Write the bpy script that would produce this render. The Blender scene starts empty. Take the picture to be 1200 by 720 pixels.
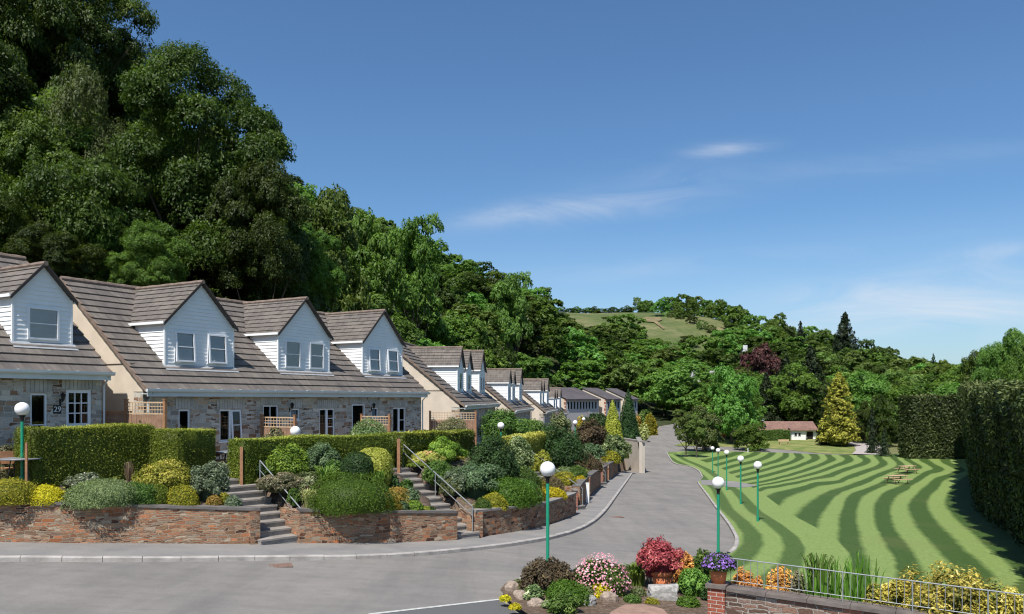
import bpy, bmesh, math, random
import numpy as np
from mathutils import Vector, Matrix
from mathutils.geometry import delaunay_2d_cdt

sc = bpy.context.scene
COL = sc.collection
rad = math.radians

# ------------------------------------------------------------------ camera, sky, sun, exposure
F = 920.0; HX = 600.0; HY = 468.0          # focal length (px of the 1200 px photograph) and horizon
cd = bpy.data.cameras.new("camera"); cam = bpy.data.objects.new("camera", cd); COL.objects.link(cam)
cam.location = (0, 0, 0); cam.rotation_euler = (rad(90), 0, 0)
cd.sensor_width = 36.0; cd.lens = 36.0 * F / 1200.0
cd.shift_y = (HY - 360.0) / 1200.0
cd.clip_start = 0.1; cd.clip_end = 9000
sc.camera = cam

SUN_H = Vector((-0.36, -0.93)).normalized(); SUN_EL = rad(57)
sund = Vector((SUN_H.x * math.cos(SUN_EL), SUN_H.y * math.cos(SUN_EL), math.sin(SUN_EL)))
sl = bpy.data.lights.new("sun", 'SUN'); sl.energy = 4.8; sl.angle = rad(0.53); sl.color = (1.0, 0.965, 0.90)
so = bpy.data.objects.new("sun", sl); COL.objects.link(so)
so.rotation_euler = (-sund).to_track_quat('-Z', 'Y').to_euler(); so.location = (-20, -40, 60)

world = bpy.data.worlds.new("World"); sc.world = world; world.use_nodes = True
wn = world.node_tree.nodes; wl = world.node_tree.links
for n in list(wn): wn.remove(n)
wo = wn.new('ShaderNodeOutputWorld'); bg = wn.new('ShaderNodeBackground'); bg.inputs[1].default_value = 0.092
sky = wn.new('ShaderNodeTexSky'); sky.sky_type = 'NISHITA'; sky.sun_disc = False
sky.sun_elevation = SUN_EL; sky.sun_rotation = math.atan2(SUN_H.x, SUN_H.y)
sky.altitude = 100; sky.air_density = 1.0; sky.dust_density = 0.9; sky.ozone_density = 3.2
tcw = wn.new('ShaderNodeTexCoord')
def wmath(op, a, b=None, c=None):
    m = wn.new('ShaderNodeMath'); m.operation = op
    for i, v in enumerate((a, b, c)):
        if v is None: continue
        if isinstance(v, (int, float)): m.inputs[i].default_value = v
        else: wl.new(v, m.inputs[i])
    return m.outputs[0]
sep = wn.new('ShaderNodeSeparateXYZ'); wl.new(tcw.outputs['Generated'], sep.inputs[0])
# thin cirrus: streaky noise gathered in a few long patches of the sky (bearing, height)
yc = wmath('MAXIMUM', sep.outputs[1], 0.05); ca_ = wmath('DIVIDE', sep.outputs[0], yc); cb_ = wmath('DIVIDE', sep.outputs[2], yc)
cmb = wn.new('ShaderNodeCombineXYZ'); wl.new(ca_, cmb.inputs[0]); wl.new(cb_, cmb.inputs[1])
mp = wn.new('ShaderNodeMapping'); mp.inputs['Rotation'].default_value = (0, 0, rad(-7)); mp.inputs['Scale'].default_value = (4.0, 17.0, 1); wl.new(cmb.outputs[0], mp.inputs[0])
n1 = wn.new('ShaderNodeTexNoise'); n1.inputs['Scale'].default_value = 1.3; n1.inputs['Detail'].default_value = 10; n1.inputs['Roughness'].default_value = 0.6; n1.inputs['Distortion'].default_value = 0.9
wl.new(mp.outputs[0], n1.inputs['Vector'])
cr = wn.new('ShaderNodeMapRange'); cr.inputs[1].default_value = 0.34; cr.inputs[2].default_value = 0.68; wl.new(n1.outputs[0], cr.inputs[0])
tot = None
for (a_, b_, wa_, wb_, k_) in ((.098, .243, .13, .016, .42), (.01, .236, .09, .012, .28), (.27, .318, .045, .008, .50), (.19, .283, .10, .018, .16), (.50, .135, .17, .026, .50), (.45, .098, .16, .016, .45), (.62, .188, .07, .010, .34), (.50, .305, .22, .014, .12), (.20, .17, .30, .012, .12), (.62, .11, .10, .03, .35)):
    sl_ = wmath('ADD', wmath('SUBTRACT', cb_, b_), wmath('MULTIPLY', wmath('SUBTRACT', ca_, a_), -.10))
    e_ = wmath('ADD', wmath('POWER', wmath('ABSOLUTE', wmath('DIVIDE', wmath('SUBTRACT', ca_, a_), wa_)), 2), wmath('POWER', wmath('ABSOLUTE', wmath('DIVIDE', sl_, wb_)), 2))
    g_ = wmath('MULTIPLY', wmath('EXPONENT', wmath('MULTIPLY', e_, -1)), k_); tot = g_ if tot is None else wmath('ADD', tot, g_)
cm = wmath('MULTIPLY', wmath('MULTIPLY', tot, wmath('MULTIPLY_ADD', cr.outputs[0], .95, .08)), wmath('GREATER_THAN', sep.outputs[1], .05))
hz = wn.new('ShaderNodeMapRange'); hz.inputs[1].default_value = 0.22; hz.inputs[2].default_value = 0.0; hz.inputs[4].default_value = 0.26; wl.new(sep.outputs[2], hz.inputs[0])
cm = wmath('ADD', cm, hz.outputs[0])
tintn = wn.new('ShaderNodeMix'); tintn.data_type = 'RGBA'; tintn.blend_type = 'MULTIPLY'; tintn.inputs[0].default_value = 1.0
tintn.inputs[7].default_value = (0.74, 0.98, 1.14, 1)
wl.new(sky.outputs[0], tintn.inputs[6])
mx = wn.new('ShaderNodeMix'); mx.data_type = 'RGBA'; mx.inputs[7].default_value = (6.6, 7.0, 7.6, 1)
wl.new(cm, mx.inputs[0]); wl.new(tintn.outputs[2], mx.inputs[6]); wl.new(mx.outputs[2], bg.inputs[0]); wl.new(bg.outputs[0], wo.inputs[0])

sc.view_settings.view_transform = 'Standard'; sc.view_settings.look = 'None'
sc.view_settings.exposure = 0.34; sc.view_settings.gamma = 1.0; sc.view_settings.use_curve_mapping = False
sc.render.engine = 'CYCLES'
cy_ = sc.cycles; cy_.max_bounces = 6; cy_.diffuse_bounces = 3; cy_.glossy_bounces = 3; cy_.transmission_bounces = 4; cy_.transparent_max_bounces = 8
cy_.caustics_reflective = False; cy_.caustics_refractive = False; cy_.use_denoising = True; cy_.denoising_prefilter = 'ACCURATE'; cy_.filter_width = 1.15
cy_.sample_clamp_indirect = 3.0; cy_.use_light_tree = True

# ------------------------------------------------------------------ general helpers
def tag(o, label=None, cat=None, group=None, kind=None):
    if label: o['label'] = label
    if cat: o['category'] = cat
    if group: o['group'] = group
    if kind: o['kind'] = kind
    return o
def empty(name, loc=(0, 0, 0), rz=0.0, label=None, cat=None, group=None):
    o = bpy.data.objects.new(name, None); COL.objects.link(o); o.location = loc; o.rotation_euler = (0, 0, rz)
    o.empty_display_size = 0.3
    return tag(o, label, cat, group)

class MB:
    """collects faces for one mesh"""
    def __init__(s): s.v = []; s.f = []; s.uv = []; s.mi = []; s.smooth = []
    def face(s, pts, uvs=None, mi=0, smooth=False):
        n = len(s.v); s.v.extend([tuple(p) for p in pts]); s.f.append(tuple(range(n, n + len(pts)))); s.mi.append(mi); s.smooth.append(smooth)
        s.uv.append(uvs)
    def box(s, x0, x1, y0, y1, z0, z1, mi=0, M=None):
        c = [Vector((x, y, z)) for z in (z0, z1) for y in (y0, y1) for x in (x0, x1)]
        if M is not None: c = [M @ p for p in c]
        for q in ((0, 2, 3, 1), (4, 5, 7, 6), (0, 1, 5, 4), (2, 6, 7, 3), (0, 4, 6, 2), (1, 3, 7, 5)):
            s.face([c[i] for i in q], mi=mi)
    def tube(s, pts, r, n=8, mi=0, cap=True, smooth=True):
        pts = [Vector(p) for p in pts]; rs = r if isinstance(r, (list, tuple)) else [r] * len(pts)
        rings = []
        for i, p in enumerate(pts):
            t = (pts[min(i + 1, len(pts) - 1)] - pts[max(i - 1, 0)]).normalized()
            a = t.cross(Vector((0, 0, 1)) if abs(t.z) < 0.9 else Vector((1, 0, 0))).normalized(); b = t.cross(a)
            rings.append([p + (a * math.cos(2 * math.pi * k / n) + b * math.sin(2 * math.pi * k / n)) * rs[i] for k in range(n)])
        for i in range(len(rings) - 1):
            for k in range(n):
                k2 = (k + 1) % n
                s.face([rings[i][k], rings[i][k2], rings[i + 1][k2], rings[i + 1][k]], mi=mi, smooth=smooth)
        if cap:
            s.face(rings[0][::-1], mi=mi); s.face(rings[-1], mi=mi)
    def lathe(s, prof, n=24, mi=0, c=(0, 0, 0)):
        c = Vector(c)
        for i in range(len(prof) - 1):
            (r0, z0), (r1, z1) = prof[i], prof[i + 1]
            for k in range(n):
                a0, a1 = 2 * math.pi * k / n, 2 * math.pi * (k + 1) / n
                q = []
                for (r, z, a) in ((r0, z0, a0), (r0, z0, a1), (r1, z1, a1), (r1, z1, a0)):
                    q.append(c + Vector((r * math.cos(a), r * math.sin(a), z)))
                if r0 < 1e-6: q = [q[0], q[2], q[3]]
                elif r1 < 1e-6: q = [q[0], q[1], q[2]]
                s.face(q, mi=mi, smooth=True)
    def lapped(s, O, U, V, N, poly, step, off, mi=0, v_start=None, jit=0.0, tx=0.0):
        """courses of tiles or boards over a convex polygon given in the (U,V) frame"""
        O, U, V, N = Vector(O), Vector(U), Vector(V), Vector(N)
        vmin = min(p[1] for p in poly); vmax = max(p[1] for p in poly)
        v0 = vmin if v_start is None else v_start; i = 0
        while v0 < vmax - 1e-5:
            v1 = v0 + step
            c = clip(clip(poly, v0, True), v1, False)
            if len(c) >= 3:
                w = lambda u, v, o: O + U * u + V * v + N * o
                fo = lambda v: off * (1 - (v - v0) / step)
                s.face([w(u, v, fo(v)) for u, v in c], [(u, v) for u, v in c], mi)
                lo = [p for p in c if abs(p[1] - v0) < 1e-5]
                if len(lo) >= 2:
                    ua, ub = min(p[0] for p in lo), max(p[0] for p in lo)
                    s.face([w(ua, v0, -.01), w(ub, v0, -.01), w(ub, v0, off), w(ua, v0, off)], [(ua, v0)] * 4, mi)
                us = sorted(c, key=lambda p: p[0])
                for side in (0, 1):     # close the ends of the course
                    ex = [p for p in c if abs(p[0] - (us[0][0] if side == 0 else us[-1][0])) < 1e-4]
                    if len(ex) >= 2:
                        a = min(ex, key=lambda p: p[1]); b = max(ex, key=lambda p: p[1])
                        s.face([w(a[0], a[1], -.01), w(b[0], b[1], -.01), w(b[0], b[1], fo(b[1])), w(a[0], a[1], fo(a[1]))], [a, b, b, a], mi)
            v0 = v1; i += 1
    def build(s, name, mats, parent=None, merge=False):
        me = bpy.data.meshes.new(name); me.from_pydata(s.v, [], s.f)
        for m in (mats if isinstance(mats, (list, tuple)) else [mats]): me.materials.append(m)
        me.polygons.foreach_set('material_index', s.mi); me.polygons.foreach_set('use_smooth', s.smooth)
        uvl = me.uv_layers.new(name='UVMap'); li = 0; buf = []
        for f, uv in zip(s.f, s.uv):
            if uv is None:
                p = [Vector(s.v[i]) for i in f]
                nn = Vector((0, 0, 0))
                for a in range(len(p)): nn += p[a].cross(p[(a + 1) % len(p)])
                nn.normalize() if nn.length > 0 else None
                if abs(nn.z) > 0.8: uv = [(q.x, q.y) for q in p]
                else:
                    h = Vector((-nn.y, nn.x, 0)).normalized(); uv = [(q.dot(h), q.z) for q in p]
            for a in uv: buf.extend(a)
        uvl.data.foreach_set('uv', buf)
        me.update()
        o = bpy.data.objects.new(name, me); COL.objects.link(o)
        if parent is not None: o.parent = parent
        if merge:
            bm = bmesh.new(); bm.from_mesh(me); bmesh.ops.remove_doubles(bm, verts=bm.verts, dist=1e-4); bm.to_mesh(me); bm.free()
        return o
def clip(poly, v, keep_above):
    out = []; n = len(poly)
    for i in range(n):
        a, b = poly[i], poly[(i + 1) % n]
        ia = (a[1] >= v - 1e-9) if keep_above else (a[1] <= v + 1e-9)
        ib = (b[1] >= v - 1e-9) if keep_above else (b[1] <= v + 1e-9)
        if ia: out.append(a)
        if ia != ib:
            t = (v - a[1]) / (b[1] - a[1]); out.append((a[0] + t * (b[0] - a[0]), v))
    return out

# ------------------------------------------------------------------ materials
MC = {}
def mat_base(name, rough=0.8, spec=0.3):
    m = bpy.data.materials.new(name); m.use_nodes = True
    nt = m.node_tree; b = nt.nodes['Principled BSDF']
    b.inputs['Roughness'].default_value = rough; b.inputs['Specular IOR Level'].default_value = spec
    return m, nt, b
def N(nt, t, **kw):
    n = nt.nodes.new(t)
    for k, v in kw.items():
        if k.startswith('i_'):
            key = k[2:]; key = int(key) if key.isdigit() else key.replace('_', ' ')
            n.inputs[key].default_value = v
        else: setattr(n, k, v)
    return n
def L(nt, a, b): nt.links.new(a, b)
def ramp(nt, fac, stops, interp='LINEAR'):
    r = nt.nodes.new('ShaderNodeValToRGB'); r.color_ramp.interpolation = interp
    e = r.color_ramp.elements
    while len(e) > 1: e.remove(e[-1])
    e[0].position = stops[0][0]; e[0].color = (*stops[0][1], 1)
    for p, c in stops[1:]:
        x = e.new(p); x.color = (*c, 1)
    L(nt, fac, r.inputs[0]); return r.outputs[0]
def mixc(nt, fac, a, b, blend='MIX'):
    m = nt.nodes.new('ShaderNodeMix'); m.data_type = 'RGBA'; m.blend_type = blend
    for idx, v in ((0, fac), (6, a), (7, b)):
        if isinstance(v, (int, float)): m.inputs[idx].default_value = v
        elif isinstance(v, tuple): m.inputs[idx].default_value = (*v, 1)[:4]
        else: L(nt, v, m.inputs[idx])
    return m.outputs[2]
def mth(nt, op, a, b=0.0, c=None):
    m = nt.nodes.new('ShaderNodeMath'); m.operation = op
    for i, v in enumerate((a, b, c)):
        if v is None: continue
        if isinstance(v, (int, float)): m.inputs[i].default_value = v
        else: L(nt, v, m.inputs[i])
    return m.outputs[0]
def noise(nt, vec, scale, detail=4, rough=0.55, dist=0.0):
    n = N(nt, 'ShaderNodeTexNoise'); n.inputs['Scale'].default_value = scale; n.inputs['Detail'].default_value = detail
    n.inputs['Roughness'].default_value = rough; n.inputs['Distortion'].default_value = dist
    if vec is not None: L(nt, vec, n.inputs['Vector'])
    return n
def mapping(nt, vec, scale=(1, 1, 1), loc=(0, 0, 0), rot=(0, 0, 0)):
    m = N(nt, 'ShaderNodeMapping'); m.inputs['Scale'].default_value = scale; m.inputs['Location'].default_value = loc; m.inputs['Rotation'].default_value = rot
    L(nt, vec, m.inputs[0]); return m.outputs[0]
def bump(nt, b, h, strength=0.5, dist=0.02):
    n = N(nt, 'ShaderNodeBump'); n.inputs['Strength'].default_value = strength; n.inputs['Distance'].default_value = dist
    L(nt, h, n.inputs['Height']); L(nt, n.outputs[0], b.inputs['Normal'])

def m_plain(name, col, rough=0.6, spec=0.3, var=0.12, scale=6.0, bmp=0.0, metal=0.0):
    if name in MC: return MC[name]
    m, nt, b = mat_base(name, rough, spec); b.inputs['Metallic'].default_value = metal
    tc = N(nt, 'ShaderNodeTexCoord'); n = noise(nt, tc.outputs['Object'], scale, 5)
    dk = tuple(c * (1 - var) for c in col); lt = tuple(min(1, c * (1 + var)) for c in col)
    c = ramp(nt, n.outputs[0], [(0.3, dk), (0.7, lt)]); L(nt, c, b.inputs['Base Color'])
    if bmp: bump(nt, b, noise(nt, tc.outputs['Object'], scale * 8, 4).outputs[0], bmp, 0.02)
    MC[name] = m; return m

def m_leaf(name, ca, cb, cc=None, trans=0.25, rough=0.55, objvar=0.25):
    """leaf colour runs ca -> cb (-> cc) by each leaf's own tint"""
    if name in MC: return MC[name]
    m, nt, b = mat_base(name, rough, 0.22)
    at = N(nt, 'ShaderNodeAttribute', attribute_name='tint')
    st = [(0.0, ca), (0.75, cb)] + ([(1.0, cc)] if cc else [])
    c = ramp(nt, at.outputs['Fac'], st)
    oi = N(nt, 'ShaderNodeObjectInfo')
    hs = N(nt, 'ShaderNodeHueSaturation')
    L(nt, mth(nt, 'MULTIPLY_ADD', oi.outputs['Random'], 0.035 * objvar / 0.25, 0.5 - 0.0175 * objvar / 0.25), hs.inputs['Hue'])
    L(nt, mth(nt, 'MULTIPLY_ADD', oi.outputs['Random'], 2 * objvar, 1 - objvar), hs.inputs['Value']); L(nt, c, hs.inputs['Color'])
    L(nt, hs.outputs[0], b.inputs['Base Color'])
    tr = N(nt, 'ShaderNodeBsdfTranslucent'); L(nt, mixc(nt, 1.0, hs.outputs[0], (1.25, 1.35, 0.6), 'MULTIPLY'), tr.inputs[0])
    ms = N(nt, 'ShaderNodeMixShader'); ms.inputs[0].default_value = trans
    out = nt.nodes['Material Output']; L(nt, b.outputs[0], ms.inputs[1]); L(nt, tr.outputs[0], ms.inputs[2]); L(nt, ms.outputs[0], out.inputs[0])
    MC[name] = m; return m

def m_stone(name, cols, w, hgt, mortar, ms=0.012, bstr=0.7, wob=0.06, rough=0.85):
    """coursed rubble from UVs in metres: flat stones of uneven length and height, raked joints"""
    m, nt, b = mat_base(name, rough, 0.2)
    uv = N(nt, 'ShaderNodeUVMap'); uv.uv_map = 'UVMap'
    def warp(sc1, a1, sc2, a2):
        src = uv.outputs[0]
        for sc_, am in ((sc1, a1), (sc2, a2)):
            nz = noise(nt, uv.outputs[0], sc_, 2); sub = N(nt, 'ShaderNodeVectorMath', operation='SUBTRACT'); L(nt, nz.outputs['Color'], sub.inputs[0]); sub.inputs[1].default_value = (0.5, 0.5, 0.5)
            ma = N(nt, 'ShaderNodeVectorMath', operation='MULTIPLY_ADD'); L(nt, sub.outputs[0], ma.inputs[0]); ma.inputs[1].default_value = (am * 1.6, am, 0); L(nt, src, ma.inputs[2]); src = ma.outputs[0]
        return src
    def layer(w_, h_, vec, off, sq):
        br = N(nt, 'ShaderNodeTexBrick'); br.offset = off; br.offset_frequency = 2; br.squash = sq; br.squash_frequency = 3
        L(nt, vec, br.inputs['Vector']); br.inputs['Scale'].default_value = 1; br.inputs['Brick Width'].default_value = w_; br.inputs['Row Height'].default_value = h_; br.inputs['Mortar Size'].default_value = ms; br.inputs['Mortar Smooth'].default_value = .35
        br.inputs['Color1'].default_value = (0, 0, 0, 1); br.inputs['Color2'].default_value = (1, 1, 1, 1); br.inputs['Mortar'].default_value = (.5, .5, .5, 1); return br
    v = warp(1.1, wob * 2.2, 6.0, wob)
    A = layer(w, hgt, v, .5, .62); B = layer(w * .62, hgt * .55, v, .37, 1.5)
    msk = N(nt, 'ShaderNodeTexVoronoi', voronoi_dimensions='2D'); msk.inputs['Scale'].default_value = 1.0; L(nt, mapping(nt, uv.outputs[0], (1.3, 2.4, 1)), msk.inputs['Vector'])
    sm = N(nt, 'ShaderNodeSeparateColor'); L(nt, msk.outputs['Color'], sm.inputs[0]); sel = mth(nt, 'GREATER_THAN', sm.outputs[0], .52)
    rv = mixc(nt, sel, A.outputs['Color'], B.outputs['Color']); mf = N(nt, 'ShaderNodeMix', data_type='FLOAT'); L(nt, sel, mf.inputs[0]); L(nt, A.outputs['Fac'], mf.inputs[2]); L(nt, B.outputs['Fac'], mf.inputs[3])
    rb = N(nt, 'ShaderNodeSeparateColor'); L(nt, rv, rb.inputs[0]); wn_ = N(nt, 'ShaderNodeTexWhiteNoise', noise_dimensions='1D'); L(nt, mth(nt, 'MULTIPLY', rb.outputs[0], 913.7), wn_.inputs['W'])
    base = ramp(nt, wn_.outputs['Value'], cols)
    fine = noise(nt, mapping(nt, uv.outputs[0], (1, 2.2, 1)), 18, 6, 0.7)
    base = mixc(nt, 1.0, base, ramp(nt, fine.outputs[0], [(0.25, (0.55, 0.55, 0.55)), (0.75, (1.35, 1.32, 1.28))]), 'MULTIPLY')
    sw = N(nt, 'ShaderNodeSeparateColor'); L(nt, wn_.outputs['Color'], sw.inputs[0]); base = mixc(nt, 1.0, base, ramp(nt, sw.outputs[1], [(0, (0.65, 0.65, 0.65)), (1, (1.3, 1.3, 1.3))]), 'MULTIPLY')
    L(nt, mixc(nt, mf.outputs[0], base, mortar), b.inputs['Base Color'])
    h = mth(nt, 'ADD', mth(nt, 'MULTIPLY', mth(nt, 'SUBTRACT', 1.0, mf.outputs[0]), mth(nt, 'MULTIPLY_ADD', sw.outputs[2], 0.8, 0.5)), mth(nt, 'MULTIPLY', fine.outputs[0], 0.45))
    bump(nt, b, h, bstr, 0.05)
    return m

def m_brick(name, c1, c2, mortar, scale=1.0):
    m, nt, b = mat_base(name, 0.85, 0.2)
    uv = N(nt, 'ShaderNodeUVMap'); uv.uv_map = 'UVMap'
    br = N(nt, 'ShaderNodeTexBrick'); L(nt, uv.outputs[0], br.inputs['Vector']); br.inputs['Scale'].default_value = scale
    br.inputs['Brick Width'].default_value = 0.225; br.inputs['Row Height'].default_value = 0.075; br.inputs['Mortar Size'].default_value = 0.008
    br.inputs['Color1'].default_value = (*c1, 1); br.inputs['Color2'].default_value = (*c2, 1); br.inputs['Mortar'].default_value = (*mortar, 1)
    f = noise(nt, uv.outputs[0], 30, 5)
    L(nt, mixc(nt, 1.0, br.outputs[0], ramp(nt, f.outputs[0], [(0.3, (0.7, 0.7, 0.7)), (0.7, (1.25, 1.25, 1.25))]), 'MULTIPLY'), b.inputs['Base Color'])
    bump(nt, b, mth(nt, 'SUBTRACT', f.outputs[0], br.outputs['Fac']), 0.6, 0.012)
    return m

def m_tile(name, col, dark, tw=0.30, lichen=True):
    m, nt, b = mat_base(name, 0.8, 0.25)
    uv = N(nt, 'ShaderNodeUVMap'); uv.uv_map = 'UVMap'
    sp = N(nt, 'ShaderNodeSeparateXYZ'); L(nt, uv.outputs[0], sp.inputs[0])
    st = noise(nt, mapping(nt, uv.outputs[0], (7, 0.9, 1)), 1.6, 5, 0.6)
    base = ramp(nt, st.outputs[0], [(0.25, dark), (0.5, col), (0.8, tuple(min(1, c * 1.35) for c in col))])
    wv = N(nt, 'ShaderNodeTexWave', wave_type='BANDS', bands_direction='X', wave_profile='SIN'); wv.inputs['Scale'].default_value = 1.0 / tw / 2 * 3.14159 * 0.64; wv.inputs['Distortion'].default_value = 0; L(nt, uv.outputs[0], wv.inputs['Vector'])
    big = noise(nt, uv.outputs[0], 0.6, 4)
    base = mixc(nt, 1.0, base, ramp(nt, big.outputs[0], [(0.3, (0.82, 0.82, 0.84)), (0.7, (1.15, 1.12, 1.08))]), 'MULTIPLY')
    cu = mth(nt, 'FLOOR', mth(nt, 'DIVIDE', sp.outputs[0], tw)); cv = mth(nt, 'FLOOR', mth(nt, 'DIVIDE', sp.outputs[1], 0.4305)); wq = N(nt, 'ShaderNodeTexWhiteNoise', noise_dimensions='2D'); cq = N(nt, 'ShaderNodeCombineXYZ'); L(nt, cu, cq.inputs[0]); L(nt, cv, cq.inputs[1]); L(nt, cq.outputs[0], wq.inputs['Vector'])
    base = mixc(nt, 1.0, base, ramp(nt, wq.outputs['Value'], [(0, (0.84, 0.84, 0.85)), (1, (1.14, 1.12, 1.10))]), 'MULTIPLY')
    if lichen:
        lc = noise(nt, uv.outputs[0], 5.5, 6, .7); lm = N(nt, 'ShaderNodeMapRange'); lm.inputs[1].default_value = .62; lm.inputs[2].default_value = .74; lm.inputs[4].default_value = .45; L(nt, lc.outputs[0], lm.inputs[0]); base = mixc(nt, lm.outputs[0], base, (0.30, 0.27, 0.20))
    L(nt, base, b.inputs['Base Color'])
    bump(nt, b, mth(nt, 'ADD', wv.outputs[0], mth(nt, 'MULTIPLY', st.outputs[0], 0.6)), 0.45, 0.02)
    return m

def m_ground(name, kind):
    m, nt, b = mat_base(name, 0.9, 0.15)
    tc = N(nt, 'ShaderNodeTexCoord'); P = tc.outputs['Object']
    if kind == 'asphalt':
        g = noise(nt, P, 60, 6, 0.7); a = noise(nt, P, 0.35, 5, 0.6); a2 = noise(nt, mapping(nt, P, (0.5, 2.0, 1)), 1.2, 5, 0.6)
        c = ramp(nt, g.outputs[0], [(0.3, (0.150, 0.139, 0.130)), (0.7, (0.272, 0.253, 0.234))])
        c = mixc(nt, 1.0, c, ramp(nt, a.outputs[0], [(0.3, (0.86, 0.86, 0.87)), (0.7, (1.12, 1.1, 1.08))]), 'MULTIPLY')
        c = mixc(nt, 1.0, c, ramp(nt, a2.outputs[0], [(0.25, (0.86, 0.86, 0.86)), (0.5, (1.0, 1.0, 1.0)), (0.8, (1.08, 1.08, 1.07))]), 'MULTIPLY')
        sp_ = noise(nt, P, 2.6, 8, 0.8); c = mixc(nt, 1.0, c, ramp(nt, sp_.outputs[0], [(0.30, (0.88, 0.88, 0.88)), (0.5, (1, 1, 1)), (0.72, (1.07, 1.06, 1.05))]), 'MULTIPLY')
        tk = noise(nt, mapping(nt, P, (0.9, 0.10, 1), (0, 0, 0), (0, 0, -.35)), 1.3, 4, .6); c = mixc(nt, 1.0, c, ramp(nt, tk.outputs[0], [(0.35, (0.90, 0.90, 0.90)), (0.55, (1.03, 1.03, 1.02))]), 'MULTIPLY')
        L(nt, c, b.inputs['Base Color']); bump(nt, b, g.outputs[0], 0.5, 0.01)
    elif kind == 'pavement':
        g = noise(nt, P, 55, 6, 0.7); a = noise(nt, P, 0.9, 5, 0.6)
        c = ramp(nt, g.outputs[0], [(0.3, (0.16, 0.152, 0.145)), (0.7, (0.29, 0.275, 0.26))])
        c = mixc(nt, 1.0, c, ramp(nt, a.outputs[0], [(0.3, (0.85, 0.85, 0.87)), (0.7, (1.15, 1.13, 1.1))]), 'MULTIPLY')
        L(nt, c, b.inputs['Base Color']); bump(nt, b, g.outputs[0], 0.5, 0.01)
    elif kind == 'bay':
        g = noise(nt, P, 60, 6, 0.7)
        c = ramp(nt, g.outputs[0], [(0.3, (0.085, 0.085, 0.085)), (0.7, (0.15, 0.148, 0.145))]); L(nt, c, b.inputs['Base Color']); bump(nt, b, g.outputs[0], 0.5, 0.01)
    elif kind == 'soil':
        g = noise(nt, P, 9, 8, 0.7); c = ramp(nt, g.outputs[0], [(0.3, (0.06, 0.04, 0.028)), (0.55, (0.15, 0.105, 0.075)), (0.75, (0.3, 0.24, 0.19))])
        L(nt, c, b.inputs['Base Color']); bump(nt, b, g.outputs[0], 1.0, 0.05)
    elif kind == 'field':
        g = noise(nt, P, 0.035, 8, 0.65); f = noise(nt, P, 0.4, 6, 0.7)
        c = ramp(nt, g.outputs[0], [(0.3, (0.060, 0.095, 0.028)), (0.5, (0.105, 0.125, 0.045)), (0.62, (0.17, 0.165, 0.075)), (0.75, (0.26, 0.20, 0.12))])
        c = mixc(nt, 1.0, c, ramp(nt, f.outputs[0], [(0.3, (0.7, 0.75, 0.7)), (0.7, (1.25, 1.2, 1.2))]), 'MULTIPLY')
        L(nt, c, b.inputs['Base Color']); bump(nt, b, f.outputs[0], 0.8, 0.4)
    elif kind == 'verge':
        g = noise(nt, P, 0.5, 7, 0.7); c = ramp(nt, g.outputs[0], [(0.3, (0.09, 0.14, 0.035)), (0.5, (0.17, 0.20, 0.06)), (0.72, (0.36, 0.29, 0.13))])
        L(nt, c, b.inputs['Base Color']); bump(nt, b, g.outputs[0], 0.6, 0.1)
    elif kind == 'gravel':
        g = noise(nt, P, 12, 6, 0.7); c = ramp(nt, g.outputs[0], [(0.3, (0.30, 0.26, 0.24)), (0.7, (0.45, 0.40, 0.38))]); L(nt, c, b.inputs['Base Color'])
    elif kind == 'concrete':
        g = noise(nt, P, 14, 6, 0.7); a = noise(nt, P, 1.5, 4); c = ramp(nt, g.outputs[0], [(0.3, (0.22, 0.2, 0.18)), (0.7, (0.36, 0.335, 0.305))])
        c = mixc(nt, 1.0, c, ramp(nt, a.outputs[0], [(0.3, (0.75, 0.75, 0.75)), (0.7, (1.15, 1.13, 1.1))]), 'MULTIPLY')
        L(nt, c, b.inputs['Base Color']); bump(nt, b, g.outputs[0], 0.5, 0.01)
    return m

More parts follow.
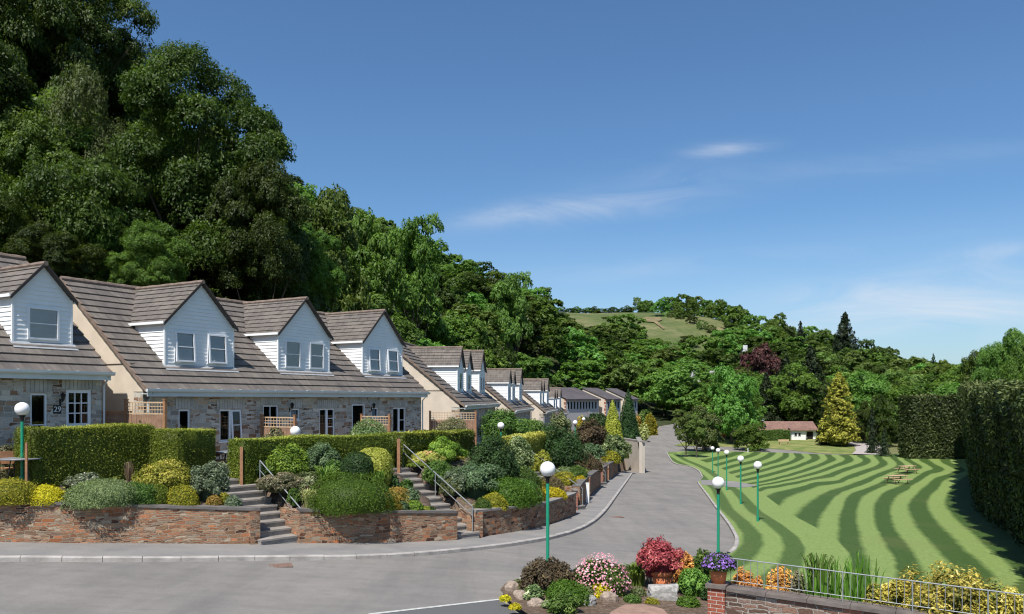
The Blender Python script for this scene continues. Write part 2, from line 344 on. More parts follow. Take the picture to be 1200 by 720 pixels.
def m_lawn():
    m, nt, b = mat_base('mown_lawn', 0.75, 0.2)
    tc = N(nt, 'ShaderNodeTexCoord'); P = tc.outputs['Object']
    ph = N(nt, 'ShaderNodeAttribute', attribute_name='stripe').outputs['Fac']
    ps = N(nt, 'ShaderNodeAttribute', attribute_name='edge').outputs['Fac']
    w = noise(nt, P, 0.8, 4, 0.6); wob = mth(nt, 'MULTIPLY_ADD', w.outputs[0], 0.16, -0.08)
    def band(v, period):
        s = mth(nt, 'COSINE', mth(nt, 'MULTIPLY', mth(nt, 'ADD', v, wob), 2 * math.pi / period))
        r = N(nt, 'ShaderNodeMapRange'); r.inputs[1].default_value = -0.4; r.inputs[2].default_value = 0.4; L(nt, s, r.inputs[0]); return r.outputs[0]
    main = band(ph, 1.0)                        # 1 = dark stripe
    # strips mown along the kerb: metres from the edge line
    strip = band(mth(nt, 'SUBTRACT', ps, 0.38), 1.5)
    inside = N(nt, 'ShaderNodeMapRange'); inside.inputs[1].default_value = -0.05; inside.inputs[2].default_value = 0.05; L(nt, ps, inside.inputs[0])
    turn = N(nt, 'ShaderNodeMapRange'); turn.inputs[1].default_value = -1.5; turn.inputs[2].default_value = -1.4; L(nt, ps, turn.inputs[0])
    main = mth(nt, 'MULTIPLY', main, mth(nt, 'SUBTRACT', 1.0, turn.outputs[0]))
    sel = N(nt, 'ShaderNodeMix', data_type='FLOAT'); L(nt, inside.outputs[0], sel.inputs[0]); L(nt, main, sel.inputs[2]); L(nt, mth(nt, 'MULTIPLY', strip, 0.85), sel.inputs[3])
    g = noise(nt, mapping(nt, P, (5, 1.6, 1)), 2.2, 8, 0.7); g2 = noise(nt, P, 0.22, 5); g3 = noise(nt, P, 9, 6, 0.75)
    light = ramp(nt, g.outputs[0], [(0.25, (0.130, 0.195, 0.052)), (0.75, (0.245, 0.318, 0.100))])
    dark = ramp(nt, g.outputs[0], [(0.25, (0.028, 0.062, 0.011)), (0.75, (0.068, 0.115, 0.024))])
    c = mixc(nt, sel.outputs[0], light, dark)
    c = mixc(nt, 1.0, c, ramp(nt, g3.outputs[0], [(0.3, (0.78, 0.8, 0.75)), (0.7, (1.2, 1.18, 1.15))]), 'MULTIPLY')
    worn = N(nt, 'ShaderNodeMapRange'); worn.inputs[1].default_value = 0.52; worn.inputs[2].default_value = 0.72; worn.inputs[4].default_value = 0.16; L(nt, g2.outputs[0], worn.inputs[0])
    c = mixc(nt, worn.outputs[0], c, (0.20, 0.17, 0.07))
    L(nt, c, b.inputs['Base Color']); bump(nt, b, g3.outputs[0], 0.6, 0.03)
    return m

M = {}
M['asphalt'] = m_ground('asphalt', 'asphalt'); M['pavement'] = m_ground('pavement_tarmac', 'pavement'); M['bay'] = m_ground('bay_tarmac', 'bay')
M['soil'] = m_ground('soil', 'soil'); M['field'] = m_ground('hill_grass', 'field'); M['verge'] = m_ground('verge_grass', 'verge'); M['gravel'] = m_ground('gravel_pink', 'gravel')
M['floor'] = m_plain('woodland_floor', (0.045, 0.055, 0.022), 0.95, 0.1, 0.4, 0.6, 0.5); M['concrete'] = m_ground('concrete', 'concrete'); M['lawn'] = m_lawn()
M['kerb'] = m_plain('kerb_stone', (0.36, 0.33, 0.30), 0.85, 0.2, 0.25, 2.5, 0.4)
M['redstone'] = m_stone('red_rubble_stone', [(0.0, (0.10, 0.05, 0.035)), (0.2, (0.32, 0.14, 0.075)), (0.4, (0.40, 0.24, 0.14)), (0.55, (0.20, 0.13, 0.095)), (0.7, (0.52, 0.19, 0.08)), (0.85, (0.34, 0.25, 0.18)), (1.0, (0.50, 0.40, 0.29))], 0.30, 0.105, (0.36, 0.29, 0.21), 0.010, 1.0, 0.10)
M['greystone'] = m_stone('grey_rubble_stone', [(0.0, (0.20, 0.12, 0.08)), (0.10, (0.36, 0.24, 0.15)), (0.18, (0.46, 0.42, 0.35)), (0.45, (0.52, 0.485, 0.42)), (0.65, (0.43, 0.40, 0.345)), (0.82, (0.56, 0.52, 0.45)), (0.90, (0.44, 0.30, 0.20)), (1.0, (0.28, 0.17, 0.11))], 0.42, 0.17, (0.52, 0.50, 0.46), 0.011, 0.6, 0.085)
M['rockwall'] = m_stone('brown_stone', [(0.0, (0.10, 0.065, 0.05)), (0.3, (0.22, 0.13, 0.095)), (0.6, (0.28, 0.2, 0.16)), (0.8, (0.3, 0.12, 0.075)), (1.0, (0.36, 0.31, 0.27))], 0.40, 0.14, (0.34, 0.30, 0.26), 0.014, 0.9, 0.07)
M['brick'] = m_brick('red_brick', (0.36, 0.10, 0.055), (0.27, 0.075, 0.045), (0.42, 0.36, 0.31))
M['render'] = m_plain('cream_render', (0.62, 0.53, 0.425), 0.9, 0.1, 0.09, 1.3, 0.25)
M['greyrender'] = m_plain('grey_render', (0.52, 0.50, 0.48), 0.9, 0.1, 0.08, 1.3, 0.25)
M['wallrender'] = m_plain('pale_render', (0.50, 0.44, 0.37), 0.9, 0.1, 0.10, 1.0, 0.25)
M['tile'] = m_tile('brown_roof_tile', (0.150, 0.132, 0.117), (0.081, 0.071, 0.062))
M['slate'] = m_tile('grey_roof_sheet', (0.135, 0.12, 0.125), (0.09, 0.08, 0.085))
M['redtile'] = m_tile('red_roof_tile', (0.26, 0.16, 0.13), (0.18, 0.11, 0.09))
M['upvc'] = m_plain('white_cladding', (0.82, 0.82, 0.81), 0.45, 0.4, 0.03, 3)
M['frame'] = m_plain('white_frame', (0.78, 0.78, 0.79), 0.35, 0.5, 0.03, 3)
M['gutter'] = m_plain('pale_gutter', (0.62, 0.66, 0.66), 0.4, 0.4, 0.06, 2)
M['darkedge'] = m_plain('dark_verge', (0.05, 0.04, 0.035), 0.7, 0.3, 0.2, 3)
M['lead'] = m_plain('lead_flashing', (0.34, 0.345, 0.355), 0.38, 0.6, 0.15, 5)
M['cement'] = m_plain('ridge_tile', (0.20, 0.15, 0.12), 0.85, 0.2, 0.3, 4, 0.5)
M['coping'] = m_plain('dark_coping', (0.14, 0.125, 0.115), 0.8, 0.25, 0.28, 2.2, 0.5)
M['earth'] = m_plain('bare_earth', (0.185, 0.150, 0.080), .95, .1, .3, .3)
M['coping2'] = m_plain('grey_coping', (0.25, 0.225, 0.20), 0.8, 0.25, 0.2, 2.2, 0.5)
M['slab'] = m_plain('slate_coping', (0.145, 0.12, 0.105), 0.6, 0.35, 0.28, 3, 0.4)
M['wood'] = m_plain('orange_timber', (0.33, 0.17, 0.09), 0.75, 0.2, 0.2, 7, 0.3)
M['woodboard'] = m_plain('brown_boards', (0.29, 0.175, 0.115), 0.8, 0.2, 0.25, 5, 0.3)
M['woodpale'] = m_plain('pale_timber', (0.50, 0.35, 0.22), 0.75, 0.2, 0.15, 7)
M['green'] = m_plain('green_paint', (0.015, 0.26, 0.15), 0.35, 0.5, 0.08, 4)
M['black'] = m_plain('black_paint', (0.012, 0.012, 0.012), 0.45, 0.4, 0.1, 4)
M['galv'] = m_plain('galvanised_steel', (0.26, 0.275, 0.28), 0.5, 0.4, 0.12, 8, 0, 0.2)
M['terracotta'] = m_plain('terracotta', (0.60, 0.19, 0.075), 0.7, 0.3, 0.14, 6, 0.15)
M['rock'] = m_plain('pale_rock', (0.36, 0.28, 0.22), 0.9, 0.2, 0.4, 3, 0.9)
M['rockgrey'] = m_plain('grey_rock', (0.40, 0.38, 0.35), 0.9, 0.2, 0.35, 4, 0.9)
M['bark'] = m_plain('bark', (0.10, 0.08, 0.062), 0.9, 0.1, 0.4, 2, 0.8)
M['white'] = m_plain('white_paint', (0.8, 0.8, 0.78), 0.5, 0.4, 0.03, 4)
M['line'] = m_plain('worn_line_paint', (0.50, 0.49, 0.46), 0.7, 0.2, 0.25, 12)
M['rust'] = m_plain('rusty_iron', (0.20, 0.125, 0.095), 0.8, 0.3, 0.3, 20, 0.4)
M['tablegrey'] = m_plain('grey_table_top', (0.20, 0.21, 0.22), 0.5, 0.4, 0.1, 4)
M['orange'] = m_plain('orange_plastic', (0.65, 0.15, 0.04), 0.5, 0.4, 0.1, 4)
M['paver'] = m_plain('brown_paving', (0.30, 0.19, 0.145), 0.85, 0.2, 0.2, 5, 0.4)
def _globe():
    m, nt, b = mat_base('opal_globe', 0.22, 0.5); b.inputs['Base Color'].default_value = (0.84, 0.83, 0.82, 1)
    b.inputs['Subsurface Weight'].default_value = 0.15; b.inputs['Subsurface Radius'].default_value = (0.1, 0.1, 0.1); return m
M['globe'] = _globe()
def _glass():
    m, nt, b = mat_base('window_glass', 0.03, 0.8)
    tr = N(nt, 'ShaderNodeBsdfTransparent'); tr.inputs[0].default_value = (0.93, 0.95, 0.95, 1)
    gl = N(nt, 'ShaderNodeBsdfGlossy'); gl.inputs['Roughness'].default_value = 0.02; gl.inputs['Color'].default_value = (0.9, 0.95, 1, 1)
    fr = N(nt, 'ShaderNodeFresnel'); fr.inputs[0].default_value = 1.6
    ms = N(nt, 'ShaderNodeMixShader'); L(nt, fr.outputs[0], ms.inputs[0]); L(nt, tr.outputs[0], ms.inputs[1]); L(nt, gl.outputs[0], ms.inputs[2])
    L(nt, ms.outputs[0], nt.nodes['Material Output'].inputs[0]); return m
M['glass'] = _glass()
def _curtain():
    m, nt, b = mat_base('curtain', 0.9, 0.1); uv = N(nt, 'ShaderNodeUVMap'); uv.uv_map = 'UVMap'
    n = noise(nt, mapping(nt, uv.outputs[0], (18, 0.4, 1)), 1.0, 4)
    L(nt, ramp(nt, n.outputs[0], [(0.35, (0.50, 0.55, 0.64)), (0.65, (0.88, 0.90, 0.92))]), b.inputs['Base Color']); return m
M['curtain'] = _curtain()
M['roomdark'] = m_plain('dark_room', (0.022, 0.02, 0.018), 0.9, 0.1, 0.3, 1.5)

# ------------------------------------------------------------------ the lie of the land
WALL = [(-60, 12.5), (-30, 17.5), (-13.8, 21.1), (-10.8, 22.0), (-7.4, 23.1), (-6.3, 23.65), (-4.0, 24.7), (-1.84, 26.1), (-1.18, 27.0), (0.32, 29.4), (1.37, 31.5),
        (2.45, 34.7), (3.06, 37.0), (4.1, 43.6), (6.4, 56.7), (10.4, 77.0), (12.2, 84.0), (15.2, 100), (21.5, 131), (31.5, 170), (40, 205), (60, 260)]
WA = np.array(WALL)
def wall_dist(X, Y):
    """signed distance to the line of the garden walls (left of it positive) and the position along it"""
    X = np.asarray(X, float); Y = np.asarray(Y, float)
    best = np.full(X.shape, 1e9); sg = np.ones(X.shape); tt = np.zeros(X.shape)
    for i in range(len(WA) - 1):
        a = WA[i]; d = WA[i + 1] - a; l2 = d @ d
        t = np.clip(((X - a[0]) * d[0] + (Y - a[1]) * d[1]) / l2, 0, 1)
        ex = X - a[0] - t * d[0]; ey = Y - a[1] - t * d[1]; q = ex * ex + ey * ey
        cr_ = d[0] * ey - d[1] * ex
        m = q < best - 1e-9; best = np.where(m, q, best); sg = np.where(m, np.sign(cr_), sg); tt = np.where(m, i + t, tt)
    return np.sqrt(best) * np.where(sg == 0, 1, sg), tt
def gplane(X, Y):
    X = np.asarray(X, float); Y = np.asarray(Y, float)
    p = -3.9 - 0.055 * X - 0.0383 * Y; c = -7.8; k = 0.25
    z = c + k * np.logaddexp(0, (p - c) / k)
    z = np.where(X > 25, z, z)
    up = np.maximum(Y - 110, 0); return z + 0.034 * up * up / (up + 4)
# hill: scattered spot heights
CT = []
def Bk(y): return float(np.interp(y, [0, 33, 48, 70, 94, 118, 150, 200, 300], [-34, -23, -14.5, -13, -8.5, -4, 1, 8, 20]))
for y in (5, 20, 35, 50, 65, 80, 95, 110, 130, 150, 170):
    zb = float(np.interp(y, [0, 40, 50, 95, 120, 170], [-2.3, -2.8, -3.4, -4.6, -4.8, -4.5]))
    gain = float(np.interp(y, [0, 90, 170], [1.0, 1.05, 1.25]))
    for u, z in ((0, 0), (4, 2.2), (10, 8.0), (20, 16), (35, 25), (60, 33), (110, 40)):
        CT.append((Bk(y) - u, y, zb + z * gain))
for c in [(-10, 200, 20), (-40, 220, 40), (2, 200, 8), (12, 200, 1), (25, 190, -4.5), (8, 230, 16), (-10, 250, 30), (22, 230, 6), (20, 260, 13), (35, 250, 2), (55, 250, -1), (50, 300, 14),
          (30, 300, 21), (0, 300, 34), (-40, 320, 48), (37, 330, 26), (55, 330, 23), (78, 330, 24), (95, 330, 19), (35, 380, 37), (60, 380, 37), (90, 380, 38), (35, 430, 47), (60, 430, 47.5), (93, 430, 47), (110, 400, 40),
          (120, 430, 40), (0, 430, 52), (40, 470, 49), (90, 480, 49), (125, 380, 30), (140, 400, 26), (110, 320, 15), (90, 280, 5), (130, 300, 9), (165, 400, 20), (150, 330, 9), (200, 400, 8), (130, 250, -2), (160, 260, -3), (200, 300, -2),
          (60, 150, -6.3), (60, 180, -5.5), (80, 150, -6), (40, 150, -6.2), (40, 180, -5), (60, 215, -3.8), (90, 215, -3.5), (100, 130, -6), (110, 180, -4), (140, 160, -3), (150, 110, -1), (100, 90, -5), (90, 60, -5), (60, 30, -5.5), (80, 0, -5),
          (30, 120, -7.4), (45, 120, -7.4), (60, 120, -7.3), (160, 60, 2), (0, 600, 45), (200, 600, 20), (-200, 300, 60), (-200, 0, 50), (300, 200, 5), (400, 500, 10), (-100, 600, 60),
          (0, -60, -4), (60, -60, -5), (-60, -60, -2), (30, 0, -5.4), (0, 0, -4)]: CT.append(c)
CTa = np.array(CT, float)
def _rbf_fit(P, z, kern):
    n = len(P); r = np.sqrt(((P[:, None] - P[None]) ** 2).sum(-1)); K = kern(r) + np.eye(n) * 1e-3
    A = np.zeros((n + 3, n + 3)); A[:n, :n] = K; A[:n, n] = 1; A[:n, n + 1:] = P; A[n, :n] = 1; A[n + 1:, :n] = P.T
    return np.linalg.solve(A, np.concatenate([z, np.zeros(3)]))
_kl = lambda r: -r
_wH = _rbf_fit(CTa[:, :2], CTa[:, 2], _kl)
def hill(X, Y):
    X = np.asarray(X, float); Y = np.asarray(Y, float); sh = X.shape; P = np.stack([np.clip(X.ravel(), -260, 460), np.clip(Y.ravel(), -120, 660)], 1); out = np.zeros(len(P))
    for i in range(0, len(P), 4000):
        q = P[i:i + 4000]; r = np.sqrt(((q[:, None] - CTa[None, :, :2]) ** 2).sum(-1))
        out[i:i + 4000] = _kl(r) @ _wH[:-3] + _wH[-3] + q @ _wH[-2:]
    return out.reshape(sh)
WTOP = 1.12
def wall_top(X, Y): return gplane(X, Y) + np.interp(Y, [18, 21, 24, 27, 32, 37, 50, 80], [1.26, 1.24, 1.14, 1.06, 1.06, 1.15, 1.35, 1.4])
def patio(Y, X=None):
    return np.interp(Y, [0, 20, 25, 34, 44, 50, 68, 73, 92, 97, 130], [-2.2, -2.3, -2.62, -2.62, -2.9, -3.3, -3.35, -4.0, -4.1, -4.5, -4.7])
STAIRS = []   # (x0,y0,z0,x1,y1,z1,width)
def ground(X, Y):
    X = np.asarray(X, float); Y = np.asarray(Y, float)
    D, t = wall_dist(X, Y); g = gplane(X, Y); p = patio(Y)
    ti = np.clip(t.astype(int), 0, len(WA) - 2); fr = t - ti
    wx = WA[ti, 0] + fr * (WA[ti + 1, 0] - WA[ti, 0]); wy = WA[ti, 1] + fr * (WA[ti + 1, 1] - WA[ti, 1])
    wt = wall_top(wx, wy) - 0.07
    bw = np.interp(wy, [20, 24, 27, 32, 45, 80], [3.0, 2.6, 4.0, 4.5, 5.5, 6.0])
    k = np.clip((D - 0.3) / bw, 0, 1); k = k * k * (3 - 2 * k) * 0.5 + k * 0.5
    far = np.clip((Y - 118) / 30, 0, 1)
    gar = wt + (np.maximum(p, wt) - wt) * k
    h = hill(X, Y)
    gar = gar * (1 - far) + np.maximum(h, g + 0.6 * np.clip(D / 3, 0, 1)) * far
    # the wooded slope takes over behind the houses
    bk = np.interp(Y, [0, 33, 48, 70, 94, 118, 150, 200, 300], [-34, -23, -14.5, -13, -8.5, -4, 1, 8, 20])
    u = bk - X; wu = np.clip((u + 1) / 3, 0, 1)
    gar = np.where(Y < 150, gar * (1 - wu) + h * wu, gar)
    # right of the wall line: road and lawn, then the valley and the far hills
    lim = np.interp(Y, [0, 26, 50, 72, 97, 130, 200], [26, 26, 36, 48, 62, 62, 40])
    wr = np.clip((X - lim - 2) / 12, 0, 1); wf = np.clip((Y - 128) / 22, 0, 1); wz = np.maximum(wr, wf)
    road = np.clip(1 - (np.abs(D + 3.0) - 3.6) / 6, 0, 1) * np.clip((175 - Y) / 20, 0, 1)
    wz = wz * (1 - road)
    low = g * (1 - wz) + h * wz
    z = np.where(D > 0.3, gar, low)
    for (x0, y0, z0, x1, y1, z1, w) in STAIRS:
        dx, dy = x1 - x0, y1 - y0; l = math.hypot(dx, dy); s = ((X - x0) * dx + (Y - y0) * dy) / l; o = np.abs(-(X - x0) * dy + (Y - y0) * dx) / l
        zz = z0 + (z1 - z0) * np.clip(s / l, 0, 1) - 0.30
        z = np.where((o < w / 2 + 0.12) & (s > -0.3) & (s < l + 0.15), np.minimum(z, zz), z)
    return z
def g1(x, y): return float(ground(np.array([x]), np.array([y]))[0])
def hit(px, py, y0=13.0, y1=420.0, fn=None):
    """first point of the ground along the sight line of a photo pixel"""
    fn = fn or ground
    Ys = np.concatenate([np.arange(y0, 60, 0.05), np.arange(60, 200, 0.25), np.arange(200, y1, 1.0)])
    Xs = (px - HX) / F * Ys; Zr = (HY - py) / F * Ys; G = fn(Xs, Ys)
    k = np.argmax(Zr <= G)
    if not (Zr <= G).any(): k = len(Ys) - 1
    return float(Xs[k]), float(Ys[k]), float(G[k])
def at(px, py, Y): return Vector(((px - HX) / F * Y, Y, (HY - py) / F * Y))
def road_hit(px, py): return hit(px, py, 13, 300, gplane)

S1 = (-6.85, 23.35, float(gplane(-6.85, 23.35)) + 0.12, -8.75, 25.35, -2.97, 1.3)
S2 = (-1.55, 26.55, float(gplane(-1.55, 26.55)) + 0.12, -4.70, 31.1, -2.70, 1.05)
S3 = (3.22, 38.4, float(gplane(3.2, 38.4)) + 0.12, 0.5, 41.5, -3.6, 1.0)
S4 = (6.6, 57.8, float(gplane(6.6, 57.8)) + 0.12, 4.2, 61.0, -4.6, 1.0)
STAIRS += [S1, S2, S3, S4, (-8.72, 25.32, -2.97, -9.45, 26.05, -2.62, 1.7)]

def axis(parts):
    out = []
    for a, b, st in parts: out += list(np.arange(a, b - 1e-6, st))
    out.append(parts[-1][1]); return np.array(out)
def sheet(name, xs, ys, fn, mats, matfn=None, parent=None):
    X, Y = np.meshgrid(xs, ys); Z = fn(X, Y); nx, ny = len(xs), len(ys)
    co = np.stack([X.ravel(), Y.ravel(), Z.ravel()], 1).astype(np.float32)
    i = np.arange(nx * ny).reshape(ny, nx); f = np.stack([i[:-1, :-1].ravel(), i[:-1, 1:].ravel(), i[1:, 1:].ravel(), i[1:, :-1].ravel()], 1)
    me = bpy.data.meshes.new(name); me.vertices.add(len(co)); me.vertices.foreach_set('co', co.ravel())
    me.loops.add(f.size); me.loops.foreach_set('vertex_index', f.ravel().astype(np.int32)); me.polygons.add(len(f))
    me.polygons.foreach_set('loop_start', np.arange(0, f.size, 4, dtype=np.int32)); me.polygons.foreach_set('loop_total', np.full(len(f), 4, dtype=np.int32))
    for m in mats: me.materials.append(m)
    if matfn is not None:
        cxy = co[f].mean(1); me.polygons.foreach_set('material_index', matfn(cxy).astype(np.int32))
    me.polygons.foreach_set('use_smooth', np.ones(len(f), dtype=bool)); me.update(); me.validate()
    o = bpy.data.objects.new(name, me); COL.objects.link(o); return o
xs = axis([(-3000, -300, 300), (-300, -60, 12), (-60, -20, 2), (-20, 14, 0.3), (14, 66, 1.3), (66, 260, 6), (260, 500, 20), (500, 3000, 250)])
ys = axis([(-600, -60, 90), (-60, 14, 4), (14, 84, 0.35), (84, 200, 1.5), (200, 520, 5), (520, 700, 20), (700, 3500, 280)])
def base_ground(X, Y):
    z = ground(X, Y); D, t = wall_dist(X, Y); return np.where((D <= 0.3) & (Y < 185), z - 0.06, z)
def base_mat(c):
    D, t = wall_dist(c[:, 0], c[:, 1])
    bk = np.interp(c[:, 1], [0, 33, 48, 70, 94, 118, 150, 200, 300], [-34, -23, -14.5, -13, -8.5, -4, 1, 8, 20])
    m = np.where((D > 0) & (c[:, 1] < 150), 1, 0)
    fieldz = (c[:, 0] > 28) & (c[:, 0] < 125) & (c[:, 1] > 285) & (c[:, 1] < 475); lowf = (c[:, 1] < 150) & (D < 0)
    return np.where((m == 1) & (bk - c[:, 0] < 1), 1, np.where(fieldz | lowf, 0, 2))
terr = sheet('terrain', xs, ys, base_ground, [M['field'], M['soil'], M['floor']], base_mat); tag(terr, kind='structure')

def patch(name, poly, res, zfn, mat, inner=True, attrs=None):
    """flat-lying sheet with an exact outline, following the ground"""
    pts = []
    n = len(poly)
    for i in range(n):
        a = np.array(poly[i], float); b = np.array(poly[(i + 1) % n], float); k = max(1, int(np.hypot(*(b - a)) / res))
        for j in range(k): pts.append(a + (b - a) * j / k)
    nb = len(pts); P = np.array(pts)
    if inner:
        gx, gy = np.meshgrid(np.arange(P[:, 0].min() + res / 2, P[:, 0].max(), res), np.arange(P[:, 1].min() + res / 2, P[:, 1].max(), res)); q = np.stack([gx.ravel(), gy.ravel()], 1)
        ins = np.zeros(len(q), bool); j = nb - 1
        for i in range(nb):
            xi, yi = P[i]; xj, yj = P[j]
            c = ((yi > q[:, 1]) != (yj > q[:, 1])) & (q[:, 0] < (xj - xi) * (q[:, 1] - yi) / (yj - yi + 1e-12) + xi); ins ^= c; j = i
        q = q[ins]
    else: q = np.zeros((0, 2))
    allp = [Vector(p) for p in P] + [Vector(p) for p in q]
    vo, eo, fo, _, _, _ = delaunay_2d_cdt(allp, [], [list(range(nb))], 1, 1e-5)
    V = np.array([(v.x, v.y) for v in vo]); Z = zfn(V[:, 0], V[:, 1])
    me = bpy.data.meshes.new(name); me.from_pydata([(x, y, z) for (x, y), z in zip(V, Z)], [], [tuple(f) for f in fo]); me.materials.append(mat)
    if attrs:
        for k, fn in attrs.items():
            a = me.attributes.new(k, 'FLOAT', 'POINT'); a.data.foreach_set('value', fn(V[:, 0], V[:, 1]).astype(np.float32))
    me.polygons.foreach_set('use_smooth', np.ones(len(me.polygons), dtype=bool)); me.update()
    if me.polygons and me.polygons[0].normal.z < 0: me.flip_normals()
    o = bpy.data.objects.new(name, me); COL.objects.link(o); return o

def pxy(px, py):
    x, y, z = road_hit(px, py); return (x, y)
# road: one asphalt sheet between the walls, the lawn and the side road
left_edge = [tuple(p) for p in WALL[1:]][:18]
roadpoly = [(-30, 6)] + [(x + 0.1, y - 0.12) for x, y in left_edge] + [(22.2, 131), (31.9, 170), (37.0, 178), (41.5, 172), (30.5, 131), pxy(792, 523.8), pxy(827, 523.2), pxy(867, 525), pxy(898, 526), pxy(927, 528.5), pxy(960, 531.8), pxy(1000, 533.6), (48, 100), (30, 40), (22, 16), (22, 6)]
def zroad(X, Y): return np.where(Y > 110, np.maximum(ground(X, Y), gplane(X, Y)) + 0.03, gplane(X, Y))
road = patch('road', roadpoly, 1.2, zroad, M['asphalt']); tag(road, kind='structure')

# kerb line on the left (front edge, photo pixels -> ground)
KL = [(-140, 662), (0, 659), (120, 659), (250, 658.5), (330, 657.5), (400, 656.5), (450, 655), (500, 651.5), (550, 646.5), (600, 640.5), (640, 634), (660, 629), (675, 624.5), (690, 617.5), (702, 609), (713, 597), (722, 584), (731, 571), (738, 561), (741.5, 555.5)]
def smooth_line(pts, step):
    """Catmull-Rom through points"""
    P = [np.array(p, float) for p in pts]; out = []
    for i in range(len(P) - 1):
        p0 = P[max(i - 1, 0)]; p1 = P[i]; p2 = P[i + 1]; p3 = P[min(i + 2, len(P) - 1)]
        n = max(1, int(np.linalg.norm(p2 - p1) / step))
        for j in range(n):
            t = j / n; out.append(0.5 * ((2 * p1) + (-p0 + p2) * t + (2 * p0 - 5 * p1 + 4 * p2 - p3) * t * t + (-p0 + 3 * p1 - 3 * p2 + p3) * t ** 3))
    out.append(P[-1]); return [tuple(o) for o in out]
klw = [pxy(*p) for p in KL]; klw = smooth_line(klw, 0.45)
def offset_line(pts, d):
    P = np.array(pts); T = np.gradient(P, axis=0); T /= np.linalg.norm(T, axis=1)[:, None]; Nn = np.stack([-T[:, 1], T[:, 0]], 1); return [tuple(p) for p in P + Nn * d]
def strip_solid(name, pts, width, z0f, z1f, mat, seg=None, uvlen=True, bev=0.0, jit=0.0):
    """solid band along a line (kerbs, walls, copings): pts is its right-hand edge, it extends WIDTH to the left"""
    R = [np.array(p) for p in pts]; Lf = [np.array(p) for p in offset_line(pts, width)]; mb = MB(); s = 0.0
    for i in range(len(R) - 1):
        ds = float(np.linalg.norm(R[i + 1] - R[i])); a0, a1 = s, s + ds; s = a1
        q = []
        for P in (R[i], R[i + 1], Lf[i + 1], Lf[i]):
            pass
        zb = [z0f(*R[i]), z0f(*R[i + 1])]; zt = [z1f(*R[i]), z1f(*R[i + 1])]
        r0, r1, l0, l1 = R[i], R[i + 1], Lf[i], Lf[i + 1]
        V3 = lambda p, z: (p[0], p[1], z)
        mb.face([V3(r0, zb[0]), V3(r1, zb[1]), V3(r1, zt[1]), V3(r0, zt[0])], [(a0, zb[0]), (a1, zb[1]), (a1, zt[1]), (a0, zt[0])])
        mb.face([V3(l1, zb[1]), V3(l0, zb[0]), V3(l0, zt[0]), V3(l1, zt[1])], [(a1, zb[1]), (a0, zb[0]), (a0, zt[0]), (a1, zt[1])])
        mb.face([V3(r0, zt[0]), V3(r1, zt[1]), V3(l1, zt[1]), V3(l0, zt[0])], [(a0, 0), (a1, 0), (a1, width), (a0, width)])
    for e, fl in ((0, False), (-1, True)):
        q = [(R[e][0], R[e][1], z0f(*R[e])), (Lf[e][0], Lf[e][1], z0f(*R[e])), (Lf[e][0], Lf[e][1], z1f(*R[e])), (R[e][0], R[e][1], z1f(*R[e]))]
        mb.face(q[::-1] if not fl else q, [(0, q[0][2]), (width, q[1][2]), (width, q[2][2]), (0, q[3][2])][::-1] if not fl else None)
    return mb.build(name, mat)
gz = lambda dz: (lambda x, y: float(gplane(x, y)) + dz)
def kerb_run(pts, name='kerb'):
    """kerbstones: blocks about 0.9 m long with open joints, one object"""
    P = np.array(pts); s = np.concatenate([[0], np.cumsum(np.hypot(*np.diff(P, axis=0).T))]); Lf = np.array(offset_line(pts, 0.15)); mb = MB(); rnd = random.Random(5); a = 0.0
    while a < s[-1] - 0.2:
        b = min(a + 0.91, s[-1]); dz = rnd.uniform(-0.006, 0.006); sub = np.linspace(a + 0.006, b - 0.006, 3)
        for i in range(2):
            r = [np.array([np.interp(t, s, P[:, k]) for k in (0, 1)]) for t in sub[i:i + 2]]; l = [np.array([np.interp(t, s, Lf[:, k]) for k in (0, 1)]) for t in sub[i:i + 2]]
            zt = [float(gplane(*q)) + 0.125 + dz for q in r]; zb = [z - 0.25 for z in zt]; c = 0.025
            rc = [r[k] + (l[k] - r[k]) * (c / 0.15) for k in (0, 1)]
            V3 = lambda p, z: (p[0], p[1], z)
            mb.face([V3(r[0], zb[0]), V3(r[1], zb[1]), V3(r[1], zt[1] - c), V3(r[0], zt[0] - c)])
            mb.face([V3(r[0], zt[0] - c), V3(r[1], zt[1] - c), V3(rc[1], zt[1]), V3(rc[0], zt[0])])
            mb.face([V3(rc[0], zt[0]), V3(rc[1], zt[1]), V3(l[1], zt[1]), V3(l[0], zt[0])])
            mb.face([V3(l[1], zb[1]), V3(l[0], zb[0]), V3(l[0], zt[0]), V3(l[1], zt[1])])
        for e, q in ((0, 0), (1, 1)):
            t = sub[0] if e == 0 else sub[-1]; r_ = np.array([np.interp(t, s, P[:, k]) for k in (0, 1)]); l_ = np.array([np.interp(t, s, Lf[:, k]) for k in (0, 1)]); z = float(gplane(*r_)) + 0.12 + dz
            mb.face([(r_[0], r_[1], z - .25), (l_[0], l_[1], z - .25), (l_[0], l_[1], z), (r_[0], r_[1], z)])
        a = b
    o = mb.build(name, M['kerb']); return tag(o, kind='structure')
kerb_run(klw)
# pavement between kerb and wall
wl_line = smooth_line([p for p in WALL if p[0] > -31 and p[1] < 79], 0.6)
inner_k = offset_line(klw, 0.145)
pav_poly = [p for p in inner_k] + [(11.6, 81.5)] + [(x - 0.12, y + 0.05) for x, y in wl_line[::-1] if y < 80]
pav = patch('pavement', pav_poly, 0.8, lambda X, Y: gplane(X, Y) + 0.115, M['pavement']); tag(pav, kind='structure')

